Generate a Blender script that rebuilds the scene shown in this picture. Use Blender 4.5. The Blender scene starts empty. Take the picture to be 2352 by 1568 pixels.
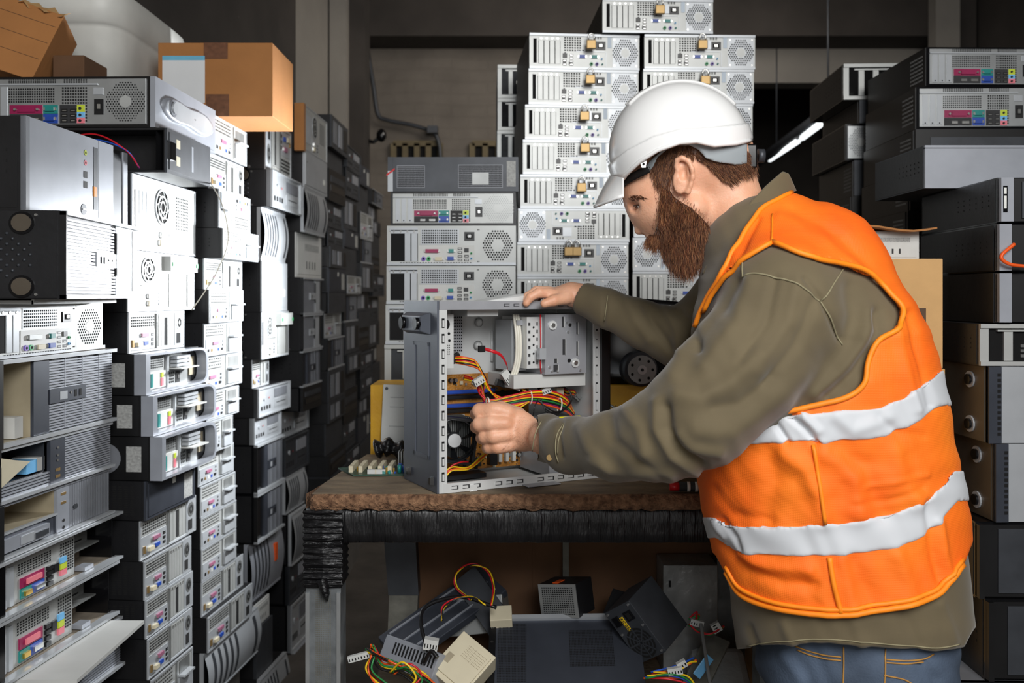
import bpy, math, random
import numpy as np
from mathutils import Vector, Matrix
R = random.Random(7)
S = bpy.context.scene
COL = S.collection
PI = math.pi
# ---- camera: eye height 1.36 m, looking along +Y, focal length 2200 px of 2352 ----
FP, EYE, CX, HY = 2200.0, 1.36, 1176.0, 680.0
def W(px, py, Y):
    return Vector(((px - CX) / FP * Y, Y, EYE + (HY - py) / FP * Y))
cd = bpy.data.cameras.new('camera'); cam = bpy.data.objects.new('camera', cd); COL.objects.link(cam)
cd.sensor_width = 36; cd.lens = 36 * FP / 2352; cam.location = (0, 0, EYE); cam.rotation_euler = (PI / 2, 0, 0)
cd.shift_y = -(784 - HY) / 2352.0; cd.clip_start = .05
cd.dof.use_dof = True; cd.dof.focus_distance = 1.85; cd.dof.aperture_fstop = 5.0
S.camera = cam
S.view_settings.view_transform = 'Standard'; S.view_settings.look = 'None'; S.view_settings.gamma = 1
S.view_settings.use_curve_mapping = False; S.view_settings.exposure = 0.0

# ---- materials ----
def srgb(c):
    if isinstance(c, str):
        c = [int(c[i:i + 2], 16) / 255 for i in (0, 2, 4)]
    return tuple(x / 12.92 if x <= .04045 else ((x + .055) / 1.055) ** 2.4 for x in c) + (1,)
MATS = {}
def mat(name, c, rough=.5, metal=0., var=.12, scale=14, bump=0., bscale=60, c2=None, coat=0., emit=0, sheen=0, sss=0, aniso=None, trans=0, spec=.5):
    m = bpy.data.materials.new(name); m.use_nodes = True; nt = m.node_tree; N = nt.nodes; L = nt.links
    b = N['Principled BSDF']; b.inputs['Roughness'].default_value = rough; b.inputs['Metallic'].default_value = metal
    b.inputs['Specular IOR Level'].default_value = spec
    if coat: b.inputs['Coat Weight'].default_value = coat
    if trans: b.inputs['Transmission Weight'].default_value = trans
    if sheen: b.inputs['Sheen Weight'].default_value = sheen
    if sss:
        b.inputs['Subsurface Weight'].default_value = sss; b.inputs['Subsurface Radius'].default_value = (1, .35, .2); b.inputs['Subsurface Scale'].default_value = .006
    col = srgb(c)
    if emit:
        b.inputs['Emission Color'].default_value = col; b.inputs['Emission Strength'].default_value = emit
    tc = N.new('ShaderNodeTexCoord')
    mp = N.new('ShaderNodeMapping'); L.new(tc.outputs['Object'], mp.inputs['Vector'])
    if aniso: mp.inputs['Scale'].default_value = aniso
    nz = N.new('ShaderNodeTexNoise'); nz.inputs['Scale'].default_value = scale; nz.inputs['Detail'].default_value = 5
    L.new(mp.outputs[0], nz.inputs['Vector'])
    cr = N.new('ShaderNodeValToRGB'); L.new(nz.outputs['Fac'], cr.inputs['Fac'])
    cr.color_ramp.elements[0].position = .3; cr.color_ramp.elements[1].position = .7
    a = tuple(min(1, x * (1 - var)) for x in col[:3]) + (1,)
    cr.color_ramp.elements[0].color = a
    cr.color_ramp.elements[1].color = srgb(c2) if c2 else tuple(min(1, x * (1 + var)) for x in col[:3]) + (1,)
    L.new(cr.outputs[0], b.inputs['Base Color'])
    if bump:
        n2 = N.new('ShaderNodeTexNoise'); n2.inputs['Scale'].default_value = bscale; n2.inputs['Detail'].default_value = 6
        L.new(mp.outputs[0], n2.inputs['Vector'])
        bp = N.new('ShaderNodeBump'); bp.inputs['Strength'].default_value = bump; bp.inputs['Distance'].default_value = .01
        L.new(n2.outputs['Fac'], bp.inputs['Height']); L.new(bp.outputs[0], b.inputs['Normal'])
    MATS[name] = m
    return m
def M(n): return MATS[n]
mat('white_steel', 'b0b2b0', .38, .25, .07)
mat('zinc_steel', 'b4b7b8', .34, .7, .12)
mat('dull_steel', '8d8f8e', .42, .6, .15)
mat('dark_steel', '3e4146', .45, .3, .2)
mat('black_steel', '1b1b1d', .42, .1, .3, 9, .05)
mat('black_plastic', '161617', .38, 0, .3, 9)
mat('gloss_black', '0c0c0e', .16, 0, .3, 7)
mat('hole', '050506', .9, 0, 0)
mat('navy_metal', '41454e', .42, .4, .12)
mat('silver_plastic', '9fa3ab', .36, .3, .08)
mat('light_silver', 'b2b6ba', .35, .3, .06)
mat('pale_plastic', 'c4c5c2', .45, 0, .05)
mat('beige_plastic', 'c9c0a6', .5, 0, .06)
mat('bronze_steel', '5f574c', .4, .5, .12); mat('tan_interior', 'a39880', .5, .2, .12)
mat('grey_plastic', '76797f', .45, .1, .1)
mat('dust_top', '8a8072', .8, .1, .25, 20)
mat('magenta', '8f1a4c', .4); mat('port_pink', '9a6079', .45); mat('teal', '1f7f7a', .4); mat('port_blue', '2448a0', .4)
mat('lime', 'b7c63a', .4); mat('sky', '6fb0dd', .4); mat('rose', 'e07a86', .4); mat('violet', '6a4fa8', .4); mat('port_green', '2f9a5c', .4)
mat('screw', 'cfcfcc', .25, .9, .05); mat('brass', '94794c', .38, .5, .12); mat('gold_pin', 'c7a14b', .3, .8)
mat('sticker', 'd9dbd6', .55, 0, .06, 60); mat('pale_blue_sticker', 'c3d0dd', .5); mat('print', '2a2a2c', .7); mat('orange_plastic', 'e08a1c', .4)
mat('red_plastic', 'c01c22', .4); mat('cable_red', 'c51a26', .38); mat('cable_yellow', 'e9c21a', .38); mat('cable_black', '121214', .4); mat('cable_orange', 'e2571c', .38)
mat('cable_blue', '2350b0', .4); mat('cable_green', '1f7a3a', .4); mat('cable_white', 'd9d6c9', .4); mat('cable_purple', '8a1a56', .4)
mat('label_grey', '9b9c9a', .6, 0, .25, 180)

# ---- mesh builder ----
def bn(k): return k.lstrip('>').split('#')[0]
class MB:
    def __init__(s): s.v = []; s.f = []; s.m = []; s.mats = []; s.sm = []
    def mi(s, m):
        if m not in s.mats: s.mats.append(m)
        return s.mats.index(m)
    def poly(s, pts, m, smooth=False):
        b = len(s.v); s.v += [tuple(p) for p in pts]; s.f.append(tuple(range(b, b + len(pts)))); s.m.append(s.mi(m)); s.sm.append(smooth)
    def hexa(s, P, m):     # 8 points: bottom ring 0-3, top ring 4-7
        b = len(s.v); s.v += [tuple(p) for p in P]; k = s.mi(m)
        for q in ((0, 3, 2, 1), (4, 5, 6, 7), (0, 1, 5, 4), (1, 2, 6, 5), (2, 3, 7, 6), (3, 0, 4, 7)):
            s.f.append(tuple(b + i for i in q)); s.m.append(k); s.sm.append(False)
    def box(s, x0, x1, y0, y1, z0, z1, m):
        s.hexa([(x0, y0, z0), (x1, y0, z0), (x1, y1, z0), (x0, y1, z0), (x0, y0, z1), (x1, y0, z1), (x1, y1, z1), (x0, y1, z1)], m)
    def grid(s, rows, m, closed=False, caps=False, smooth=True):   # rows of equal length points
        b = len(s.v); n = len(rows[0]); k = s.mi(m)
        for r in rows: s.v += [tuple(p) for p in r]
        for i in range(len(rows) - 1):
            for j in range(n if closed else n - 1):
                j2 = (j + 1) % n
                s.f.append((b + i * n + j, b + i * n + j2, b + (i + 1) * n + j2, b + (i + 1) * n + j)); s.m.append(k); s.sm.append(smooth)
        if caps:
            s.f.append(tuple(b + j for j in range(n))[::-1]); s.m.append(k); s.sm.append(False)
            o = b + (len(rows) - 1) * n
            s.f.append(tuple(o + j for j in range(n))); s.m.append(k); s.sm.append(False)
    def tube(s, pts, r, m, n=6, caps=True):
        pts = [Vector(p) for p in pts]; rows = []; up = Vector((.13, .21, .97))
        for i, p in enumerate(pts):
            t = (pts[min(i + 1, len(pts) - 1)] - pts[max(i - 1, 0)]).normalized()
            a = t.cross(up)
            if a.length < .05: a = t.cross(Vector((1, 0, 0)))
            a.normalize(); c = t.cross(a)
            up = a.cross(t) if i else up
            rr = r[i] if isinstance(r, (list, tuple)) else r
            rows.append([p + (a * math.cos(2 * PI * j / n) + c * math.sin(2 * PI * j / n)) * rr for j in range(n)])
        s.grid(rows, m, True, caps)
    def cyl(s, p0, p1, r, m, n=16, r1=None):
        s.tube([p0, p1], [r, r if r1 is None else r1], m, n)
    def ball(s, c, rx, ry, rz, m, n=12):
        rows = []
        for i in range(n // 2 + 1):
            a = PI * i / (n // 2)
            rr = max(math.sin(a), 1e-4)
            rows.append([(c[0] + rx * rr * math.cos(2 * PI * j / n), c[1] + ry * rr * math.sin(2 * PI * j / n), c[2] - rz * math.cos(a)) for j in range(n)])
        s.grid(rows, m, True)
    def mesh(s, name, bevel=0):
        me = bpy.data.meshes.new(name); me.from_pydata(s.v, [], s.f)
        for m in s.mats: me.materials.append(M(m) if isinstance(m, str) else m)
        me.polygons.foreach_set('material_index', s.m); me.polygons.foreach_set('use_smooth', s.sm); me.update()
        return me
    def build(s, name, parent=None, bevel=0, label=None):
        o = bpy.data.objects.new(name, s.mesh(name)); COL.objects.link(o)
        if parent: o.parent = parent
        if bevel:
            md = o.modifiers.new('bevel', 'BEVEL'); md.width = bevel; md.segments = 2; md.limit_method = 'ANGLE'
        if label: o['label'] = label
        return o
    def xf(s, mtx, i0=0):
        for i in range(i0, len(s.v)): s.v[i] = tuple(mtx @ Vector(s.v[i]))
LABELS = {}
def thing(name, label, cat, loc=(0, 0, 0), rz=0, group=None, kind=None):
    o = bpy.data.objects.new(name, None); COL.objects.link(o); o.location = loc; o.rotation_euler = (0, 0, rz)
    return tag(o, label, cat, group, kind)
def tag(o, label=None, cat=None, group=None, kind=None):
    if label: o['label'] = label
    if cat: o['category'] = cat
    if group: o['group'] = group
    if kind: o['kind'] = kind
    if label:
        n = len(label.split())
        if n < 4 or n > 16: print('LABEL LEN', n, label)
        if label in LABELS: print('DUP', label)
        LABELS[label] = 1
    return o
def struct(name, mb): return tag(mb.build(name), kind='structure')
def catmull(pts, k=8):
    P = [Vector(p) for p in pts]; P = [2 * P[0] - P[1]] + P + [2 * P[-1] - P[-2]]; out = []
    for i in range(1, len(P) - 2):
        for j in range(k):
            t = j / k; a, b, c, d = P[i - 1], P[i], P[i + 1], P[i + 2]
            out.append(.5 * ((2 * b) + (c - a) * t + (2 * a - 5 * b + 4 * c - d) * t * t + (3 * b - a - 3 * c + d) * t ** 3))
    out.append(P[-2]); return out

# ---- a face of a box, in fractions u (right) and v (up), with metric outward depth ----
class Face:
    def __init__(s, parts, O, U, V, N, w, h, flip=False):
        s.p = parts; s.O = Vector(O); s.U = Vector(U); s.V = Vector(V); s.N = Vector(N); s.w = w; s.h = h; s.fl = flip
    def pt(s, u, v, d=0):
        if s.fl: u, v = 1 - u, 1 - v
        return s.O + s.U * (u * s.w) + s.V * (v * s.h) + s.N * d
    def mb(s, part):
        if part not in s.p: s.p[part] = MB()
        return s.p[part]
    def b(s, part, u0, v0, u1, v1, m, d1=.002, d0=0):
        s.mb(part).hexa([s.pt(u0, v0, d1), s.pt(u1, v0, d1), s.pt(u1, v0, d0), s.pt(u0, v0, d0), s.pt(u0, v1, d1), s.pt(u1, v1, d1), s.pt(u1, v1, d0), s.pt(u0, v1, d0)], m)
    def q(s, part, u0, v0, u1, v1, m, d=.0025):
        s.mb(part).poly([s.pt(u0, v0, d), s.pt(u1, v0, d), s.pt(u1, v1, d), s.pt(u0, v1, d)], m)
    def grid(s, part, u0, v0, u1, v1, nu, nv, m='hole', fu=.62, fv=.62, d=.0028):
        du = (u1 - u0) / nu; dv = (v1 - v0) / nv
        for i in range(nu):
            for j in range(nv):
                a = u0 + du * (i + .5 - fu / 2); c = v0 + dv * (j + .5 - fv / 2)
                s.q(part, a, c, a + du * fu, c + dv * fv, m, d)
    def disc(s, part, u, v, r, m, d=.003, n=16, r0=0, d0=None, ru=None):
        mb = s.mb(part); ru = ru or r
        P = [(u + ru / s.w * math.cos(2 * PI * i / n + PI / n), v + r / s.h * math.sin(2 * PI * i / n + PI / n)) for i in range(n)]
        if r0:
            k = r0 / r
            for i in range(n):
                a, c = P[i], P[(i + 1) % n]
                a2 = (u + (a[0] - u) * k, v + (a[1] - v) * k); c2 = (u + (c[0] - u) * k, v + (c[1] - v) * k)
                mb.poly([s.pt(*a, d), s.pt(*c, d), s.pt(*c2, d), s.pt(*a2, d)], m)
        else:
            mb.poly([s.pt(*a, d) for a in P], m)
        if d0 is not None:
            for i in range(n):
                a, c = P[i], P[(i + 1) % n]
                mb.poly([s.pt(*a, d0), s.pt(*c, d0), s.pt(*c, d), s.pt(*a, d)], m)
    def hexes(s, part, u, v, r, pitch, m='hole', hub=0, oct_=True, hr=.36, d=.003):
        mb = s.mb(part); n = int(r / pitch) + 2
        for j in range(-n, n + 1):
            for i in range(-n, n + 1):
                x = (i + (j % 2) * .5) * pitch; y = j * pitch * .866
                a = max(abs(x), abs(y), (abs(x) + abs(y)) * .74) if oct_ else math.hypot(x, y)
                if a > r or max(abs(y), abs(x) * .866 + abs(y) * .5) < hub: continue
                mb.poly([s.pt(u + (x + pitch * hr * math.cos(k * PI / 3 + PI / 6)) / s.w, v + (y + pitch * hr * math.sin(k * PI / 3 + PI / 6)) / s.h, d) for k in range(6)], m)
# ---- computer faces: each takes a Face f; sub-parts of the panel start with '>' ----
def dsub(f, u, v, w, m, n='>ports', dd=0.):
    f.b(n, u, v - .045, u + w, v + .045, m, .007 + dd); f.b(n, u - .012, v - .03, u + w + .012, v + .03, 'screw', .005 + dd)
def usb(f, u, v, k, dv=.11, n='>ports', w=.035):
    for i in range(k): f.b(n, u, v + i * dv, u + w, v + i * dv + dv * .62, 'black_plastic', .004); f.q(n, u + .006, v + i * dv + dv * .22, u + w - .006, v + i * dv + dv * .36, 'screw', .0045)
def ps2(f, u, v, m, r=.0055, n='>ports'): f.disc(n, u, v, r, m, .007, 12, 0, 0); f.disc(n, u, v, r * .5, 'hole', .0073, 8)
def iec(f, u0, v0, u1, v1):
    f.b('>power_socket', u0, v0, u1, v1, 'black_plastic', .004); a = (u1 - u0) * .2; c = (v1 - v0) * .25
    f.q('>power_socket', u0 + a, v0 + c, u1 - a, v1 - c, 'hole', .0043)
    for k in (.38, .5, .62): f.b('>power_socket', u0 + (u1 - u0) * k - .003, v0 + c * 1.4, u0 + (u1 - u0) * k + .003, v1 - c * 1.3, 'screw', .006)
def slots(f, u0, v0, u1, v1, n, m='white_steel', hatch=1, opened=()):
    du = (u1 - u0) / n
    f.q('>expansion_slots', u0, v0, u1, v1, 'hole', .0023)
    for i in range(n):
        if i in opened: continue
        f.b('>expansion_slots', u0 + du * i + du * .08, v0, u0 + du * (i + 1) - du * .08, v1, m, .004)
    if hatch:
        f.b('>expansion_slots', u0, v1, u1, v1 + .09, m, .005)
        for i in range(n): f.disc('>expansion_slots', u0 + du * (i + .5), v1 + .05, .003, 'screw', .006, 8, 0, .004)
def rim(f, n, m, d=.003, t=.02, s=.012):
    f.b(n, 0, 0, 1, t, m, d); f.b(n, 0, 1 - t, 1, 1, m, d); f.b(n, 0, t, s, 1 - t, m, d); f.b(n, 1 - s, t, 1, 1 - t, m, d)

def t_padlocked(f, op=1):      # white rear with hexagon fan and strap for a padlock
    P = 'rear_panel'; f.b(P, 0, .02, 1, .98, 'white_steel', .002); f.b(P, 0, .93, 1, 1, 'light_silver', .006); f.b(P, 0, 0, 1, .06, 'light_silver', .004)
    if op: f.q(P, .035, .16, .065, .85, 'hole', .003)
    slots(f, .08, .14, .28, .8, 4)
    f.grid(P, .31, .5, .47, .92, 7, 6); f.grid(P, .44, .5, .5, .57, 2, 1)
    for k in (0, 1): f.b('>ports', .30 + k * .055, .12 + k * .0, .33 + k * .055, .2, 'black_plastic', .004)
    f.b('>ports', .3, .32, .34, .44, 'black_plastic', .006); f.b('>ports', .315, .44, .328, .47, 'black_plastic', .006)
    usb(f, .36, .1, 4, .09); usb(f, .3, .1, 2, .1)
    dsub(f, .45, .36, .055, 'port_blue'); dsub(f, .56, .36, .055, 'teal')
    ps2(f, .56, .15, 'port_green'); ps2(f, .61, .15, 'violet'); ps2(f, .66, .15, 'teal', .003); ps2(f, .655, .3, 'sky', .003)
    f.b(P, .42, .5, .68, .52, 'light_silver', .004); f.b(P, .69, .08, .695, .5, 'light_silver', .004)
    iec(f, .6, .56, .69, .8); f.b(P, .52, .58, .6, .84, 'light_silver', .005)
    f.q(P, .71, .62, .745, .95, 'pale_blue_sticker', .0032); f.grid(P, .585, .86, .66, .93, 3, 2)
    f.b('>fan_grille', .755, .06, .985, .93, 'light_silver', .0028)
    f.hexes('>fan_grille', .87, .49, .041, .0072, hub=.017); f.disc('>fan_grille', .87, .49, .0155, 'white_steel', .0036, 6)
    for a, c in ((.77, .12), (.97, .12), (.77, .86), (.97, .86)): f.disc(P, a, c, .003, 'screw', .004, 8, 0, .002)
def t_parallel(f, op=1):       # pale rear with pink parallel port
    P = 'rear_panel'; f.b(P, 0, .04, 1, .99, 'white_steel', .002); f.b(P, 0, 0, 1, .07, 'light_silver', .008)
    f.b(P, .02, .86, .24, .95, 'light_silver', .005)
    slots(f, .03, .1, .24, .8, 4, 'light_silver', 1, (0, 1) if op == 1 else (1,))
    f.b(P, .265, .52, .56, .92, 'light_silver', .003); f.grid(P, .27, .54, .55, .9, 17, 6, d=.0034)
    iec(f, .6, .62, .68, .84); f.b(P, .25, .06, .68, .5, 'pale_plastic', .0035)
    dsub(f, .3, .36, .1, 'magenta' if op < 2 else 'dull_steel', dd=.002); dsub(f, .48, .36, .04, 'teal', dd=.002); dsub(f, .47, .17, .05, 'port_blue', dd=.002); dsub(f, .375, .16, .055, 'beige_plastic', dd=.002)
    ps2(f, .285, .16, 'violet', .006); ps2(f, .325, .16, 'port_green', .006)
    usb(f, .55, .1, 4, .095); usb(f, .6, .1, 2, .1); f.b('>ports', .6, .33, .635, .43, 'black_plastic', .006)
    ps2(f, .655, .17, 'sky', .003); ps2(f, .655, .3, 'port_green', .003)
    f.grid(P, .1, .05, .66, .075, 26, 1, d=.0085)
    f.b('>fan_grille', .73, .08, .99, .97, 'white_steel', .0026)
    f.hexes('>fan_grille', .86, .5, .043, .0072, hub=.015); f.disc('>fan_grille', .86, .5, .0145, 'white_steel', .0036, 6)
    for a in (.1, .9): f.grid(P, .7, a - .03, .72, a + .02, 2, 1)
def t_colourports(f, wide=1):  # silver rear in black case, coloured port block
    P = 'rear_panel'; k = .98 if wide else 1; S_ = 'zinc_steel' if wide != 2 else 'white_steel'
    f.b(P, .02, .06, k, .95, S_, .002); f.b(P, .02, .83, .7, .86, 'light_silver', .005)
    for i in range(3): f.b('>expansion_slots', .04 + i * .05, .1, .075 + i * .05, .8, 'light_silver', .004); f.disc('>expansion_slots', .057 + i * .05, .14, .002, 'hole', .0045, 6)
    f.grid('>vent_mesh', .18, .87, .46, .95, 22, 3); f.grid('>vent_mesh#b', .5, .87, .64, .95, 10, 3)
    f.grid('>vent_mesh', .18, .48, .45, .78, 20, 6); f.grid('>vent_mesh#b', .49, .1, .64, .8, 10, 12)
    f.b('>ports', .19, .27, .38, .44, 'magenta', .004); f.b('>ports', .24, .3, .34, .4, 'magenta', .008); f.disc('>ports', .225, .35, .003, 'screw', .009, 8, 0, 0); f.disc('>ports', .355, .35, .003, 'screw', .009, 8, 0, 0)
    f.b('>ports', .19, .08, .38, .26, 'print', .004); f.b('>ports', .24, .12, .28, .18, 'screw', .007); f.b('>ports', .31, .12, .36, .18, 'screw', .007)
    f.b('>ports', .385, .27, .47, .44, 'teal', .004); f.b('>ports', .385, .08, .47, .265, 'port_blue', .004); dsub(f, .4, .36, .05, 'teal', dd=.001); dsub(f, .4, .17, .05, 'port_blue', dd=.001)
    f.b('>ports', .48, .08, .575, .44, 'print', .0035); usb(f, .49, .1, 3, .1); usb(f, .54, .1, 3, .1)
    f.b('>ports', .58, .3, .625, .44, 'lime', .004); f.b('>ports', .58, .19, .625, .3, 'sky', .004); f.b('>ports', .58, .08, .625, .19, 'rose', .004)
    for q in (.37, .24, .13): ps2(f, .6, q, 'print', .003)
    iec(f, .68, .25, .735, .55); f.b(P, .675, .64, .73, .78, 'light_silver', .004)
    f.b('>fan_grille', .755, .08, .975, .95, 'white_steel' if wide == 2 else 'zinc_steel', .0026); f.hexes('>fan_grille', .86, .5, .044, .0062, hub=.016, hr=.3, m='hole' if wide != 2 else 'dull_steel'); f.disc('>fan_grille', .86, .5, .015, 'white_steel', .0036, 6)
def t_silverports(f, op=1):    # whole rear of grey black-sided desktop seen from aisle (col 2, 3)
    P = 'rear_panel'; f.b(P, .01, .03, .99, .97, 'white_steel', .002); rim(f, P, 'light_silver', .004, .05, .012)
    f.grid('>vent_mesh', .04, .62, .44, .9, 12, 4); f.b(P, .02, .08, .46, .56, 'light_silver', .003)
    dsub(f, .2, .42, .11, 'port_pink', dd=.001); f.b('>ports', .05, .14, .08, .32, 'brass', .006); f.b('>ports', .12, .15, .2, .25, 'beige_plastic', .01); f.b('>ports', .24, .17, .31, .26, 'port_blue', .007)
    usb(f, .38, .14, 3, .12, w=.04)
    f.grid(P, .04, .035, .44, .065, 18, 1); f.b(P, .46, .05, .475, .95, 'dull_steel', .006)
    slots(f, .5, .1, .78, .84, 5, 'white_steel', 1, (2,) if op else ())
    f.b('>power_supply', .81, .08, .98, .95, 'light_silver', .004); f.q('>power_supply', .84, .12, .92, .4, 'hole', .0045); f.disc('>power_supply', .895, .68, .02, 'dull_steel', .005, 12); f.disc('>power_supply', .895, .68, .013, 'hole', .0056, 8, .006)
def t_clipports(f, op=1):      # col 3: port plate left, square bay right
    P = 'rear_panel'; f.b(P, 0, .02, 1, .98, 'white_steel', .002); rim(f, P, 'light_silver', .004, .05, .012)
    for i in range(4): f.grid('>vent_mesh', .05, .6 + i * .09, .5, .65 + i * .09, 14 - 5 * (i % 2), 1, fv=.7)
    f.b(P, .04, .06, .54, .52, 'light_silver', .004); dsub(f, .2, .38, .14, 'port_pink', dd=.001)
    for i, m in enumerate(('black_plastic', 'brass', 'pale_plastic', 'port_blue', 'black_plastic')): f.b('>ports', .08 + i * .085, .13, .12 + i * .085, .22, m, .005)
    usb(f, .45, .14, 3, .12, w=.04)
    f.b(P, .58, .03, .6, .97, 'dull_steel', .004)
    f.q('>power_supply', .66, .58, .92, .9, 'dull_steel', .0032); f.b('>power_supply', .62, .08, .95, .5, 'light_silver', .008); f.b('>power_supply', .64, .52, .9, .57, 'light_silver', .02); iec(f, .8, .16, .92, .42)
def t_towerrear(f, v=0):       # tower lying on its side: blown fan grille, slots, vent grid
    P = 'rear_panel'; f.b(P, 0, 0, 1, 1, 'white_steel', .002); rim(f, P, 'light_silver', .004, .03, .012)
    if v == 0:
        fu = .42; slots(f, .04, .18, .3, .8, 5, 'light_silver', 0, ())
        f.grid('>vent_mesh', .66, .35, .88, .85, 8, 11, fu=.5, fv=.5)
        f.b(P, .32, .06, .62, .34, 'light_silver', .003); dsub(f, .4, .24, .1, 'white_steel', dd=.002); dsub(f, .38, .13, .06, 'beige_plastic', dd=.002); usb(f, .54, .1, 3, .07)
        cu, cv, rr = .44, .64, .042
    else:
        f.q(P, .03, .3, .07, .8, 'hole', .003); slots(f, .58, .06, .86, .66, 5, 'white_steel', 0, ())
        f.b(P, .88, .06, .97, .66, 'dull_steel', .005); f.b('>power_supply', .52, .7, .96, .96, 'white_steel', .02)
        for a in (.54, .93): f.b('>power_supply', a, .78, a + .03, .86, 'port_green', .022)
        f.b(P, .2, .06, .5, .34, 'light_silver', .003); dsub(f, .26, .25, .1, 'white_steel', dd=.002); dsub(f, .26, .13, .07, 'beige_plastic', dd=.002); usb(f, .42, .1, 4, .06); f.b(P, .18, .42, .5, .44, 'dull_steel', .004)
        cu, cv, rr = .28, .7, .036
    f.disc('>fan_grille', cu, cv, rr, 'hole', .0026, 24)
    f.disc('>fan_grille', cu, cv, rr * 1.1, 'light_silver', .005, 24, rr * .98, .002); f.disc('>fan_grille', cu, cv, rr * .72, 'white_steel', .005, 24, rr * .6); f.disc('>fan_grille', cu, cv, rr * .4, 'white_steel', .005, 16, rr * .28)
    mb = f.mb('>fan_grille')
    for i in range(8):
        a = i * PI / 4; P4 = []
        for t in range(6):
            q = a + t * .16; rad = rr * (.3 + t * .14); P4.append((rad, q))
        for k in (0, 1, 2, 3, 4):
            (r0, a0), (r1, a1) = P4[k], P4[k + 1]; w = .05
            mb.poly([f.pt(cu + r * math.cos(b) / f.w, cv + r * math.sin(b) / f.h, .0054) for r, b in ((r0, a0 - w), (r1, a1 - w), (r1, a1 + w), (r0, a0 + w))], 'white_steel')
def ribs(f, part, u0, v0, u1, v1, n, m, m2='black_plastic', vert=False, d=.006):
    f.q(part, u0, v0, u1, v1, m2, .001)
    for i in range(n):
        if vert: a = u0 + (u1 - u0) * i / n; f.b(part, a, v0, a + (u1 - u0) / n * .58, v1, m, d)
        else: a = v0 + (v1 - v0) * i / n; f.b(part, u0, a, u1, a + (v1 - v0) / n * .62, m, d)
def t_ribbed(f, v=0):          # tower front lying down: black edge, fine ribs
    P = 'front_bezel'; rc = 'silver_plastic' if v != 2 else 'grey_plastic'
    f.b(P, 0, 0, .012, 1, 'black_plastic', .012); f.b(P, 0, .955, 1, 1, 'light_silver', .014); f.b(P, 0, 0, 1, .045, 'light_silver', .014)
    if v == 0:
        ribs(f, '>ribbed_grille', .01, .06, .64, .94, 22, rc); f.b('>ribbed_grille', .64, .05, .96, .95, 'light_silver', .007); f.b('>drive_slot', .63, .3, .65, .86, 'hole', .0085)
        f.b('>usb_panel', .38, .4, .66, .58, 'light_silver', .0085); f.q('>usb_panel', .42, .44, .44, .53, 'hole', .009); f.q('>usb_panel', .46, .44, .48, .53, 'hole', .009); f.disc('>usb_panel', .53, .49, .003, 'hole', .009, 8); f.disc('>usb_panel', .58, .49, .003, 'hole', .009, 8)
        f.b('>drive_slot#b', .88, .1, .95, .93, 'black_plastic', .008)
    else:
        ribs(f, '>ribbed_grille', .42, .06, .98, .94, 26, rc); f.b(P, .3, .05, .42, .95, 'navy_metal', .007)
        f.b('>usb_panel', .42, .4, .72, .58, 'navy_metal', .009); f.b('>usb_panel', .5, .43, .56, .53, 'light_silver', .0095); f.q('>usb_panel', .62, .44, .64, .53, 'hole', .0097); f.q('>usb_panel', .66, .44, .68, .53, 'hole', .0097); f.disc('>usb_panel', .59, .5, .003, 'screw', .01, 8)
        for a in (.55, .7, .85): f.b('>ribbed_grille', a, .06, a + .004, .94, 'silver_plastic', .0068)
def interior(f, u0=.03, u1=.97, d=-.09, m='tan_interior', z0=.04, z1=.96):   # a bay that really goes in
    f.mb('>drive_bay'); f.q('>drive_bay', u0, z0, u1, z1, m, d)
    mb = f.mb('>drive_bay')
    for a, c, e, g in ((u0, z0, u0, z1), (u1, z0, u1, z1), (u0, z0, u1, z0), (u0, z1, u1, z1)):
        mb.poly([f.pt(a, c, 0), f.pt(e, g, 0), f.pt(e, g, d), f.pt(a, c, d)], m)
def t_baytan(f, v=0):          # black bezel, open beige bay, silver ribs
    t_ribbed(f, 1)
    interior(f, .02, .3, -.07)
    for i in range(10): f.disc('>drive_bay', .06 + .035 * (i % 2), .2 + .065 * i, .0035, 'hole', -.069, 8)
    for i in range(3): f.b('>drive_bay', .16, .42 + .15 * i, .25, .46 + .15 * i, 'zinc_steel', -.06, -.069)
    f.b('>drive_bay', .04, .06, .2, .32, 'tan_interior', -.03, -.07); f.b('front_bezel', 0, 0, .05, 1, 'black_plastic', .018)
    f.b('>drive_bay', .22, .05, .28, .3, 'pale_plastic', -.01, -.06)
def t_baypaper(f, v=0):
    P = 'front_bezel'; f.b(P, 0, .94, 1, 1, 'light_silver', .01); f.b(P, 0, 0, 1, .06, 'light_silver', .016); f.b(P, 0, 0, .05, 1, 'black_plastic', .016)
    interior(f, .05, .42, -.08, 'dark_steel', .3); ribs(f, '>ribbed_grille', .05, .06, .46, .34, 5, 'silver_plastic')
    f.b('>drive_bay', .3, .36, .38, .6, 'sky', -.005, -.06); f.b('>drive_bay', .38, .36, .44, .62, 'pale_plastic', -.005, -.06)
    f.b('>usb_panel', .44, .06, .56, .94, 'navy_metal', .008)
    for k in (.15, .28): f.q('>usb_panel', .48, k, .52, k + .06, 'brass', .0085)
    for k in (.5, .6, .75): f.disc('>usb_panel', .5, k, .004, 'screw', .009, 8)
    ribs(f, '>ribbed_grille', .57, .07, .99, .93, 17, 'silver_plastic')
    mb = f.mb('>loose_paper'); mb.poly([f.pt(.06, .3, .012), f.pt(.3, .62, .004), f.pt(.16, .74, .012), f.pt(.04, .86, .018)], 'beige_plastic')
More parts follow.
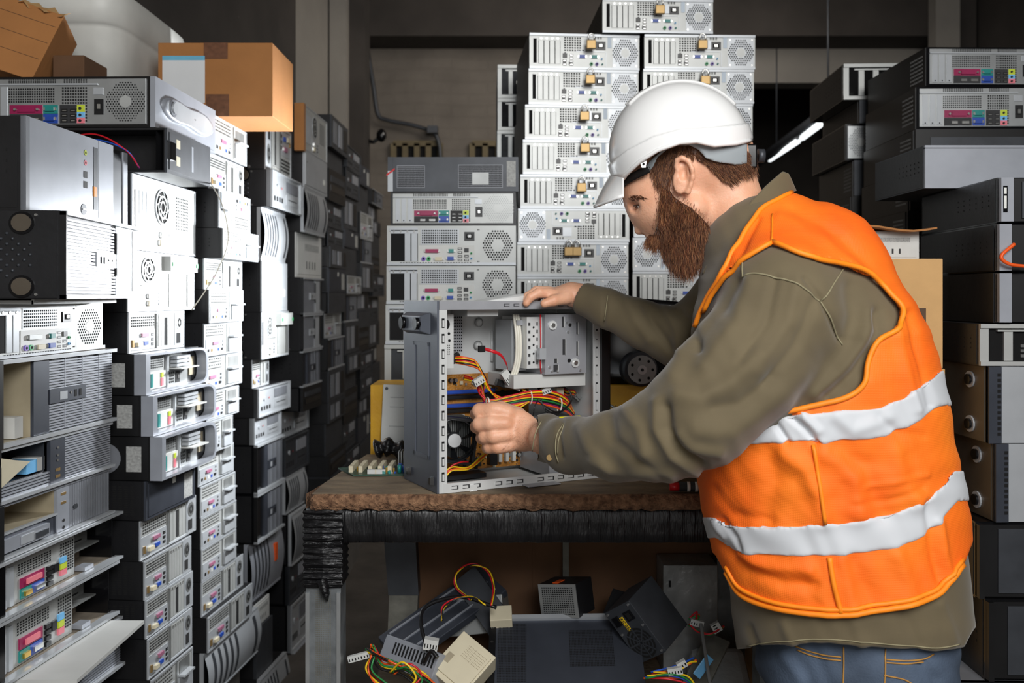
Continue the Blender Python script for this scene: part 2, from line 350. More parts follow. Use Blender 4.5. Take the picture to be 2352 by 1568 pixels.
def t_vribs(f, v=0):
    P = 'front_bezel'; f.b(P, 0, .94, 1, 1, 'grey_plastic', .008); f.b(P, 0, 0, 1, .05, 'light_silver', .018); f.b(P, 0, 0, .05, 1, 'black_plastic', .02)
    interior(f, .05, .5, -.1, 'tan_interior', .46, .92); f.b(P, .05, .05, .5, .44, 'navy_metal', .004); f.b('>optical_drive', .08, .1, .42, .34, 'silver_plastic', .012); f.b('>optical_drive', .2, .14, .3, .3, 'light_silver', .014); f.b('>optical_drive', .3, .16, .4, .26, 'dark_steel', .016); f.b(P, .05, .42, .5, .46, 'light_silver', .008)
    f.b('>usb_panel', .5, .06, .6, .93, 'silver_plastic', .008)
    for k in (.12, .26): f.disc('>usb_panel', .55, k, .005, 'hole', .0085, 10)
    for k in (.6, .78): f.b('>usb_panel', .53, k, .57, k + .05, 'brass', .009)
    ribs(f, '>ribbed_grille', .61, .06, .99, .93, 24, 'grey_plastic', 'black_plastic', True); f.disc('>ribbed_grille', .66, .45, .008, 'dark_steel', .008, 12, 0, 0)
def t_tray(f, v=0):            # open desktop: lid and base lips, mesh, coloured ports, empty drive bay at right
    P = 'rear_panel'; f.b(P, -.02, .95, 1.03, 1, 'light_silver', .02); f.b(P, -.02, 0, 1.03, .05, 'light_silver', .02); f.b(P, -.02, .05, .06, .95, 'gloss_black', .014)
    interior(f, .06, 1, -.08, 'dust_top')
    f.b(P, .08, .06, .68, .93, 'white_steel', -.01, -.014); D = -.0085
    for i in range(2): f.b('>expansion_slots', .1 + .05 * i, .08, .13 + .05 * i, .78, 'light_silver', -.004, -.01)
    f.grid('>vent_mesh', .22, .82, .62, .92, 22, 2, d=D); f.grid('>vent_mesh', .22, .54, .48, .76, 12, 5, d=D); f.grid('>vent_mesh', .55, .2, .67, .78, 6, 11, d=D)
    f.b('>ports', .24, .3, .42, .48, 'magenta', -.007, -.01); f.b('>ports', .28, .34, .39, .43, 'rose', -.003, -.01); f.b('>ports', .24, .1, .32, .28, 'teal', -.007, -.01); f.b('>ports', .32, .1, .42, .28, 'port_blue', -.007, -.01); f.b('>ports', .26, .14, .31, .22, 'gold_pin', -.002, -.01); f.b('>ports', .34, .15, .41, .23, 'screw', -.002, -.01)
    for i in range(4): f.b('>ports', .44, .1 + .1 * i, .48, .17 + .1 * i, 'black_plastic', -.004, -.01)
    f.b('>ports', .49, .3, .53, .46, 'black_plastic', -.004, -.01)
    for k, m in ((.4, 'sky'), (.28, 'lime'), (.16, 'rose')): f.b('>ports', .55, k, .6, k + .11, m, -.006, -.01)
    f.b('>drive_cage', .7, .45, .95, .9, 'dull_steel', -.05, -.055); f.b('>drive_cage', .7, .42, .95, .45, 'dull_steel', -.02, -.07); f.b('>drive_cage', .78, .6, .86, .68, 'screw', -.049, -.05); f.q('>drive_cage', .72, .5, .9, .53, 'hole', -.0495)
    f.b('>drive_cage', .72, .06, .8, .14, 'silver_plastic', .004, -.02)
def t_rounded(f, v=0):         # rounded silver frame with ports behind it
    P = 'front_bezel'; n = 10; H = f.h; Wd = f.w; R_ = .42
    def ring(k, d):
        pts = []
        a = [(0 + k, k), (1 - .2, k)] + [(.8 + (.2 - k * .6) * math.sin(t * PI / 2 / n) ** .75, .5 - (.5 - k) * math.cos(t * PI / 2 / n) ** .45) for t in range(1, n)] + [(1 - k * .6, .5)]
        b = [(x, 1 - y) for x, y in a[::-1]]
        return [f.pt(x, y, d) for x, y in a + b[1:]]
    mb = f.mb(P); o0, o1, i1, i0 = ring(0, 0), ring(0, .03), ring(.06, .03), ring(.06, .002)
    mb.grid([o0, o1, i1, i0], 'silver_plastic', True, False, False)
    f.b('rear_panel', .03, .06, .8, .94, 'dull_steel', .002)
    f.b('rear_panel', .05, .08, .42, .5, 'pale_plastic', .006); f.grid('>vent_mesh', .06, .58, .4, .86, 12, 5, d=.004)
    f.b('>ports', .07, .3, .16, .45, 'rose', .01); f.b('>ports', .07, .12, .16, .28, 'port_blue', .01); f.b('>ports', .19, .12, .22, .46, 'teal', .009)
    usb(f, .24, .12, 3, .11); usb(f, .29, .12, 3, .11); f.b('>ports', .345, .34, .375, .46, 'lime', .009); f.b('>ports', .345, .12, .375, .32, 'rose', .009)
    f.b('rear_panel', .44, .06, .46, .94, 'light_silver', .008)
    for k in (0, 1, 2): f.b('>expansion_slots', .52, .56 + k * .1, .74, .63 + k * .1, 'light_silver', .02)
    f.b('>expansion_slots', .5, .5, .8, .53, 'pale_plastic', .035); iec(f, .6, .12, .66, .42); f.grid('>vent_mesh', .48, .12, .57, .44, 3, 4, d=.004)
    f.b('rear_panel', .82, .25, .9, .75, 'tan_interior', .004)
def t_keyhole(f, v=0):         # smooth silver front with raised rounded handle shape and oval button
    P = 'front_bezel'; f.b(P, 0, 0, 1, 1, 'silver_plastic', .012); mb = f.mb('>raised_handle')
    pts = []
    for i in range(40):
        a = 2 * PI * i / 40; x = .5 + .42 * math.cos(a); r = .33 - .12 * math.exp(-((x - .48) / .2) ** 2) if x < .75 else .33
        y = .5 + r * math.sin(a); pts.append((x, y))
    mb.grid([[f.pt(x, y, .012) for x, y in pts], [f.pt(.5 + (x - .5) * .97, .5 + (y - .5) * .93, .02) for x, y in pts], [f.pt(.5 + (x - .5) * .9, .5 + (y - .5) * .8, .021) for x, y in pts]], 'silver_plastic', True); mb.poly([f.pt(.5 + (x - .5) * .9, .5 + (y - .5) * .8, .021) for x, y in pts], 'light_silver', False)
    f.disc('>button', .2, .5, .02, 'grey_plastic', .024, 20, 0, .02); f.disc('>button', .2, .5, .013, 'light_silver', .028, 16, 0, .02); f.disc(P, .56, .5, .002, 'hole', .0225, 8); f.b(P, .05, .04, .95, .06, 'grey_plastic', .013)
def t_silverfront(f, v=0):     # brushed silver tower front with buttons and slot
    P = 'front_bezel'; f.b(P, 0, 0, 1, 1, 'silver_plastic', .014); f.b(P, 0, 0, .035, 1, 'grey_plastic', .015); f.b('>drive_slot', .74, .14, .79, .9, 'dark_steel', .0155); f.b('>drive_slot', .74, .3, .775, .42, 'orange_plastic', .017)
    for k, m in ((.8, 'lime'), (.68, 'rose')): f.disc('>sockets', .64, k, .006, m, .0155, 12); f.disc('>sockets', .64, k, .003, 'hole', .016, 8)
    for k in (.5, .38): f.b('>sockets', .62, k, .66, k + .08, 'print', .0155)
    f.disc('>button', .62, .12, .012, 'dark_steel', .0155, 16); f.b('>button', .6, .11, .64, .13, 'light_silver', .018); f.b(P, .8, 0, .81, 1, 'grey_plastic', .0145); f.b('>side_frame', 1, 0, 1.17, .97, 'black_plastic', .004, -.2); f.b('>side_frame', 1.17, -.0, 1.23, .97, 'silver_plastic', .008, -.2); f.b('>side_frame', 1.02, .05, 1.14, .92, 'dark_steel', .006)
def t_louver(f, v=0):          # curved pale louvres
    P = 'front_bezel'; n = 8; c = 'light_silver' if v == 0 else 'silver_plastic'; mb = f.mb(P)
    rows = [[f.pt(u, vv, .012 + .016 * math.sin(PI * vv)) for vv in [i / 10 for i in range(11)]] for u in (0, .999)]
    mb.grid(rows, c); f.b(P, 0, 0, 1, .03, c, .015); f.b(P, 0, .97, 1, 1, c, .015); f.b(P, 0, .03, .01, .97, c, .012); f.b(P, .99, .03, 1, .97, c, .012)
    for i in range(5):
        u = .1 + i * .1; mb = f.mb('>louvre#%d' % i)
        mb.grid([[f.pt(u + e, vv, .0135 + .016 * math.sin(PI * vv)) for vv in [.1 + .08 * k for k in range(11)]] for e in (0, .035)], 'dark_steel')
    if v: f.b('>sticker', .68, .45, .76, .75, 'cable_orange', .031, .02)
    else: f.mb('>louvre#9').grid([[f.pt(.86 + e, vv, .0135 + .016 * math.sin(PI * vv)) for vv in [.1 + .08 * k for k in range(11)]] for e in (0, .05)], 'dark_steel')
def t_panel(f, v=0):           # plain side or front with stickers
    P = 'front_bezel'; c = ('navy_metal', 'light_silver', 'dark_steel', 'pale_plastic')[v]
    f.b(P, 0, 0, 1, 1, c, .006); f.b(P, .04, .08, .96, .92, c, .008)
    if v == 0: f.b('>sticker', .74, .12, .92, .8, 'label_grey', .0085); f.b('>sticker#b', .5, .68, .56, .84, 'sticker', .0085)
    if v == 1: f.b('>sticker', .78, .3, .88, .45, 'sticker', .0085); f.disc('>button', .1, .7, .004, 'hole', .0085, 8)
    if v == 2:
        f.b('>sticker', .18, .62, .26, .82, 'beige_plastic', .0085); f.b('>sticker#b', .18, .22, .26, .44, 'beige_plastic', .0085); f.b('>trim_strip', .52, .2, .56, .8, 'silver_plastic', .0085); f.b('>handle', .03, .3, .12, .7, 'gloss_black', .014)
    if v == 3: f.b('>sticker', .3, .62, .86, .78, 'label_grey', .0085); [f.q('>socket#%d' % i, .35 + .11 * i, .2, .38 + .11 * i, .38, 'print', .0087) for i in range(4)]
def t_bays(f, v=0):            # front with drive bay covers and small controls
    P = 'front_bezel'; c = ('beige_plastic', 'light_silver', 'dark_steel')[v]
    f.b(P, 0, 0, 1, 1, c, .012); rim(f, P, c, .018, .05, .02)
    f.b('>drive_bay', .5, .55, .9, .85, 'grey_plastic' if v < 2 else 'silver_plastic', .0145); f.b('>drive_bay', .5, .2, .9, .48, c, .0145); f.q('>drive_bay', .55, .33, .85, .36, 'hole', .015)
    f.disc('>button', .2, .6, .009, 'light_silver', .016, 14, 0, .01); f.disc('>button', .33, .6, .004, 'red_plastic', .015, 8)
    for i in range(4): f.q('>sockets', .1 + .08 * i, .2, .15 + .08 * i, .34, 'hole', .0125)
def t_openslots(f, v=0):       # slot ribs with daylight between (right-hand white rear)
    P = 'rear_panel'; m = 'white_steel'; f.b(P, 0, 0, 1, .1, m, .01); f.b(P, 0, .9, 1, 1, m, .01); f.b(P, 0, .1, .05, .9, m, .006); f.q(P, .05, .1, 1, .9, 'hole', .0)
    for i in range(5): f.b('>expansion_slots', .14 + .13 * i, .12, .19 + .13 * i, .86, m, .006)
    f.b('>expansion_slots', .1, .82, .8, .86, m, .008)
    for i in range(9): f.b('>ports', .24 + .13 * (i % 3), .2 + .12 * (i // 3), .27 + .13 * (i % 3), .27 + .12 * (i // 3), 'screw', .003, -.01)
    f.grid('>vent_mesh', .85, .15, .98, .85, 3, 8)
def t_blackfront(f, v=0):      # gloss black front with silver corner post and logo strip
    P = 'front_bezel'; f.b(P, 0, .03, 1, .97, 'black_plastic', .008); f.b('>silver_post', 0, .02, .07 if v < 3 else .03, .98, 'silver_plastic' if v < 3 else 'black_plastic', .02)
    if v == 0: f.b(P, .13, .1, .98, .9, 'dark_steel', .012); f.b('>silver_post', .01, .22, .035, .8, 'gloss_black', .021); f.b('>logo_mark', .014, .3, .028, .58, 'sticker', .022); f.b('>logo_mark', .014, .62, .028, .76, 'sticker', .022)
    if v == 3:
        f.b(P, .12, .08, .95, .92, 'dark_steel', .011); interior(f, .05, .3, -.06, 'grey_plastic', .12, .8)
    if v == 1:
        interior(f, .13, .98, -.06, 'black_steel', .1, .9)
    if v == 2: f.b('>latch', .2, .25, .55, .78, 'gloss_black', .016); f.disc('>latch', .33, .5, .006, 'screw', .018, 12, 0, .01)
def t_plainfront(f, v=0):
    c = ('light_silver', 'black_plastic', 'silver_plastic', 'dark_steel', 'dark_steel')[v]; f.b('front_bezel', 0, 0, 1, 1, c, .01)
    if v == 1: f.b('>drive_slot', .1, .3, .9, .5, 'gloss_black', .013); f.b('>drive_slot', .1, .6, .9, .8, 'dark_steel', .013)
    if v == 0: f.b('front_bezel', 0, 0, .09, 1, 'navy_metal', .014); [f.b('>vents', .06, .1 + .07 * i, .085, .14 + .07 * i, 'hole', .0145) for i in range(12)]
    if v == 2: f.b('front_bezel', 0, .92, 1, .95, 'grey_plastic', .0105)
    if v == 4:
        for i in range(3): f.b('>drive_bay', .1 + .3 * i, .15, .3 + .3 * i, .85, ('grey_plastic', 'silver_plastic', 'black_plastic')[i], .013)
        f.disc('>button', .05, .5, .006, 'screw', .012, 10)
def t_coolingmesh(f, v=0):     # dark side panel with two hexagon meshes and a sticker
    P = 'side_panel'; f.b(P, 0, 0, 1, 1, 'dark_steel', .003); f.b(P, -.02, 0, .02, .6, 'light_silver', .006); f.b(P, -.02, .6, .02, 1, 'dark_steel', .006)
    mb = f.mb('>red_stripe'); mb.hexa([f.pt(-.03, .5, .007), f.pt(-.03, .44, .007), f.pt(-.03, .44, .001), f.pt(-.03, .5, .001), f.pt(.035, .68, .007), f.pt(.035, .62, .007), f.pt(.035, .62, .001), f.pt(.035, .68, .001)], 'red_plastic')
    for u0, u1, v0, v1 in ((.05, .27, .1, .76), (.53, .88, .1, .78)): K = '>vent_mesh#%s' % u0; f.b(K, u0, v0, u1, v1, 'grey_plastic', .0034); f.grid(K, u0 + .005, v0 + .02, u1 - .005, v1 - .02, int((u1 - u0) * 100), 12, fu=.7, fv=.7, d=.0037)
    f.b('>sticker', .91, .14, .98, .88, 'label_grey', .004)
    f.q('>vent_mesh#0.53', .64, .2, .77, .55, 'dull_steel', .0039)
# ---- near (long) side of a case ----
def n_plain(f): f.b('side_panel', .02, .03, .98, .97, 'black_steel', .001); f.grid('side_panel', .5, .35, .95, .7, 6, 3, 'hole', .12, .3, .0014)
def n_bumps(f):
    f.b('side_panel', .01, .01, .99, .99, 'black_steel', .002); mb = f.mb('>bumps')
    for i in range(9):
        for j in range(11):
            if abs(i - 4) + abs(j - 5) < 7 and not (i > 6 and (j < 2 or j > 8)):
                p = f.pt(.45 + .05 * i + .025 * (j % 2), .2 + .06 * j, .002); mb.ball(p, .0035, .0035, .0035, 'dark_steel', 6)
    for c in (.14, .86): f.disc('>foot#%s' % c, .84, c, .018, 'bronze_steel', .007, 20, 0, .002); f.disc('>foot#%s' % c, .84, c, .023, 'gloss_black', .005, 20, .018, .002)
    for c in (.05, .95): f.disc('side_panel', .9, c, .003, 'screw', .004, 8, 0, .002)
def n_disc(f):
    f.b('side_panel', .01, .01, .99, .99, 'black_plastic', .003); f.disc('>foot', .72, .5, .04, 'grey_plastic', .0045, 24, 0, .003, .045); f.disc('>foot', .68, .5, .014, 'gloss_black', .007, 16, 0, .004); f.b('>sticker', .86, .2, .95, .78, 'label_grey', .0036)
def n_mesh(f):
    f.b('side_panel', .01, .01, .99, .99, 'black_steel', .002); f.grid('side_panel', .45, .12, .95, .88, 14, 13, fu=.6, fv=.6, d=.0024)
def n_holes(f):
    f.b('side_panel', .01, .01, .99, .99, 'black_steel', .002); f.grid('side_panel', .55, .15, .78, .85, 9, 10, fu=.5, fv=.6, d=.0024); f.grid('side_panel', .82, .2, .96, .8, 4, 3, 'hole', .15, .3, .0024)
def n_open(f):
    interior(f, .04, .95, -.1, 'black_steel', .06, .94); mb = f.mb('>cables')
    for k, m in enumerate(('cable_red', 'cable_blue')):
        mb.tube(catmull([f.pt(.35, .8 - .1 * k, -.04), f.pt(.6, .86 - .12 * k, .0), f.pt(.78, .5, .005), f.pt(.84, .12, -.02)], 8), .0022, m)
    f.b('side_panel', 0, 0, 1, .05, 'black_steel', .003); f.b('side_panel', 0, .95, 1, 1, 'black_steel', .003)
def n_label(f):
    f.b('side_panel', .01, .01, .99, .99, 'black_plastic', .002); f.grid('>sticker', .76, .15, .96, .85, 9, 7, 'label_grey', .7, .45, .0024)
def n_feet(f):
    f.b('side_panel', .01, .01, .99, .99, 'bronze_steel', .002); f.b('side_panel', .5, .3, .62, .5, 'print', .004)
    for c in (.2, .8): f.disc('>foot#%s' % c, .85, c, .02, 'light_silver', .006, 20, .013, .002); f.disc('>foot#%s' % c, .85, c, .013, 'gloss_black', .012, 16, 0, .004)
def n_cardboard(f): f.b('side_panel', 0, 0, 1, 1, 'black_steel', .002)
def n_grille(f):
    f.b('side_panel', .01, .01, .99, .99, 'black_steel', .002)
    interior(f, .1, .9, -.02, 'black_steel', .2, .8); t = f
    t.b('>ports', .5, .3, .8, .6, 'dull_steel', -.005, -.02); t.grid('>ports', .5, .62, .8, .76, 8, 2, 'light_silver', .6, .6, -.004); t.b('>ports', .34, .24, .46, .44, 'magenta', -.004, -.02)
TYPES = {  # name: (function, variant, W, H, description)
 'padlocked': (t_padlocked, 1, .36, .105, 'white slim computer rear with hexagon fan grille'),
 'parallel': (t_parallel, 1, .36, .105, 'pale slim computer rear with pink parallel port'),
 'ovalfan': (t_parallel, 2, .36, .105, 'white slim computer with big fan mesh'),
 'silverslots': (t_silverports, 0, .34, .1, 'slim white computer rear with five slot covers'),
 'colour': (t_colourports, 1, .4, .115, 'black computer with silver rear and coloured ports'),
 'colourwhite': (t_colourports, 2, .36, .105, 'black computer with pale rear and coloured ports'),
 'silverports': (t_silverports, 1, .34, .1, 'slim white computer rear with slot covers'),
 'clipports': (t_clipports, 1, .34, .1, 'slim white computer rear with square power bay'),
 'towerrear': (t_towerrear, 0, .42, .18, 'bright white tower rear with round fan grille'),
 'towerslots': (t_towerrear, 1, .42, .18, 'bright white tower rear with slots at its right'),
 'ribbed': (t_ribbed, 0, .42, .18, 'black tower on its side with ribbed front'),
 'ribdark': (t_ribbed, 2, .42, .18, 'black tower with fine grey ribbed front'),
 'baytan': (t_baytan, 0, .42, .18, 'ribbed silver tower with open beige drive bay'),
 'baypaper': (t_baypaper, 0, .42, .15, 'ribbed tower with paper scrap in open bay'),
 'vribs': (t_vribs, 0, .42, .15, 'tower with vertical ribs and open drive bay'),
 'tray': (t_tray, 0, .42, .12, 'open grey desktop with pink and blue ports'),
 'rounded': (t_rounded, 0, .38, .11, 'black desktop in rounded silver frame'),
 'keyhole': (t_keyhole, 0, .36, .115, 'silver desktop front with raised oval handle'),
 'silverfront': (t_silverfront, 0, .36, .18, 'silver tower front with small round buttons'),
 'louver': (t_louver, 0, .34, .17, 'tower with curved pale louvred front'),
 'louversticker': (t_louver, 1, .34, .17, 'silver louvred tower with orange sticker'),
 'navy': (t_panel, 0, .4, .12, 'navy desktop with grey label'),
 'greypanel': (t_panel, 1, .4, .16, 'grey computer panel with small sticker'),
 'darkpanel': (t_panel, 2, .4, .12, 'dark grey desktop front with beige stickers'),
 'palepanel': (t_panel, 3, .36, .12, 'pale computer front with small sockets'),
 'beige': (t_bays, 0, .36, .12, 'beige desktop front with drive bay'),
 'silverbay': (t_bays, 1, .36, .12, 'light silver desktop front with drive bay'),
 'darkbay': (t_bays, 2, .36, .14, 'dark desktop front with drive bay'),
 'openslots': (t_openslots, 0, .36, .11, 'computer rear with empty white slot bars'),
 'blacklogo': (t_blackfront, 0, .36, .11, 'black desktop with silver corner post'),
 'blackopen': (t_blackfront, 1, .36, .11, 'open black desktop with silver corner post'),
 'blackbay': (t_blackfront, 3, .36, .17, 'glossy black tower'),
 'blacklatch': (t_blackfront, 2, .36, .11, 'black desktop with latch beside silver post'),
 'silverplain': (t_plainfront, 2, .4, .11, 'plain silver desktop front'),
 'towerside': (t_plainfront, 0, .36, .18, 'tower with silver front and bronze side'),
 'blackplain': (t_plainfront, 1, .36, .12, 'plain black desktop front'),
 'darkplain': (t_plainfront, 3, .36, .14, 'plain dark grey computer'),
 'darkfront': (t_plainfront, 4, .36, .14, 'computer front coloured dark for the dim aisle'),
 'coolmesh': (t_coolingmesh, 0, .37, .1, 'dark grey desktop with two mesh vents'),
}
NEAR = {'plain': n_plain, 'bumps': n_bumps, 'disc': n_disc, 'mesh': n_mesh, 'open': n_open, 'holes': n_holes, 'label': n_label, 'feet': n_feet, 'ports': n_grille}
TPL = {}
def template(typ, near, case, D, flip=False, right=None):
    key = (typ, near, case, D, flip, right)
    if key in TPL: return TPL[key]
    fn, var, w, h, desc = TYPES[typ]; parts = {}
    op = typ in ('tray', 'baytan', 'baypaper', 'vribs', 'blackopen') or near in ('open', 'ports')
    c = MB()
    if op:
        t = .003; c.box(0, w, 0, D, 0, t, case); c.box(0, w, 0, D, h - t, h, case); c.box(0, w, D - t, D, t, h - t, case); c.box(w - t, w, 0, D - t, t, h - t, case)
        if near in ('open', 'ports'): c.box(.12, .123, .1, D - t, t, h - t, case); c.box(0, w - t, 0, .002, t, h - t, case)
        else: c.box(0, t, 0, D - t, t, h - t, case)
    else: c.box(0, w, 0, D, 0, h, case)
    if typ in ('tray', 'ribbed', 'baytan', 'baypaper'): c.poly([(0, 0, h + .0006), (w, 0, h + .0006), (w, D, h + .0006), (0, D, h + .0006)], 'dust_top')
    parts['casing'] = c
    f = Face(parts, (0, 0, 0), (1, 0, 0), (0, 0, 1), (0, -1, 0), w, h, flip)
    fn(f, var)
    if near: NEAR[near](Face(parts, (0, D, 0), (0, -1, 0), (0, 0, 1), (-1, 0, 0), D, h))
    if right:
        fr, vr = TYPES[right][:2]; fr(Face(parts, (w, 0, 0), (0, 1, 0), (0, 0, 1), (1, 0, 0), D, h), vr)
    meshes = {k: m.mesh(bn(k)) for k, m in parts.items() if m.f}
    TPL[key] = (meshes, w, h, desc)
    return TPL[key]
def computer(typ, near, case, loc, rz, size, label, group, flip=False, right=None, name='desktop_computer', scale_d=None):
    Wd, H, D = size; meshes, w, h, desc = template(typ, near, case, .42, flip, right)
    o = thing(name, label, 'computer', loc, rz, group); o.scale = (Wd / w, D / .42, H / h)
    main = None; objs = {}
    for k, me in meshes.items():
        if k.startswith('>'): continue
        p = bpy.data.objects.new(k, me); COL.objects.link(p); p.parent = o; objs[k] = p
        if k in ('rear_panel', 'front_bezel', 'side_panel') and (main is None or k != 'side_panel'): main = p
    for k, me in meshes.items():
        if k.startswith('>'):
            k2 = bn(k)
            par = objs.get('side_panel', main) if k2 in ('bumps', 'foot') else main
            p = bpy.data.objects.new(k2, me); COL.objects.link(p); p.parent = par
            if k2 == 'ports': p.name = 'port_block'
    return o
ORD = 'topmost second third fourth fifth sixth seventh eighth ninth tenth eleventh twelfth thirteenth fourteenth fifteenth sixteenth seventeenth eighteenth nineteenth twentieth'.split()
NPL = [0]
def zof(y, Y): return EYE + (HY - y) / FP * Y
def plinth(x0, x1, y0, y1, z):
    if z < .02: return
    mb = MB(); mb.box(x0, x1, y0, y1, 0, z - .0015, 'concrete'); NPL[0] += 1
    struct('trim_%d' % NPL[0], mb)
def labelfor(desc, i, cn, n):
    o = ORD[i] if i == 0 else ORD[i] + ' down'
    if i == n - 1 and n > 1: o = 'lowest'
    return '%s, %s in the %s' % (desc, o, cn)
def support(bx):
    xs = [p[0] for p in bx]; ys = [p[1] for p in bx]
    return min(xs), max(xs), min(ys), max(ys)
def aisle_col(Yc, cn, rows, tmax=.46, D=.42, group='computers stacked along the left wall', count=None):
    zprev = None; n = len(rows)
    for i, r in enumerate(rows):
        typ, near, case, yt, yb, xc, xf, vpx = r[:8]; o = r[8] if len(r) > 8 else {}
        Y = o.get('Y', Yc); zt = zof(yt, Yc) if zprev is None else zprev - o.get('gap', .0015); zb = zof(yb, Yc); zprev = zb
        X = (xc - CX) / FP * Y; k = (vpx - CX) / FP; m = (xf - CX) / FP
        if o.get('cam'):     # main face towards the camera, right side shows
            Wd = o['cam']; a = Vector((k, 1, 0)).normalized(); t = (m * Y - X) / (k - m); rz = -math.atan2(k, 1)
            loc = Vector((X, Y, zb)) - Vector((math.cos(rz), math.sin(rz), 0)) * Wd
            computer(typ, near, case, loc, rz, (Wd, zt - zb, min(t, tmax)), labelfor(o.get('desc', TYPES[typ][4]), i, cn, n), group, right=o.get('right'))
            last = (loc.x, X, Y, Y + t); continue
        t = min((m * Y - X) / (k - m), tmax); Wd = t * math.hypot(1, k)
        computer(typ, near, case, (X, Y, zb), math.atan2(1, k), (Wd, zt - zb, o.get('D', D)), labelfor(o.get('desc', TYPES[typ][4]), i, cn, n), group, o.get('flip', False))
        last = (X - D + .03, X - .0, Y + .02, Y + t)
    plinth(last[0], last[1], last[2], last[3] - .01, zprev)
def cam_col(Yc, cn, rows, Wd=.36, group='computers stacked behind the bench', k=-.03, D=.42, zstop=None, pl=True):
    zprev = None; n = len(rows)
    for i, r in enumerate(rows):
        typ, near, case, yt, yb, xc = r[:6]; o = r[6] if len(r) > 6 else {}
        Y = o.get('Y', Yc); zt = zof(yt, Yc) if zprev is None else zprev - .0015; zb = zof(yb, Yc); zprev = zb
        kk = o.get('k', k); rz = -math.atan2(kk, 1); X = (xc - CX) / FP * Y
        computer(typ, near, case, (X, Y, zb), rz, (o.get('W', Wd), zt - zb, o.get('D', D)), labelfor(o.get('desc', TYPES[typ][4]), i, cn, n), group, o.get('flip', False))
    if pl: plinth(X + .02, X + Wd - .02, Yc + .03, Yc + .36, zprev)
    return zprev
mat('concrete', '6d6a66', .85, 0, .2, 6, .3, 30)
B, BP, G = 'black_steel', 'black_plastic', 'gloss_black'
# --- stack nearest the camera ---
aisle_col(1.8, 'nearest left stack', [
 ('silverfront', 'plain', B, 265, 482, 47, 250, 1257, {'D': .3}),
 ('ribbed', 'bumps', B, 482, 686, 137, 318, 1000),
 ('ovalfan', 'plain', 'light_silver', 700, 828, -35, 234, 1330, {'desc': 'white slim computer with octagon fan mesh', 'gap': .0115}),
 ('baytan', 'plain', B, 812, 1036, -30, 256, 1400),
 ('baypaper', 'plain', B, 1036, 1166, -32, 250, 1400),
 ('vribs', 'plain', B, 1166, 1296, -30, 248, 1400),
 ('tray', 'plain', G, 1296, 1432, -24, 258, 1400),
 ('tray', 'plain', G, 1432, 1586, -24, 250, 1400, {'desc': 'second open grey desktop with pink and blue ports'}),
 ('baypaper', 'plain', B, 1590, 1740, -10, 300, 1380, {'desc': 'dark ribbed tower under a pale lid', 'gap': .012}),
], .46)
mb = MB(); z_ = zof(686, 1.8); mb.box(-1.3, -.915, 1.83, 2.21, z_ - .0105, z_ - .003, 'pale_plastic'); mb.box(-.918, -.913, 1.83, 2.21, z_ - .0105, z_ - .0012, 'pale_plastic'); tag(mb.build('case_lid'), 'thin pale metal lid jutting out below the ribbed black tower', 'panel')
mb = MB(); z_ = zof(1586, 1.8); mb.box(-1.25, -.845, 1.86, 2.2, z_ - .0105, z_ - .003, 'pale_plastic'); tag(mb.build('case_lid'), 'wide pale metal lid sticking out at the bottom left', 'panel')
# --- second stack ---
aisle_col(2.3, 'second left stack', [
 ('colour', None, G, 175, 292, 345, 492, 1233, {'cam': .42, 'right': 'keyhole', 'desc': 'wide black computer with silver handle front'}),
 ('darkpanel', 'open', B, 296, 396, 378, 478, 1240, {'desc': 'open dark desktop spilling red and blue wires'}),
 ('towerrear', 'plain', B, 398, 572, 300, 446, 1250),
 ('towerslots', 'plain', B, 572, 716, 290, 457, 1260),
 ('silverports', 'holes', B, 728, 812, 292, 420, 1350),
 ('rounded', 'disc', BP, 812, 908, 308, 455, 1380),
 ('rounded', 'disc', BP, 908, 1002, 324, 473, 1380, {'desc': 'rounded silver framed desktop with grey disc'}),
 ('rounded', 'disc', BP, 1002, 1104, 345, 474, 1400, {'desc': 'rounded silver framed desktop above the navy one'}),
 ('navy', 'mesh', B, 1106, 1196, 330, 443, 1400),
 ('silverports', 'plain', B, 1196, 1289, 319, 447, 1400),
 ('silverslots', 'mesh', B, 1289, 1379, 329, 436, 1400),
 ('silverports', 'mesh', B, 1379, 1468, 332, 440, 1400),
 ('silverslots', 'plain', B, 1468, 1562, 337, 438, 1400),
 ('clipports', 'plain', B, 1562, 1660, 345, 440, 1400),
], .43)
aisle_col(2.76, 'third left stack', [
 ('clipports', 'plain', B, 262, 348, 487, 564, 1230),
 ('silverports', 'plain', B, 352, 432, 478, 557, 1230),
 ('clipports', 'plain', B, 446, 522, 500, 572, 1230, {'flip': True, 'desc': 'white computer with two open square bays'}),
 ('clipports', 'plain', B, 522, 592, 510, 590, 1230, {'desc': 'white computer shoved outward with square bay'}),
 ('silverports', 'plain', B, 592, 664, 466, 553, 1260),
 ('clipports', 'plain', B, 664, 742, 478, 556, 1300),
 ('clipports', 'holes', B, 742, 820, 466, 552, 1330), ('clipports', 'plain', B, 820, 902, 456, 553, 1360),
 ('clipports', 'plain', B, 902, 970, 470, 546, 1380), ('clipports', 'plain', B, 970, 1046, 470, 532, 1400),
 ('clipports', 'plain', B, 1046, 1118, 452, 534, 1400), ('clipports', 'plain', B, 1118, 1190, 458, 538, 1400),
 ('clipports', 'plain', B, 1190, 1262, 459, 540, 1400), ('clipports', 'plain', B, 1262, 1337, 460, 540, 1400),
 ('silverports', 'plain', B, 1337, 1418, 460, 556, 1400, {'desc': 'slim white computer with white paper label'}),
 ('silverports', 'plain', B, 1418, 1500, 475, 577, 1400),
 ('louver', 'plain', B, 1506, 1620, 458, 590, 1400),
], .42)
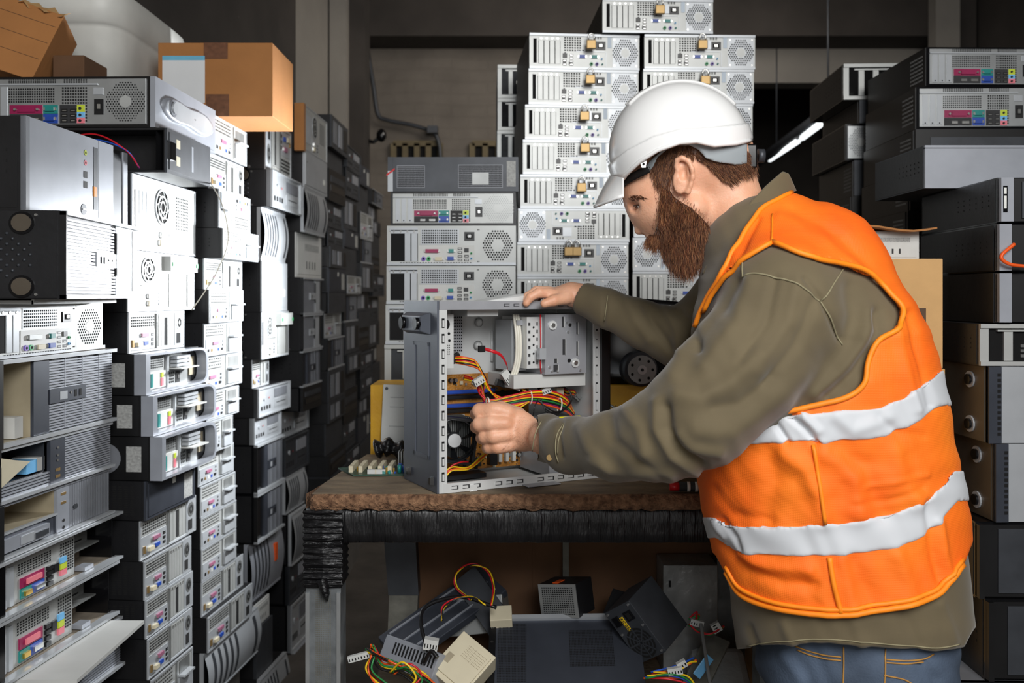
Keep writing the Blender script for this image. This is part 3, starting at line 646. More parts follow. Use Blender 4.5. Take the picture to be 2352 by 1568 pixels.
aisle_col(3.22, 'fourth left stack', [
 ('silverports', 'bumps', B, 268, 388, 607, 666, 1230, {'flip': True, 'D': .5}),
 ('silverbay', 'bumps', B, 388, 474, 612, 690, 1230, {'D': .5}),
 ('louver', 'plain', B, 476, 598, 590, 646, 1240),
 ('greypanel', 'plain', B, 600, 716, 598, 656, 1300),
 ('towerslots', 'bumps', B, 716, 826, 598, 660, 1330, {'desc': 'white tower rear with dark dimpled side', 'D': .5}),
 ('silverports', 'plain', B, 830, 892, 577, 615, 1350), ('silverbay', 'plain', B, 892, 960, 583, 657, 1380, {'desc': 'pale rounded desktop front'}),
 ('silverbay', 'plain', BP, 960, 1022, 573, 636, 1380),
 ('ribdark', 'plain', G, 1024, 1136, 583, 646, 1400), ('ribdark', 'plain', G, 1138, 1250, 583, 646, 1400),
 ('louversticker', 'plain', B, 1262, 1392, 560, 636, 1400),
 ('palepanel', 'plain', B, 1392, 1446, 580, 615, 1400), ('darkplain', 'plain', B, 1446, 1560, 582, 620, 1400, {'desc': 'dark dusty grey computer'}),
 ('louver', 'plain', B, 1560, 1680, 590, 650, 1400),
], .40)
aisle_col(3.64, 'fifth left stack', [
 ('towerrear', 'plain', B, 238, 342, 697, 756, 1230, {'desc': 'tall white tower rear by brown cardboard', 'D': .3}),
 ('greypanel', 'plain', B, 342, 428, 695, 757, 1230),
 ('louver', 'plain', B, 430, 532, 690, 738, 1230),
 ('palepanel', 'plain', B, 534, 636, 677, 735, 1260), ('ribbed', 'plain', B, 638, 722, 690, 736, 1290),
 ('ribbed', 'bumps', B, 722, 806, 690, 734, 1320), ('ribdark', 'plain', B, 806, 890, 688, 732, 1340),
 ('blackplain', 'plain', G, 890, 946, 690, 733, 1360), ('silverbay', 'plain', B, 948, 1010, 634, 700, 1370, {'desc': 'pale desktop front under the black one'}),
 ('darkbay', 'plain', B, 1010, 1096, 645, 700, 1380, {'desc': 'dark desktop with coloured strips in bay'}),
 ('louver', 'plain', B, 1098, 1182, 648, 692, 1400), ('louver', 'plain', G, 1190, 1300, 662, 700, 1400), ('darkbay', 'plain', G, 1300, 1390, 655, 700, 1400),
 ('silverbay', 'plain', G, 1390, 1500, 660, 700, 1400), ('louversticker', 'plain', G, 1500, 1600, 668, 710, 1400, {'desc': 'silver louvred computer cut by frame'}),
], .40)
# --- far stacks down the aisle; their dimness is put into dark case types ---
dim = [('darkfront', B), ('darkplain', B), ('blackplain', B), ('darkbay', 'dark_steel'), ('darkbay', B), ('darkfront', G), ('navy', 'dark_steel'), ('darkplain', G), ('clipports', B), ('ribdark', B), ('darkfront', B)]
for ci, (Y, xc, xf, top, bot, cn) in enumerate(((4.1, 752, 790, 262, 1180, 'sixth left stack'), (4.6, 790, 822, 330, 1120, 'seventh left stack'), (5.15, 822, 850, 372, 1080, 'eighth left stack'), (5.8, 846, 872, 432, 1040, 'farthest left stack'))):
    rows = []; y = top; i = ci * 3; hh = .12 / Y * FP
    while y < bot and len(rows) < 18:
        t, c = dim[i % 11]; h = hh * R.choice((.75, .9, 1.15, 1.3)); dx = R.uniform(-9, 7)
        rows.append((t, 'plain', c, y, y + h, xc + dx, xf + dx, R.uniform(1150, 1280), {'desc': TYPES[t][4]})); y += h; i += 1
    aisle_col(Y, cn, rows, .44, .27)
# --- middle: left stack, double tower, dark stack behind ---
cam_col(2.64, 'left middle stack', [
 ('coolmesh', None, 'dark_steel', 361, 440, 897, {'W': .352}), ('colourwhite', None, B, 441, 517, 897, {'W': .345}),
 ('parallel', None, 'white_steel', 517, 609, 889), ('parallel', None, 'white_steel', 609, 698, 888, {'desc': 'pale slim computer rear with two open slots'}),
 ('parallel', None, 'white_steel', 698, 790, 886, {'desc': 'pale slim computer rear half hidden by open tower'}), ('openslots', None, 'dark_steel', 790, 880, 884),
], .355, k=.01)
cam_col(3.05, 'tall tower, left column', [
 ('padlocked', 'plain', B, 76, 157, 1216, {'k': -.09}), ('padlocked', 'plain', B, 158, 240, 1214, {'k': -.09}), ('padlocked', 'plain', B, 241, 320, 1206, {'k': -.08}),
 ('padlocked', 'plain', B, 320, 400, 1201, {'k': -.06}), ('padlocked', 'plain', B, 400, 478, 1195), ('padlocked', 'plain', B, 478, 555, 1190, {'flip': True, 'desc': 'upside down white slim computer rear'}),
 ('padlocked', 'plain', B, 555, 634, 1188), ('padlocked', 'plain', B, 634, 712, 1188), ('padlocked', 'plain', B, 712, 792, 1190), ('padlocked', 'plain', B, 792, 872, 1190),
], .355)
cam_col(3.05, 'tall tower, right column', [
 ('padlocked', 'plain', B, 80, 158, 1480), ('padlocked', 'plain', B, 158, 237, 1477), ('padlocked', 'plain', B, 237, 316, 1474), ('padlocked', 'plain', B, 316, 394, 1470), ('padlocked', 'plain', B, 394, 470, 1466),
 ('padlocked', 'plain', B, 470, 545, 1455, {'flip': True, 'desc': 'upside down white computer beside the beard'}), ('padlocked', 'plain', B, 545, 622, 1453, {'flip': True, 'desc': 'second upside down white computer'}),
 ('padlocked', 'plain', B, 622, 700, 1453), ('padlocked', 'plain', B, 700, 780, 1455), ('padlocked', 'plain', B, 780, 872, 1455),
], .355)
z = zof(76, 3.05)
computer('padlocked', 'plain', B, ((1384 - CX) / FP * 3.05, 3.05, z + .0015), .05, (.355, .108, .42), 'white slim computer rear alone on top of the tall tower', 'computers stacked behind the bench')
cam_col(3.62, 'dark stack behind tower', [
 ('openslots', None, 'dark_steel', 150, 226, 1143, {'desc': 'black cased computer showing a lone slot cover'}), ('openslots', None, 'dark_steel', 226, 300, 1143), ('openslots', None, 'dark_steel', 300, 372, 1142), ('openslots', None, 'dark_steel', 372, 446, 1142), ('parallel', None, 'dark_steel', 446, 520, 1142), ('parallel', None, 'dark_steel', 520, 600, 1142)], .3)
# --- right-hand stacks ---
GR = 'black computers stacked on the right'
cam_col(2.7, 'right rear stack', [
 ('colour', 'label', G, 108, 198, 2128, {'k': -.02}), ('colour', 'label', G, 198, 297, 2105, {'k': .03}), ('blackplain', 'label', G, 297, 392, 2100, {'k': .03}), ('blackplain', 'label', G, 392, 484, 2088, {'k': .05}), ('blackplain', 'label', G, 484, 580, 2082, {'k': .05}), ('blackplain', 'plain', G, 580, 680, 2082, {'k': .05})], .4, GR)
cam_col(3.2, 'far right stack behind', [
 ('openslots', 'plain', G, 148, 230, 1936, {'k': .05}), ('darkplain', 'plain', G, 230, 284, 1972, {'k': .04}), ('colour', 'plain', G, 284, 368, 1942, {'k': .05, 'flip': True, 'desc': 'black computer with hexagon mesh'}), ('darkplain', 'label', G, 368, 450, 1960, {'k': .05}), ('blackplain', 'label', G, 450, 540, 1955, {'k': .05}), ('blackplain', 'plain', G, 540, 630, 1955, {'k': .05})], .36, GR)
cam_col(2.02, 'nearest right stack', [
 ('blacklogo', 'plain', G, 408, 512, 2290, {'k': .03}), ('blackopen', 'plain', G, 512, 624, 2286, {'k': .03}), ('blacklatch', 'ports', G, 624, 742, 2286, {'k': .03}),
 ('openslots', 'plain', B, 744, 839, 2248, {'k': .02, 'desc': 'white computer rear with empty slot bars'}), ('towerside', 'feet', 'bronze_steel', 840, 1016, 2264, {'k': -.03, 'W': .3}), ('towerside', 'feet', 'bronze_steel', 1016, 1196, 2280, {'k': -.03, 'W': .3}),
 ('blackbay', 'plain', G, 1198, 1372, 2240, {'k': .02, 'desc': 'glossy black tower with open bay'}), ('blackbay', 'plain', G, 1374, 1560, 2262, {'k': .02, 'desc': 'scratched black tower with dark bay'}), ('darkbay', 'plain', 'grey_plastic', 1562, 1700, 2200, {'k': .02})], .36, GR, D=.40)
z = zof(408, 2.02)
computer('silverplain', 'plain', 'dark_steel', ((2122 - CX) / FP * 2.24, 2.24, z + .002), .0, (.46, .1, .3), 'long plain silver desktop front jutting out at upper right', GR)
# --- red wire and cloth etc are built later ---
# ---- shell ----
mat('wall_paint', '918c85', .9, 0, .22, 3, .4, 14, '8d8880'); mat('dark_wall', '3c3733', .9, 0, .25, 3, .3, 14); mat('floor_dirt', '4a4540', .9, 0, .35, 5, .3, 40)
def brickmat():
    m = mat('painted_brick', '6f6860', .9, 0, .18, 4, 0); nt = m.node_tree; N = nt.nodes; L = nt.links; b = N['Principled BSDF']
    tc = [n for n in N if n.type == 'TEX_COORD'][0]; mp = N.new('ShaderNodeMapping'); mp.inputs['Rotation'].default_value = (PI / 2, 0, 0); L.new(tc.outputs['Object'], mp.inputs[0])
    br = N.new('ShaderNodeTexBrick'); br.inputs['Scale'].default_value = 3.2; br.inputs['Mortar Size'].default_value = .02; br.inputs['Color1'].default_value = (1, 1, 1, 1); br.inputs['Color2'].default_value = (.8, .8, .8, 1); br.inputs['Mortar'].default_value = (.1, .1, .1, 1); br.inputs['Brick Width'].default_value = .8
    nz = N.new('ShaderNodeTexNoise'); nz.inputs['Scale'].default_value = 5; mx = N.new('ShaderNodeMixRGB'); mx.inputs[0].default_value = .08; L.new(mp.outputs[0], mx.inputs[1]); L.new(nz.outputs['Color'], mx.inputs[2]); L.new(mx.outputs[0], br.inputs['Vector'])
    bp = N.new('ShaderNodeBump'); bp.inputs['Strength'].default_value = .8; bp.inputs['Distance'].default_value = .03; L.new(br.outputs['Color'], bp.inputs['Height']); L.new(bp.outputs[0], b.inputs['Normal'])
brickmat()
def lw(Y, d=0): return Vector((-1.47 + .085 * (Y - 2.3) - d, Y, 0))
mb = MB(); mb.box(-2.2, 3.2, -1.2, 11, -.1, 0, 'floor_dirt'); struct('floor', mb)
mb = MB(); mb.box(-2.2, 3.2, -1.2, 11, 3.5, 3.6, 'dark_wall'); struct('ceiling', mb)
mb = MB()
a, c = lw(-1), lw(7.2)
mb.hexa([(a.x - .2, a.y, 0), (a.x, a.y, 0), (c.x, c.y, 0), (c.x - .2, c.y, 0), (a.x - .2, a.y, 3.5), (a.x, a.y, 3.5), (c.x, c.y, 3.5), (c.x - .2, c.y, 3.5)], 'wall_paint'); struct('wall_left', mb)
# ledge line and seams of the left wall
zl = zof(60, 3.0)
mb = MB(); p = lw(1.2); q = lw(5.2)
mb.hexa([(p.x, p.y, 2.24), (p.x + .05, p.y, 2.24), (q.x + .05, q.y, 2.24), (q.x, q.y, 2.24), (p.x, p.y, 3.5), (p.x + .05, p.y, 3.5), (q.x + .05, q.y, 3.5), (q.x, q.y, 3.5)], 'dark_wall'); struct('trim_101', mb)
for i, Y in enumerate((3.1, 4.0, 4.9)):
    p = lw(Y); mb = MB(); mb.box(p.x - .005, p.x + .012, Y, Y + .035, 1.2, 2.24, 'concrete'); struct('trim_%d' % (102 + i), mb)
# pilaster at the end of the left wall and conduit
mb = MB(); x0, x1 = W(757, 0, 6).x, W(795, 0, 6).x; mb.box(x0, x1, 6.0, 6.3, 0, 3.5, 'wall_paint'); struct('column_1', mb)
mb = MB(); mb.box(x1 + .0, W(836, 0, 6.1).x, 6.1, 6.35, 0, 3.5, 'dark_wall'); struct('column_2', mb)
# back wall: painted brick, beam above, opening on the right into a dark bay
YB = 7.0
def wx(px, Y=YB): return (px - CX) / FP * Y
def wz(py, Y=YB): return EYE + (HY - py) / FP * Y
mb = MB(); mb.box(-1.6, wx(1500), YB, YB + .2, 0, 3.5, 'painted_brick'); struct('wall_back', mb)
mb = MB(); mb.box(wx(1500), 3.2, YB, YB + .2, wz(190), 3.5, 'wall_paint'); struct('wall_back_upper', mb)
mb = MB(); mb.box(-1.15, 3.2, YB - .35, YB - .001, wz(112), wz(18), 'dark_wall'); struct('trim_105', mb)
mb = MB(); mb.box(-1.15, 3.2, YB - .5, YB - .355, wz(10), wz(2), 'concrete'); struct('trim_106', mb)
mb = MB(); mb.box(wx(1500), 4.2, 10, 10.1, 0, 3.5, 'dark_wall'); struct('wall_bay', mb)
mb = MB(); mb.box(3.2, 3.3, -1.2, 11, 0, 3.5, 'dark_wall'); struct('wall_right', mb)
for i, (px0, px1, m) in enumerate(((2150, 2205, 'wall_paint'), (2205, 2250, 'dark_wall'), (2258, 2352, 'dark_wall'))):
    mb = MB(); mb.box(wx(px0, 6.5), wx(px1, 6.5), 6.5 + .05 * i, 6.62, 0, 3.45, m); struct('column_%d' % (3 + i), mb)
mat('vent_frame', '6b6048', .8)
# low vents in the brick
for i, (a, c, n) in enumerate(((905, 1012, 4), (1085, 1145, 2))):
    mb = MB(); x0, x1, z0, z1 = wx(a), wx(c), wz(364), wz(331); w = (x1 - x0) / n
    mb.box(x0, x1, YB - .012, YB - .002, z0, z1, 'hole')

    for k in range(n + 1): mb.box(x0 + w * k - .02, x0 + w * k + .02, YB - .045, YB - .012, z0, z1, 'vent_frame')
    mb.box(x0, x1, YB - .045, YB - .012, z1 - .02, z1 + .02, 'vent_frame'); mb.box(x0, x1, YB - .045, YB - .012, z0 - .02, z0, 'vent_frame')
    struct('window_%d' % (i + 1), mb)
# cable on the wall, gooseneck lamp
mb = MB(); mb.tube(catmull([W(825, -10, 6.9), W(845, 120, 6.92), W(858, 200, 6.92), W(868, 262, 6.92), W(890, 276, 6.92), W(950, 288, 6.92), W(995, 305, 6.92), W(1008, 330, 6.92), W(1012, 365, 6.92)]), .016, 'dark_steel', 6)
mb.box(wx(985), wx(1008), 6.86, 6.95, wz(312), wz(296), 'dark_steel')
tag(mb.build('wall_cable'), 'dark cable sagging down the brick wall to a junction box', 'cable')
t = thing('wall_lamp', 'small dark lamp on a bent arm beside the brick wall', 'lamp', W(840, 330, 6.3))
mb = MB(); o = W(840, 330, 6.3); mb.tube(catmull([W(838, 350, 6.3) - o, W(844, 325, 6.3) - o, W(858, 326, 6.3) - o, W(872, 314, 6.3) - o]), .012, 'gloss_black', 6); mb.build('arm', t)
mb = MB(); mb.ball(W(876, 311, 6.3) - o, .035, .03, .045, 'gloss_black', 10); mb.build('lamp_shade', t)
mb = MB(); mb.cyl(W(838, 350, 6.3) - o, Vector((W(838, 350, 6.3).x, 6.35, 0)) - Vector((o.x, o.y, W(838, 350, 6.3).z * 0 + o.z)), .014, 'gloss_black', 8); mb.build('pole', t)
# strip light fixtures in the bay
mat('tube_glow', 'eef4f6', .4, 0, 0, emit=1.6)
P0, P1, P2, P3, P4, P5 = W(1700, 412, 7.6), W(1768, 366, 7.0), W(1833, 323, 6.3), W(1843, 316, 6.2), W(1883, 286, 5.8), W(1990, 205, 5.0)
t = thing('strip_light', 'slanting twin strip light hanging behind the right stacks', 'light', P1)
for q in (P1, P4):
    mb = MB(); q2 = Vector((q.x, q.y, 3.5)); mb.tube([q - P1 + Vector((.05, 0, .1)), q2 - P1 + Vector((.05, 0, 0))], .006, 'dark_steel', 5); mb.build('hanging_rod', t)
mb = MB(); mb.tube([P0 - P1 + Vector((.05, 0, .07)), P5 - P1 + Vector((.05, 0, .07))], .05, 'dark_steel', 4); mb.build('light_housing', t)
for q in ((P1, P2), (P3, P4)):
    mb = MB(); mb.tube([q[0] - P1, q[1] - P1], .02, 'tube_glow', 8); mb.build('light_tube', t)
# ---- lights ----
def area(name, loc, aim, size, power, col=(1, 1, 1), sy=None, spread=None):
    l = bpy.data.lights.new(name, 'AREA'); l.energy = power; l.color = col; l.shape = 'RECTANGLE'; l.size = size; l.size_y = sy or size
    if spread: l.spread = spread
    o = bpy.data.objects.new(name, l); COL.objects.link(o); o.location = loc
    o.rotation_euler = (Vector(aim) - Vector(loc)).to_track_quat('-Z', 'Y').to_euler(); return o
area('key_softbox', (.9, -.9, 2.75), (.3, 2.2, 1.15), 1.4, 86, (1, .985, .96))
area('left_fill', (.25, -.5, 2.1), (-.9, 2.4, .9), .8, 20, (.93, .96, 1))
area('low_fill', (.1, -.5, .95), (.1, 2.2, .55), 1.0, 5.5, (1, .97, .93))
l = bpy.data.lights.new('wall_flash', 'SPOT'); l.energy = 150; l.spot_size = math.radians(140); l.spot_blend = .9; l.shadow_soft_size = .07; l.color = (.94, .97, 1)
o = bpy.data.objects.new('wall_flash', l); COL.objects.link(o); o.location = (-.24, 3.26, 1.47); o.rotation_euler = (Vector((-.93, 2.72, 1.36)) - o.location).to_track_quat('-Z', 'Y').to_euler()
area('hall_fill', (.8, 5.2, 3.3), (.4, 6.5, 1.0), 1.5, 48, (1, .93, .85))  # added fill with no lamp there, lifts the dark back wall
w = bpy.data.worlds.new('world'); S.world = w; w.use_nodes = True; w.node_tree.nodes['Background'].inputs[0].default_value = (.8, .85, 1, 1); w.node_tree.nodes['Background'].inputs[1].default_value = .03
TZ = .957
mat('board_top', '5f4f3d', .75, 0, .3, 9, .35, 60, '85745c', aniso=(1, 2.4, 1)); mat('board_edge', '684630', .95, 0, .4, 75, 1.0, 150, '9c7658')
mat('wrap_black', '131315', .3, 0, .3, 5, .6, 16, aniso=(9, 1, 1)); mat('wrap_band', '101012', .2, 0, .3, 5, .7, 22, aniso=(1, 1, 6)); mat('galvanised', '6f7375', .45, .6, .25, 16, .1, 40, '92979a'); mat('dirty_steel', '6b6a62', .7, .2, .35, 22, .2, 40)
mat('yellow_paint', 'd39a12', .55, 0, .18, 8, .15, 60, 'e0ad22'); mat('cardboard', 'a26d3c', .85, 0, .06, 12, .08, 90); mat('cardboard_pale', 'c9a06b', .85, 0, .06, 12, .08, 90); mat('cardboard_dark', '5f432d', .9, 0, .15, 10); mat('tape', '6b4630', .4, 0, .25, 70); mat('paper', 'd7d9da', .7, 0, .03); mat('paper_blue', '69aecb', .7)
mat('white_plastic_bin', 'd6d6d0', .5, 0, .07, 10, .05, 30); mat('brown_print', '5a4636', .9); mat('plastic_film', '8b8d8c', .3, 0, .3, 12, .8, 18)
# ---- workbench ----
bench = thing('workbench', 'worn chipboard workbench with black wrapped apron and galvanised legs', 'table', (-.42, 1.94, 0)); bl = bench.location
BW, BD = .96, .50
mb = MB(); n = 90
def edge(i, row):      # rough broken front edge profile
    x = i / n * BW; j = math.sin(i * 1.7) * .0015 + R.uniform(-.0018, .0018)
    return [(x, .006 + j, 0.001), (x, j * 1.3, -.004 + j), (x, -.004 + j + R.uniform(-.002, .002), -.015), (x, -.001 + R.uniform(-.002, .003), -.027), (x, .004, -.031 + j)]
rows = [edge(i, 0) for i in range(n + 1)]
rows[0] = [(p[0] + .012, p[1] + .012, p[2]) for p in rows[0]]
mb.grid(rows, 'board_edge', smooth=True)
mb.poly([(0.012, .01, 0), (BW, .008, 0), (BW, BD, 0), (.05, BD, 0), (.014, .12, 0)], 'board_top'); mb.poly([(0.012, .01, -.031), (.014, .12, -.031), (.05, BD, -.031), (BW, BD, -.031), (BW, .008, -.031)], 'board_edge')
mb.poly([(.0, .012, .0), (.014, .12, 0), (.014, .12, -.031), (.0, .012, -.031)], 'board_edge'); mb.poly([(.014, .12, 0), (.05, BD, 0), (.05, BD, -.031), (.014, .12, -.031)], 'board_edge')
mb.poly([(BW, .008, -.031), (BW, BD, -.031), (BW, BD, 0), (BW, .008, 0)], 'board_edge'); mb.poly([(.05, BD, -.031), (.05, BD, 0), (BW, BD, 0), (BW, BD, -.031)], 'board_edge')
mb.v = [(x, y, z + TZ) for x, y, z in mb.v]
mb.build('tabletop', bench)
mb = MB(); k = 120
def wav(x, z): return .0016 * math.sin(x * 190 + 3 * math.sin(x * 31)) + .0012 * math.sin(x * 83 + z * 40)
mb.grid([[(.004 + i / k * (BW - .01), .012 + wav(i / k * BW, z) + (.004 if z in (-.032, -.1) else 0), TZ + z) for z in (-.032, -.04, -.06, -.08, -.095, -.1)] for i in range(k + 1)], 'wrap_black')
mb.box(.004, BW - .01, .018, .06, TZ - .1, TZ - .032, 'wrap_black'); mb.box(.06, BW, BD - .06, BD - .02, TZ - .1, TZ - .032, 'wrap_black'); mb.build('apron', bench)
def leg(x, y, w, d, wrapped, m='galvanised', perf=False):
    mb = MB(); mb.box(x, x + w, y, y + d, 0, TZ - .03, m)
    if perf:
        for s in (0, w - .008): mb.box(x + s, x + s + .008, y - .005, y, 0, TZ - .2, 'zinc_steel')
        for i in range(9):
            for j in range(110): mb.box(x + .02 + i * .0036, x + .022 + i * .0036, y - .0008, y, .3 + j * .0042, .3024 + j * .0042, 'dirty_steel')
    g = mb.build('leg', bench)
    if wrapped:
        mb = MB(); rows = []
        for i in range(40):
            z = TZ - .032 - i / 39 * .158; e = .0035 + .0014 * math.sin(i * 1.9) + R.uniform(0, .0012)
            rows.append([(x - e, y - e - .002, z), (x + w * .5, y - e - .004 - .001 * math.sin(i), z), (x + w + e, y - e - .002, z), (x + w + e, y + d + e, z), (x - e, y + d + e, z)])
        mb.grid(rows, 'wrap_band', True, False, False)
        for i in range(4): q = .03 + .03 * i; mb.tube([(x - .002, y - .007, TZ - .06 - q), (x + w * .6, y - .011, TZ - .062 - q + .004 * (i % 2)), (x + w + .002, y - .007, TZ - .058 - q)], .0012, 'wrap_band', 5)
        mb.tube([(x + .035, y - .011, TZ - .17), (x + .043, y - .016, TZ - .2), (x + .045, y - .008, TZ - .215)], [.012, .009, .002], 'wrap_band', 6)
        mb.build('plastic_wrap', g)
leg(.0, .012, .071, .06, True, perf=True); leg(BW - .035, .012, .071, .06, False); leg(BW - .035, BD - .08, .071, .06, False)
mb = MB(); x0 = .075; y0 = BD - .1
mb.hexa([(x0 + .02, y0, 0), (x0 + .09, y0, 0), (x0 + .09, y0 + .05, 0), (x0 + .02, y0 + .05, 0), (x0 + .045, y0, .63), (x0 + .115, y0, .63), (x0 + .115, y0 + .05, .63), (x0 + .045, y0 + .05, .63)], 'dirty_steel')
mb.hexa([(x0 + .043, y0 - .002, .63), (x0 + .117, y0 - .002, .63), (x0 + .117, y0 + .052, .63), (x0 + .043, y0 + .052, .63), (x0 + .02, y0 - .002, TZ - .03), (x0 + .1, y0 - .002, TZ - .03), (x0 + .1, y0 + .052, TZ - .03), (x0 + .02, y0 + .052, TZ - .03)], 'dark_steel'); mb.build('leg', bench)
mb = MB(); SZ = .46; mb.box(.1, BW - .02, .1, BD - .07, SZ - .02, SZ, 'board_top'); mb.build('lower_shelf', bench)
mb = MB(); mb.box(.545, .56, BD - .085, BD - .07, SZ - .02, TZ - .1, 'dirty_steel'); mb.build('back_strut', bench)
# ---- boxes slanted by three known corners ----
LASTF = [0]
def slab(name, label, cat, O, A, Bp, depth, m, fn=None, group=None, bevel=.0015, case=True):
    O, A, Bp = W(*O), W(*A), W(*Bp); e1 = A - O; e2 = Bp - O; w = e1.length; u = e1.normalized(); e2 = e2 - u * e2.dot(u); h = e2.length; v = e2.normalized(); nn = u.cross(v)
    if nn.y > 0: nn = -nn
    t = thing(name, label, cat, O, 0, group); parts = {}
    mb = MB(); b = -nn * depth
    if case: mb.hexa([Vector(), u * w, u * w + b, b, v * h, u * w + v * h, u * w + v * h + b, v * h + b], m); mb.build('casing' if depth > .03 else 'panel', t, bevel)
    f = Face(parts, (0, 0, 0), u, v, nn, w, h)
    f.side = lambda: Face(parts, u * w, -nn, v, u, depth, h)
    f.top = lambda: Face(parts, v * h, u, -nn, v, w, depth)
    if fn: fn(f)
    prim = None
    for k, q in parts.items():
        if q.f: q.build(bn(k), t)
    LASTF[0] = (f, u, v); return t
# brown cardboard behind the pile, grey box in film
def bxthing(name, label, cat, x0, x1, y0, y1, z0, z1, m, extra=None, rz=0, group=None, bevel=.002, part='box_body'):
    t = thing(name, label, cat, (x0, y0, z0), rz, group); mb = MB(); mb.box(0, x1 - x0, 0, y1 - y0, 0, z1 - z0, m); mb.build(part, t, bevel)
    if extra:
        parts = {}; extra(Face(parts, (0, 0, 0), (1, 0, 0), (0, 0, 1), (0, -1, 0), x1 - x0, z1 - z0), Face(parts, (x1 - x0, 0, 0), (0, 1, 0), (0, 0, 1), (1, 0, 0), y1 - y0, z1 - z0))
        for k, q in parts.items(): q.build(k, t)
    return t
bxthing('cardboard_box', 'large brown cardboard box standing behind the pile under the bench', 'box', -.3, .5, 2.4 - .007, 2.438, 0, .85, 'cardboard_dark', lambda f, g: f.b('flap_seam', .44, 0, .445, 1, 'cardboard_dark', .003))
bxthing('metal_box', 'grey metal box wrapped in cloudy film under the bench', 'box', .36, .49, 2.28, 2.385, SZ + .001, zof(1298, 2.28), 'plastic_film', lambda f, g: f.b('panel_slots', .1, .8, .14, .86, 'hole', .001))
# pile
def psu_hex(f): f.b('>vent_panel', 0, 0, 1, 1, 'zinc_steel', .002); f.grid('>vent_panel', .08, .08, .92, .92, 15, 13, fu=.6, fv=.6); f.top().b('rating_label', .35, .1, .5, .5, 'cable_orange', .0015)
slab('power_supply', 'honeycomb fronted power supply tilted against the cardboard under the bench', 'power supply', (1245, 1417, 2.22), (1331, 1419, 2.17), (1300, 1341, 2.19), .08, 'black_steel', psu_hex, 'loose power supplies')
def psu_fan(f):
    f.b('rear_plate', 0, 0, 1, 1, 'dark_steel', .0015); f.b('fuse_label', .18, .52, .45, .64, 'cable_yellow', .0025)
    for u, v in ((.05, .07), (.95, .07), (.05, .93), (.95, .93), (.45, .93), (.45, .07)): f.disc('screws', u, v, .003, 'screw', .004, 8, 0, .001)
    f.b('power_socket', .13, .14, .3, .42, 'gloss_black', .004); f.q('power_socket', .16, .2, .27, .36, 'hole', .0045); f.b('power_switch', .13, .66, .3, .86, 'gloss_black', .006)
    for r in (.036, .027, .018, .009): f.disc('fan_grille', .7, .5, r, 'hole', .0025, 28, r - .005)
    mb = f.mb('fan_grille')
    for a in (0, PI / 2, PI / 4 * 3, PI / 4): mb.poly([f.pt(.7 + x / f.w, .5 + y / f.h, .003) for x, y in [(math.cos(a) * s * .037 - math.sin(a) * q * .002, math.sin(a) * s * .037 + math.cos(a) * q * .002) for s, q in ((-1, -1), (1, -1), (1, 1), (-1, 1))]], 'dark_steel')
    for u, v in ((.04, .1), (.04, .9), (.96, .1), (.96, .9), (.5, .9)): f.top().disc('screws', u, v, .003, 'screw', .004, 8, 0, .001)
def txt(s, size, m, parent, loc, U, V, name='lettering', ext=.0004):
    c = bpy.data.curves.new(name, 'FONT'); c.body = s; c.size = size; c.extrude = ext; c.materials.append(M(m)); o = bpy.data.objects.new(name, c); COL.objects.link(o)
    me = None; dg = bpy.context.evaluated_depsgraph_get(); me = bpy.data.meshes.new_from_object(o.evaluated_get(dg)); bpy.data.objects.remove(o)
    o = bpy.data.objects.new(name, me); COL.objects.link(o); o.parent = parent; U = Vector(U).normalized(); V = Vector(V).normalized(); N_ = U.cross(V)
    o.matrix_local = Matrix((( U.x, V.x, N_.x, loc[0]), (U.y, V.y, N_.y, loc[1]), (U.z, V.z, N_.z, loc[2]), (0, 0, 0, 1))); return o
ps = slab('power_supply', 'black power supply with round fan grille and yellow voltage label', 'power supply', (1443, 1379, 2.07), (1529, 1496, 2.05), (1406, 1431, 2.12), .105, 'dark_steel', psu_fan, 'loose power supplies')
_f, _u, _v = LASTF[0]; txt('AC 230V', .0105, 'print', ps, _f.pt(.19, .615, .003), _u, -_v)
def psu_plain(f): f.b('vent_panel', .02, .05, .98, .95, 'dull_steel', .001)
slab('power_supply', 'plain grey power supply under the black cable loop', 'power supply', (1012, 1465, 2.26), (1160, 1450, 2.24), (1036, 1376, 2.28), .09, 'dull_steel', psu_plain, 'loose power supplies')
def psu_slits(f):
    for i in range(13): f.b('vent_slits', .2 + .06 * i, .45, .225 + .06 * i, .85, 'hole', .001)
slab('power_supply', 'light grey power supply with slits at lower left of the pile', 'power supply', (866, 1520, 2.08), (988, 1568, 1.98), (890, 1456, 2.1), .13, 'silver_plastic', psu_slits, 'loose power supplies')
def ridged(f):
    for v in (.12, .5, .8): f.b('ridge', .08, v, .94, v + .02, 'silver_plastic', .004)
slab('side_panel', 'big dark ridged case panel leaning at back of the pile', 'panel', (868, 1462, 2.22), (1102, 1300, 2.36), (960, 1500, 2.16), .02, 'navy_metal', ridged)
slab('side_panel', 'dark pointed case panel behind the looped cables', 'panel', (1190, 1440, 2.2), (1090, 1298, 2.3), (1110, 1440, 2.22), .02, 'dark_steel')
slab('side_panel', 'black square panel between the two power supplies', 'panel', (1375, 1430, 2.2), (1408, 1350, 2.25), (1450, 1400, 2.2), .02, 'black_steel')
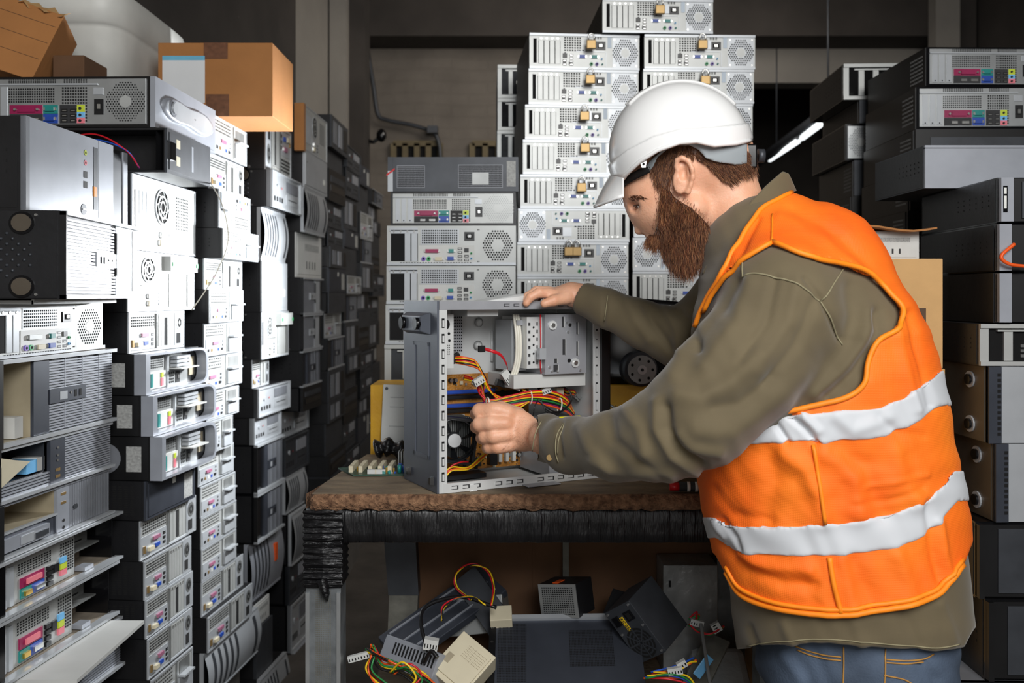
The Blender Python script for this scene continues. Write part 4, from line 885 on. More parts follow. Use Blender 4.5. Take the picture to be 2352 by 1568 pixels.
def lid(f):
    f.b('front_strip', .02, .955, .9, 1.0, 'light_silver', .008)
    for u0, u1, v0, v1 in ((.06, .25, .3, .92), (.53, .82, .45, .84)): f.grid('vent_mesh#%s' % u0, u0, v0, u1, v1, int((u1 - u0) * 110), int((v1 - v0) * 60), fu=.6, fv=.6, d=.0015)
    f.b('raised_line', .08, .24, .9, .255, 'silver_plastic', .002)
    for i in range(6): f.disc('screws', .02, .12 + .15 * i, .003, 'screw', .003, 8, 0, .001); f.b('edge_fold', 0, 0, .045, 1, 'black_steel', .003)
slab('computer_lid', 'dark navy computer cover with two meshes lying in front', 'panel', (1116, 1640, 1.98), (1492, 1636, 1.97), (1068, 1418, 2.2), .025, 'navy_metal', lid)
def drv(f): f.b('front_bezel', .05, .1, .95, .9, 'beige_plastic', .004); f.b('front_bezel', .1, .3, .25, .5, 'tan_interior', .005); f.grid('vent_dots', .35, .55, .9, .85, 14, 6, 'tan_interior', .4, .4, .005)
slab('disk_drive', 'beige plastic drive housing beside the dark computer cover', 'drive', (985, 1535, 2.0), (1060, 1600, 1.96), (1068, 1450, 2.06), .06, 'beige_plastic', drv)
slab('disk_drive', 'small cream drive corner poking up behind the computer cover', 'drive', (1125, 1425, 2.16), (1176, 1422, 2.16), (1150, 1390, 2.2), .04, 'beige_plastic')
slab('metal_bar', 'thin grey angle bar leaning out near the jeans', 'bar', (1632, 1600, 1.98), (1640, 1600, 1.98), (1690, 1430, 2.1), .006, 'dull_steel')
slab('plastic_bag', 'clear wrinkled plastic bag with wires at right of the pile', 'bag', (1600, 1590, 2.1), (1735, 1590, 2.1), (1620, 1480, 2.2), .08, 'plastic_film', bevel=.02)
slab('plastic_card', 'blue and grey card stuck in the pile near the jeans', 'card', (1608, 1560, 2.04), (1640, 1515, 2.05), (1600, 1535, 2.04), .003, 'sky')
slab('sheet_metal', 'grey brown metal sheet at right of the fan power supply', 'panel', (1560, 1580, 2.1), (1625, 1450, 2.18), (1620, 1590, 2.08), .01, 'dirty_steel')
def wires(name, label, paths, m_list, r=.0022, spread=.004, cat='cables', conn=(), k=7, group=None):
    mb = MB(); bodies = []
    t = thing(name, label, cat, W(*paths[0][0]), 0, group); o = t.location
    cols = {}
    for pi, p in enumerate(paths):
        base = [W(*q) - o for q in p]
        for m in m_list[pi % len(m_list)] if isinstance(m_list[0], (list, tuple)) else m_list:
            off = Vector((R.uniform(-1, 1), R.uniform(-1, 1), R.uniform(-1, 1))) * spread
            pts = [b + off * (1 if 0 < i < len(base) - 1 else .4) + Vector((R.uniform(-1, 1), R.uniform(-1, 1), R.uniform(-1, 1))) * spread * .5 for i, b in enumerate(base)]
            if m not in cols: cols[m] = MB()
            cols[m].tube(catmull(pts, k), r, m, 6)
    for m, b in cols.items(): b.build('wire', t, label=m.split('_')[1] + ' wires')
    for c in conn:
        px, py, Y, w, h, d, ang, m = c[:8]; mb = MB(); mb.box(-w / 2, w / 2, -d / 2, d / 2, -h / 2, h / 2, m); n = max(2, int(w / .006))
        for i in range(n): mb.box(-w / 2 + w * (i + .3) / n, -w / 2 + w * (i + .7) / n, -d / 2 - .0004, -d / 2, -h * .3, h * .1, 'hole')
        mb.xf(Matrix.Translation(W(px, py, Y) - o) @ Matrix.Rotation(math.radians(ang), 4, 'Y')); mb.build('connector', t, .0008)
    return t
RYB = ['cable_red', 'cable_yellow', 'cable_black', 'cable_orange', 'cable_green']
wires('cable_bundle', 'tangled bundle of coloured wires with white plug at lower left', [[(845, 1495, 2.0), (870, 1510, 1.98), (905, 1525, 1.97), (960, 1545, 1.98), (1000, 1575, 1.96)], [(858, 1500, 1.99), (850, 1535, 1.98), (880, 1570, 1.96), (930, 1600, 1.95)], [(856, 1480, 2.0), (858, 1500, 2.0), (878, 1530, 1.98), (930, 1540, 1.97), (975, 1590, 1.95)], [(900, 1545, 1.97), (930, 1530, 1.95), (960, 1560, 1.95), (930, 1590, 1.94)]], RYB, .0022, .007, conn=[(824, 1508, 2.0, .045, .013, .01, -15, 'pale_plastic')])
wires('cable_loop', 'thick black cable looping over the grey power supply', [[(985, 1500, 2.02), (968, 1440, 2.06), (972, 1400, 2.1), (1010, 1378, 2.13), (1070, 1372, 2.16), (1140, 1395, 2.14)], [(985, 1500, 2.02), (975, 1520, 2.0), (990, 1495, 1.99), (1005, 1510, 1.98)]], ['cable_black'], .0045, 0, conn=[(990, 1478, 2.01, .03, .022, .02, 10, 'pale_plastic')])
wires('cable_loop', 'thin yellow and red wire loop hanging over the dark panel', [[(1080, 1375, 2.14), (1050, 1350, 2.2), (1048, 1320, 2.22), (1068, 1300, 2.24), (1095, 1296, 2.25), (1122, 1312, 2.24), (1135, 1350, 2.2), (1130, 1390, 2.14)], [(1015, 1425, 2.1), (1018, 1395, 2.12), (1045, 1375, 2.14), (1085, 1372, 2.14), (1115, 1390, 2.12)]], ['cable_yellow', 'cable_red', 'cable_black'], .0018, .003)
wires('cable_bundle', 'coloured wires with white plug below the fan power supply', [[(1480, 1555, 1.96), (1530, 1552, 1.95), (1570, 1560, 1.95), (1600, 1580, 1.95)], [(1500, 1545, 1.97), (1550, 1540, 1.96), (1580, 1525, 1.96), (1600, 1515, 1.97)]], ['cable_red', 'cable_green', 'cable_yellow', 'cable_orange', 'cable_blue'], .002, .006, conn=[(1550, 1540, 1.95, .03, .014, .012, -10, 'pale_plastic'), (1566, 1525, 1.96, .02, .014, .012, -30, 'pale_plastic')])
wires('cable_bundle', 'red and green wires with pale plug right of the pile', [[(1580, 1435, 2.15), (1600, 1450, 2.14), (1630, 1455, 2.13), (1660, 1440, 2.13)], [(1585, 1420, 2.16), (1605, 1405, 2.16), (1600, 1430, 2.15)]], ['cable_red', 'cable_green', 'cable_orange'], .002, .006, conn=[(1600, 1430, 2.15, .03, .014, .012, 15, 'pale_plastic'), (1645, 1440, 2.13, .02, .02, .012, 60, 'pale_plastic')])
# ---- behind the bench top: yellow box, grey panel, black machine ----
sb = bxthing('steel_box', 'long scratched yellow steel box along the back of the bench', 'box', (850 - CX) / FP * 2.44, .5, 2.445, 2.6, .9, zof(884, 2.445), 'yellow_paint', None, 0)
mb = MB(); mb.box(.1, .84, .005, .15, -.9, 0, 'dark_steel'); mb.build('pedestal', sb)
def gp(f):
    f.disc('screws', .12, .93, .004, 'dark_steel', .002, 10, 0, 0)
    for v in (.3, .62, .78): f.b('panel_rib', .25, v, .98, v + .012, 'dull_steel', .002)
slab('side_panel', 'pale grey computer panel leaning on the yellow steel box', 'panel', (874, 1020, 2.41), (945, 1022, 2.41), (876, 882, 2.43), .012, 'pale_plastic', gp)
blk = thing('machine_housing', 'glossy black machine housing with round steel motor hub', 'machine', (.2, 2.46, zof(884, 2.445)))
mb = MB(); rows = []
for i in range(13):
    x = i / 12 * .46; rows.append([(x, .0 + .012 * math.sin(PI * t / 8) - .02 * math.sin(PI * i / 12) + .02, t / 8 * (.225 - .05 * (i / 12) ** 2)) for t in range(9)] + [(x, .13, .225 - .05 * (i / 12) ** 2), (x, .13, 0)])
mb.grid(rows, 'gloss_black', True, True); mb.build('housing', blk)
c = W(1473, 848, 2.43) - blk.location
mb = MB(); mb.cyl(c + Vector((-.01, .04, 0)), c, .044, 'dark_steel', 28); mb.build('hub_ring', blk)
mb = MB(); mb.cyl(c, c + Vector((0, -.014, 0)), .036, 'dull_steel', 28); mb.cyl(c + Vector((0, -.014, 0)), c + Vector((0, -.018, 0)), .012, 'zinc_steel', 16)
for i in range(7): a = i * PI * 2 / 7; mb.cyl(c + Vector((math.cos(a) * .027, -.013, math.sin(a) * .027)), c + Vector((math.cos(a) * .027, -.0146, math.sin(a) * .027)), .0038, 'hole', 8)
mb.cyl(c + Vector((0, -.018, 0)), c + Vector((0, -.022, 0)), .004, 'print', 8); mb.build('motor_hub', blk)
mb = MB(); mb.cyl(W(1376, 915, 2.42), W(1414, 938, 2.38), .0035, 'dull_steel', 8); mb.cyl(W(1414, 938, 2.38), W(1418, 934, 2.38), .006, 'brass', 8); tag(mb.build('screwdriver'), 'thin steel screwdriver rod resting against the yellow box', 'tool')
mb = MB(); pts = [W(862, 1032, 2.36), W(885, 1026, 2.36), W(915, 1032, 2.36), W(946, 1036, 2.36)]
mb.tube(catmull(pts, 5), [.02 + .006 * math.sin(i * 1.3) for i in range(16)], 'wrap_band', 10); tag(mb.build('plastic_wrap_roll'), 'crumpled black plastic wrap under the pale grey panel', 'plastic')
# loose motherboard on the bench
def loose_board():
    t = thing('motherboard', 'loose green motherboard with cream slots left of the open tower', 'circuit board', (-.385, 2.14, TZ + .001)); 
    mat('pcb_green', '2e4a3c', .4, 0, .4, 60); mb = MB(); mb.hexa([(.03, 0, 0), (.2, .01, 0), (.2, .16, 0), (-.02, .09, 0), (.03, 0, .003), (.2, .01, .003), (.2, .16, .003), (-.02, .09, .003)], 'pcb_green'); mb.build('board', t)
    for i in range(5): mb = MB(); x = .015 + i * .022; mb.box(x, x + .009, .03, .11, .003, .017, 'beige_plastic'); mb.build('expansion_slot', t)
    mb = MB()
    for i in range(60): x = R.uniform(.03, .19); y = R.uniform(.01, .08) ; s = R.uniform(.002, .005); mb.box(x, x + s, y, y + s, .003, .003 + R.uniform(.003, .012), R.choice(('beige_plastic', 'gold_pin', 'black_plastic', 'port_blue', 'zinc_steel', 'teal')))
    mb.build('components', t)
    mb = MB(); mb.box(.06, .1, .012, .02, .003, .012, 'pale_plastic'); mb.build('label_strip', t)
    for i in range(6): mb = MB(); mb.cyl((.13 + .012 * (i % 3), .03 + .02 * (i // 3), .003), (.13 + .012 * (i % 3), .03 + .02 * (i // 3), .02), .0045, 'port_blue' if i % 2 else 'teal', 10); mb.build('capacitor', t)
    mb = MB(); [mb.box(.12 + .006 * i, .122 + .006 * i, .09, .13, .003, .04, 'zinc_steel') for i in range(5)]; mb.box(.12, .146, .09, .13, .003, .008, 'zinc_steel'); mb.build('heat_sink', t)
loose_board()
# marker pens / pliers by the vest
for dy, lab, Y in ((0, 'red capped marker pen with striped grip on the bench', 1.97), (-14, 'red handled pliers behind the marker pen on the bench', 2.08)):
    a = W(1538, 1093, Y); a.z = TZ + .012; b2 = a + Vector((.16, -.01, 0)); t = thing('marker_pen' if dy == 0 else 'pliers', lab, 'tool', a); d = b2 - a
    mb = MB(); mb.cyl(Vector(), d * .12, .009, 'red_plastic', 12); mb.build('cap', t)
    if dy == 0:
        mb = MB(); mb.cyl(d * .12, d, .01, 'print', 12); [mb.cyl(d * (.22 + .1 * i), d * (.26 + .1 * i), .0103, 'sticker', 12) for i in range(6)]; mb.build('barrel', t)
    else: mb = MB(); mb.tube([Vector(), d * .5 + Vector((0, .02, .004)), d], .007, 'red_plastic', 8); mb.build('handle', t)
# ---- padlocks on the tall tower ----
lk = ((1516, 18, 'only lock of the topmost computer'), (1358, 98, 'left column, topmost row'), (1614, 98, 'right column, topmost row'), (1356, 178, 'left column, second row'), (1620, 180, 'right column, second row'), (1343, 262, 'left column, third row'), (1344, 335, 'left column, fourth row'), (1336, 426, 'left column, fifth row'), (1307, 573, 'left one of the hanging pair'), (1325, 573, 'right one of the hanging pair'), (1614, 655, 'low at right, beside the collar'))
for px, py, lab in lk:
    Y = 3.03; o = W(px, py, Y); t = thing('padlock', 'small brass padlock on the tall tower, ' + lab, 'padlock', o, 0, 'brass padlocks on the tall tower')
    mb = MB(); mb.box(-.015, .015, -.007, .007, -.02, .008, 'brass'); mb.build('lock_body', t, .002)
    mb = MB(); mb.tube([(-.009, 0, .006), (-.0095, 0, .018), (-.006, 0, .026), (0, 0, .029), (.006, 0, .026), (.0095, 0, .018), (.009, 0, .006)], .0028, 'screw', 8); mb.build('shackle', t)
# ---- things on top of the left stacks ----
ZT = zof(175, 2.3) + .001
def torn(f):
    mb = f.mb('torn_flap'); mb.grid([[f.pt(.45 + .55 * i / 8, .96 + .05 * j + .03 * math.sin(i * 2.3 + j), .004 - .012 * j + .006 * math.sin(i * 1.7)) for i in range(9)] for j in range(4)], 'cardboard_pale')
    for v in (.3, .55, .8): f.b('crease', .0, v, .97, v + .006, 'cardboard_dark', .0008)
slab('cardboard_box', 'torn crumpled cardboard box at the upper left corner', 'box', (-120, 120, 2.36), (72, 184, 2.38), (-75, -40, 2.42), .14, 'cardboard', torn)
bxthing('cardboard_box', 'small dark cardboard box behind the crumpled one', 'box', -1.17, -1.09, 2.44, 2.58, ZT, ZT + .085, 'cardboard_dark')
t = thing('storage_bin', 'large white plastic bin on the left stacks', 'bin', (-1.235, 2.93, zof(262, 2.76) + .001)); rows = []
for z, s in ((0, .8), (.22, .93), (.23, .95), (.235, 1.0), (.32, 1.03), (.325, 1.0), (.325, .94), (.05, .8)):
    rr = []
    for i in range(40):
        a = 2 * PI * i / 40; cx, sy = math.cos(a), math.sin(a); q = (abs(cx) ** 6 + abs(sy) ** 6) ** (-1 / 6); rr.append((cx * q * .152 * s, sy * q * .3 * s, z))
    rows.append(rr)
mb = MB(); mb.grid(rows, 'white_plastic_bin', True, True); mb.build('bin_body', t)
def ob(f, g):
    f.b('shipping_label', .04, .18, .41, .82, 'paper', .001); f.b('shipping_label', .04, .76, .41, .82, 'paper_blue', .0013); f.b('tape_strip', .4, .78, .61, 1, 'tape', .0012); f.b('tape_strip#2', .42, 0, .62, .3, 'tape', .0012)
bxthing('cardboard_box', 'orange brown cardboard box with white label and brown tape', 'box', -1.035, -.70, 2.8, 3.06, zof(262, 2.76) + .001, zof(98, 2.8), 'cardboard', ob)
mb = MB(); mb.box(W(676, 0, 3.6).x, W(698, 0, 3.6).x, 3.60, 3.63, zof(345, 3.6), zof(236, 3.6), 'cardboard'); tag(mb.build('cardboard_sheet'), 'brown cardboard sheet at the edge of the fifth left stack', 'cardboard')
# ---- right side boxes ----
def hb(f, g): f.b('printed_mark', .35, .06, .9, .55, 'brown_print', .0008); f.b('printed_mark', .55, .25, .72, .4, 'cardboard_pale', .0012); f.b('printed_mark', .58, .1, .7, .25, 'cardboard_pale', .0012)
x1 = (2166 - CX) / FP * 2.12; z0, z1 = zof(846, 2.12), zof(594, 2.12)
bxthing('cardboard_box', 'pale cardboard box with dark printed square behind the vest', 'box', x1 - .38, x1, 2.12, 2.45, z0, z1, 'cardboard_pale', hb)
bxthing('cardboard_box', 'pale cardboard box below the one with a printed square', 'box', x1 - .38, x1 + .005, 2.12, 2.45, z0 - .35, z0 - .001, 'cardboard_pale', hb)
bxthing('cardboard_box', 'lowest pale cardboard box standing on the floor behind the worker', 'box', x1 - .38, x1, 2.12, 2.45, 0, z0 - .352, 'cardboard_pale')
computer('palepanel', None, 'light_silver', (.78, 2.18, z1 + .001), 0, (.145, .063, .2), 'small white device front with sockets on the pale cardboard box', 'computers stacked behind the bench')
mb = MB(); mb.grid([[(.74 + .21 * i / 8, 2.14 + .25 * j, z1 + .067 + .006 * math.sin(i * .8) + .004 * j) for j in (0, 1)] for i in range(9)], 'cardboard'); mb.grid([[(.74 + .21 * i / 8, 2.14 + .25 * j, z1 + .071 + .006 * math.sin(i * .8) + .004 * j) for j in (0, 1)] for i in range(9)], 'cardboard'); mb.grid([[(.74 + .21 * i / 8, 2.14, z1 + zz + .006 * math.sin(i * .8)) for zz in (.067, .071)] for i in range(9)], 'cardboard')
tag(mb.build('cardboard_flap'), 'loose bent brown cardboard flap on the small white device', 'cardboard')
wires('loose_wire', 'orange red wire curling out of the open black desktop', [[(2330, 560, 1.99), (2300, 588, 1.985), (2318, 606, 1.985), (2360, 612, 1.985)]], ['cable_orange'], .004, 0)
wires('loose_wire', 'pale wire dangling across the bright left stacks', [[(478, 410, 2.7), (510, 470, 2.3), (524, 550, 2.27), (500, 620, 2.26), (470, 670, 2.26), (440, 712, 2.26)]], ['cable_white'], .0016, 0)
# ================= signed distance modelling =================
def _a(v): return np.array(v, dtype=np.float32)
def smin(a, b, k):
    h = np.clip(.5 + .5 * (b - a) / k, 0, 1); return b + (a - b) * h - k * h * (1 - h)
def smax(a, b, k): return -smin(-a, -b, k)
def rc(p, a, b, ra, rb):
    a, b = _a(a), _a(b); d = b - a; L2 = float(d @ d) + 1e-9; q = p - a
    t = np.clip((q @ d) / L2, 0, 1)[..., None]
    return np.linalg.norm(q - t * d, axis=-1) - (ra + (rb - ra) * t[..., 0])
def chain(p, pts, k=.01):
    r = None
    for i in range(len(pts) - 1):
        d = rc(p, pts[i][0], pts[i + 1][0], pts[i][1], pts[i + 1][1]); r = d if r is None else smin(r, d, k)
    return r
def ell(p, c, r, rot=0.):      # rot: rotation about Y axis (image plane), degrees, positive = tips forward(left) side down
    q = p - _a(c); a = math.radians(rot); ca_, sa_ = math.cos(a), math.sin(a)
    x = q[..., 0] * ca_ + q[..., 2] * sa_; z = -q[..., 0] * sa_ + q[..., 2] * ca_
    q = np.stack([x, q[..., 1], z], -1) / _a(r); k0 = np.linalg.norm(q, axis=-1); k1 = np.linalg.norm(q / _a(r), axis=-1) + 1e-9
    return k0 * (k0 - 1) / k1
def proj(p): return CX + p[..., 0] / p[..., 1] * FP, HY - (p[..., 2] - EYE) / p[..., 1] * FP
def polyd(px, py, P):          # signed px distance to polygon, negative inside
    P = [tuple(map(float, q)) for q in P]; n = len(P); d = np.full(px.shape, 1e9, np.float32); ins = np.zeros(px.shape, bool)
    for i in range(n):
        (x0, y0), (x1, y1) = P[i], P[(i + 1) % n]; ex, ey = x1 - x0, y1 - y0
        t = np.clip(((px - x0) * ex + (py - y0) * ey) / (ex * ex + ey * ey + 1e-9), 0, 1)
        d = np.minimum(d, np.hypot(px - x0 - t * ex, py - y0 - t * ey))
        if y0 != y1:
            c = ((y0 > py) != (y1 > py)) & (px < (x1 - x0) * (py - y0) / (y1 - y0) + x0); ins ^= c
    return np.where(ins, -d, d)
def lined(px, py, P):
    d = np.full(px.shape, 1e9, np.float32)
    for (x0, y0), (x1, y1) in zip(P[:-1], P[1:]):
        ex, ey = x1 - x0, y1 - y0; t = np.clip(((px - x0) * ex + (py - y0) * ey) / (ex * ex + ey * ey + 1e-9), 0, 1)
        d = np.minimum(d, np.hypot(px - x0 - t * ex, py - y0 - t * ey))
    return d
def sdf_mesh(f, lo, hi, h, B=26):
    lo = np.array(lo); n = np.ceil((np.array(hi) - lo) / h).astype(int) + 1; V = []; Fc = []; base = 0; ids = {}
    keys_all = []; pos_all = []; quads = []
    for bi in range(0, n[0], B):
        for bj in range(0, n[1], B):
            for bk in range(0, n[2], B):
                c = lo + (np.array([bi, bj, bk]) + B / 2) * h
                if abs(float(f(c.astype(np.float32)[None])[0])) > B * h * 1.05 + .02: continue
                I = np.arange(bi - 1, bi + B + 1); J = np.arange(bj - 1, bj + B + 1); K = np.arange(bk - 1, bk + B + 1)
                g = np.stack(np.meshgrid(I, J, K, indexing='ij'), -1); p = (lo + g * h).astype(np.float32); v = f(p); s = v < 0
                if s.all() or not s.any(): continue
                # cells: index of low corner
                m = len(I) - 1; cs = [s[a:a + m, b:b + m, c_:c_ + m] for a in (0, 1) for b in (0, 1) for c_ in (0, 1)]
                tot = sum(x.astype(np.int8) for x in cs); act = (tot > 0) & (tot < 8)
                acc = np.zeros(act.shape + (3,), np.float32); cnt = np.zeros(act.shape, np.float32)
                for ax in range(3):
                    for u in (0, 1):
                        for w in (0, 1):
                            o = [0, 0, 0]; oth = [q for q in range(3) if q != ax]; o[oth[0]] = u; o[oth[1]] = w; e = list(o); e[ax] = 1
                            a = v[o[0]:o[0] + m, o[1]:o[1] + m, o[2]:o[2] + m]; b = v[e[0]:e[0] + m, e[1]:e[1] + m, e[2]:e[2] + m]
                            cr = (a < 0) != (b < 0); t = np.where(cr, a / np.where(cr, a - b, 1), 0)
                            for q in range(3): acc[..., q] += np.where(cr, (t if q == ax else o[q]), 0)
                            cnt += cr
                ci = np.argwhere(act); pos = acc[act] / cnt[act][:, None]
                gi = ci + np.array([bi - 1, bj - 1, bk - 1]); key = (gi[:, 0].astype(np.int64) * 4096 + gi[:, 1]) * 4096 + gi[:, 2]
                keys_all.append(key); pos_all.append(lo + (gi + pos) * h)
                for ax in range(3):      # edges owned by this block: low vertex inside [b, b+B)
                    o = [1, 1, 1]; e = [1, 1, 1]; e[ax] = 2
                    a = s[1:1 + B, 1:1 + B, 1:1 + B]; sl = [slice(1, 1 + B)] * 3; sl[ax] = slice(2, 2 + B)
                    b = s[tuple(sl)]; cr = np.argwhere(a != b)
                    if not len(cr): continue
                    flip = a[cr[:, 0], cr[:, 1], cr[:, 2]]; gg = cr + np.array([bi, bj, bk])
                    o1, o2 = [q for q in range(3) if q != ax]
                    qd = []
                    for du, dv in ((0, 0), (-1, 0), (-1, -1), (0, -1)):
                        x = gg.copy(); x[:, o1] += du; x[:, o2] += dv; qd.append((x[:, 0].astype(np.int64) * 4096 + x[:, 1]) * 4096 + x[:, 2])
                    qd = np.stack(qd, 1); fl = flip if ax != 1 else ~flip
                    qd[fl] = qd[fl][:, ::-1]; quads.append(qd)
    keys = np.concatenate(keys_all); pos = np.concatenate(pos_all); uk, first = np.unique(keys, return_index=True); P = pos[first]
    Q = np.concatenate(quads); ix = np.searchsorted(uk, Q); ix = np.clip(ix, 0, len(uk) - 1); ok = (uk[ix] == Q).all(1); Q = ix[ok]
    lab = np.arange(len(P))
    while True:      # keep the largest connected piece
        old = lab.copy(); mn = lab[Q].min(1)
        for i in range(4): np.minimum.at(lab, Q[:, i], mn)
        lab = lab[lab]
        if (lab == old).all(): break
    cnt = np.bincount(lab[Q[:, 0]], minlength=len(P)); Q = Q[cnt[lab[Q[:, 0]]] > cnt.max() * .12]; used = np.zeros(len(P), bool); used[Q.ravel()] = True; mp = np.cumsum(used) - 1
    return P[used].astype(np.float32), mp[Q][:, ::-1].astype(np.int32)
def normals(P, Q):
    n = np.cross(P[Q[:, 2]] - P[Q[:, 0]], P[Q[:, 3]] - P[Q[:, 1]]); N = np.zeros_like(P)
    for i in range(4): np.add.at(N, Q[:, i], n)
    return N / (np.linalg.norm(N, axis=1, keepdims=True) + 1e-12)
def relax(P, Q, it=2, w=.5):
    for _ in range(it):
        S_ = np.zeros_like(P); C_ = np.zeros(len(P), np.float32)
        for i in range(4):
            a, b = Q[:, i], Q[:, (i + 1) % 4]; np.add.at(S_, a, P[b]); np.add.at(S_, b, P[a]); np.add.at(C_, a, 1); np.add.at(C_, b, 1)
        P = P * (1 - w) + w * S_ / np.maximum(C_, 1)[:, None]
    return P
def to_obj(name, P, Q, mats, parent, mi=None, label=None):
    me = bpy.data.meshes.new(name); me.vertices.add(len(P)); me.vertices.foreach_set('co', (P - np.array([.58, 1.72, 0], np.float32)).ravel())
    me.loops.add(Q.size); me.loops.foreach_set('vertex_index', Q.ravel()); me.polygons.add(len(Q)); me.polygons.foreach_set('loop_start', np.arange(0, Q.size, 4, dtype=np.int32)); me.polygons.foreach_set('loop_total', np.full(len(Q), 4, np.int32))
    me.update(); me.validate()
    for m in mats: me.materials.append(M(m))
    me.polygons.foreach_set('use_smooth', np.ones(len(me.polygons), bool))
    if mi is not None and len(me.polygons) == len(mi): me.polygons.foreach_set('material_index', mi.astype(np.int32))
    o = bpy.data.objects.new(name, me); COL.objects.link(o); o.parent = parent
    if label: o['label'] = label
    return o
def hitY(f, px, py, y0=1.3, y1=2.3, step=.004):
    Y = np.arange(y0, y1, step, dtype=np.float32); P = np.stack([(px - CX) / FP * Y, Y, EYE + (HY - py) / FP * Y], -1); v = f(P); k = np.argmax(v < 0)
    if not (v < 0).any(): return None
    return float(Y[k]) if k == 0 else float(Y[k - 1] + (Y[k] - Y[k - 1]) * v[k - 1] / (v[k - 1] - v[k] + 1e-9))
# ================= figure =================
mat('skin', 'e0a482', .48, 0, .07, 22, .12, 240, 'e9b698', sss=.25); mat('skin_blush', 'd08062', .5, 0, .1, 30, sss=.25)
mat('beard_dark', '452819', .55, 0, .3, 50); mat('beard_mid', '7a482d', .5, 0, .3, 50); mat('beard_light', 'ab7850', .5, 0, .3, 50); mat('hair_brown', '5c3b28', .55, 0, .3, 90)
mat('helmet_white', 'efefee', .22, 0, .02, 5, coat=.4); mat('harness_grey', '9aa2a6', .42, 0, .05); mat('denim', '3d4a5c', .8, 0, .35, 7, .15, 260, '56657a'); mat('stitch', 'b0803c', .7)
mat('trim_orange', 'ff8a12', .6, 0, .08, 60); mat('band_silver', 'c9ccd0', .62, 0, .04, 9); mat('eye_white', 'e6dfd8', .2); mat('lip', 'b86a58', .45); mat('shirt_stitch', '8a8266', .8); mat('shoe_leather', '2a211b', .5)
def cloth(name, c, c2, freq, st, rough=.85, sheen=.2, var=.08):
    m = mat(name, c, rough, 0, var, 5, 0, c2=c2, sheen=sheen); nt = m.node_tree; N = nt.nodes; L = nt.links; b = N['Principled BSDF']; tc = [n for n in N if n.type == 'TEX_COORD'][0]
    a = []
    for d in ('X', 'Z'):
        w = N.new('ShaderNodeTexWave'); w.bands_direction = d; w.inputs['Scale'].default_value = freq; w.inputs['Distortion'].default_value = .6; w.inputs['Detail'].default_value = 1; L.new(tc.outputs['Object'], w.inputs['Vector']); a.append(w)
    mx = N.new('ShaderNodeMath'); mx.operation = 'MULTIPLY'; L.new(a[0].outputs['Fac'], mx.inputs[0]); L.new(a[1].outputs['Fac'], mx.inputs[1])
    bp = N.new('ShaderNodeBump'); bp.inputs['Strength'].default_value = st; bp.inputs['Distance'].default_value = .002; L.new(mx.outputs[0], bp.inputs['Height']); L.new(bp.outputs[0], b.inputs['Normal'])
cloth('olive_cloth', '5a4f39', '695d44', 160, .05); cloth('vest_orange', 'ff6207', 'ff8216', 115, .22, .7, .0, .05)
YT = 1.72
def TX(px): return (px - CX) / FP * YT
def TZz(py): return EYE + (HY - py) / FP * YT
SL = [(560, 1700, 1840, .10), (600, 1650, 1940, .14), (640, 1622, 2005, .165), (700, 1602, 2060, .178), (760, 1592, 2098, .188), (850, 1596, 2122, .19), (950, 1604, 2142, .188), (1050, 1612, 2162, .185), (1140, 1624, 2180, .182), (1210, 1640, 2192, .182), (1300, 1660, 2200, .185), (1370, 1684, 2206, .188), (1440, 1692, 2214, .19), (1500, 1700, 2222, .192), (1560, 1704, 2226, .19)]
_z = np.array([TZz(s[0]) for s in SL])[::-1]; _l = np.array([TX(s[1]) for s in SL])[::-1]; _r = np.array([TX(s[2]) for s in SL])[::-1]; _d = np.array([s[3] for s in SL])[::-1]
def trunk(p, grow=0., zlo=None):
    z = p[..., 2]; l = np.interp(z, _z, _l); r = np.interp(z, _z, _r); d = np.interp(z, _z, _d) + grow; cx = (l + r) / 2; a = (r - l) / 2 + grow
    q = ((np.abs(p[..., 0] - cx) / a) ** 2.25 + (np.abs(p[..., 1] - YT) / d) ** 2.25) ** (1 / 2.25)
    f = (q - 1) * np.minimum(a, d); f = smax(f, z - TZz(590) - grow, .05)
    return np.maximum(f, (TZz(1560) if zlo is None else zlo) - z)
def girdle(p, g=0.):
    f = rc(p, W(1758, 562, 1.75), W(1842, 642, 1.73), .086 + g, .13 + g)
    f = smin(f, rc(p, W(1842, 642, 1.73), W(1925, 775, 1.72), .13 + g, .12 + g), .04)
    f = smin(f, rc(p, W(1745, 590, 1.74), W(1800, 685, 1.585), .085 + g, .088 + g), .05)
    f = smin(f, rc(p, W(1720, 590, 1.78), W(1720, 680, 1.9), .08 + g, .075 + g), .05)
    return f
def torso(p, g=0.): return smin(trunk(p, g), girdle(p, g), .035)
ARM = [(W(1795, 715, 1.58), .094), (W(1700, 850, 1.55), .088), (W(1608, 948, 1.54), .083), (W(1520, 1000, 1.58), .07), (W(1420, 1022, 1.65), .056), (W(1310, 1022, 1.76), .046), (W(1256, 1006, 1.84), .04), (W(1238, 1003, 1.865), .037)]
FAR = [(W(1700, 660, 1.9), .075), (W(1620, 745, 1.95), .066), (W(1550, 775, 1.98), .055), (W(1470, 742, 2.0), .047), (W(1395, 708, 2.03), .038), (W(1335, 684, 2.06), .036)]
def cutcuff(p, a, b, f):
    a, b = _a(a), _a(b); d = (b - a) / np.linalg.norm(b - a); return np.maximum(f, (p - b) @ d)
NECK = [(W(1662, 420, 1.80), .058), (W(1700, 520, 1.785), .062), (W(1740, 610, 1.765), .075)]
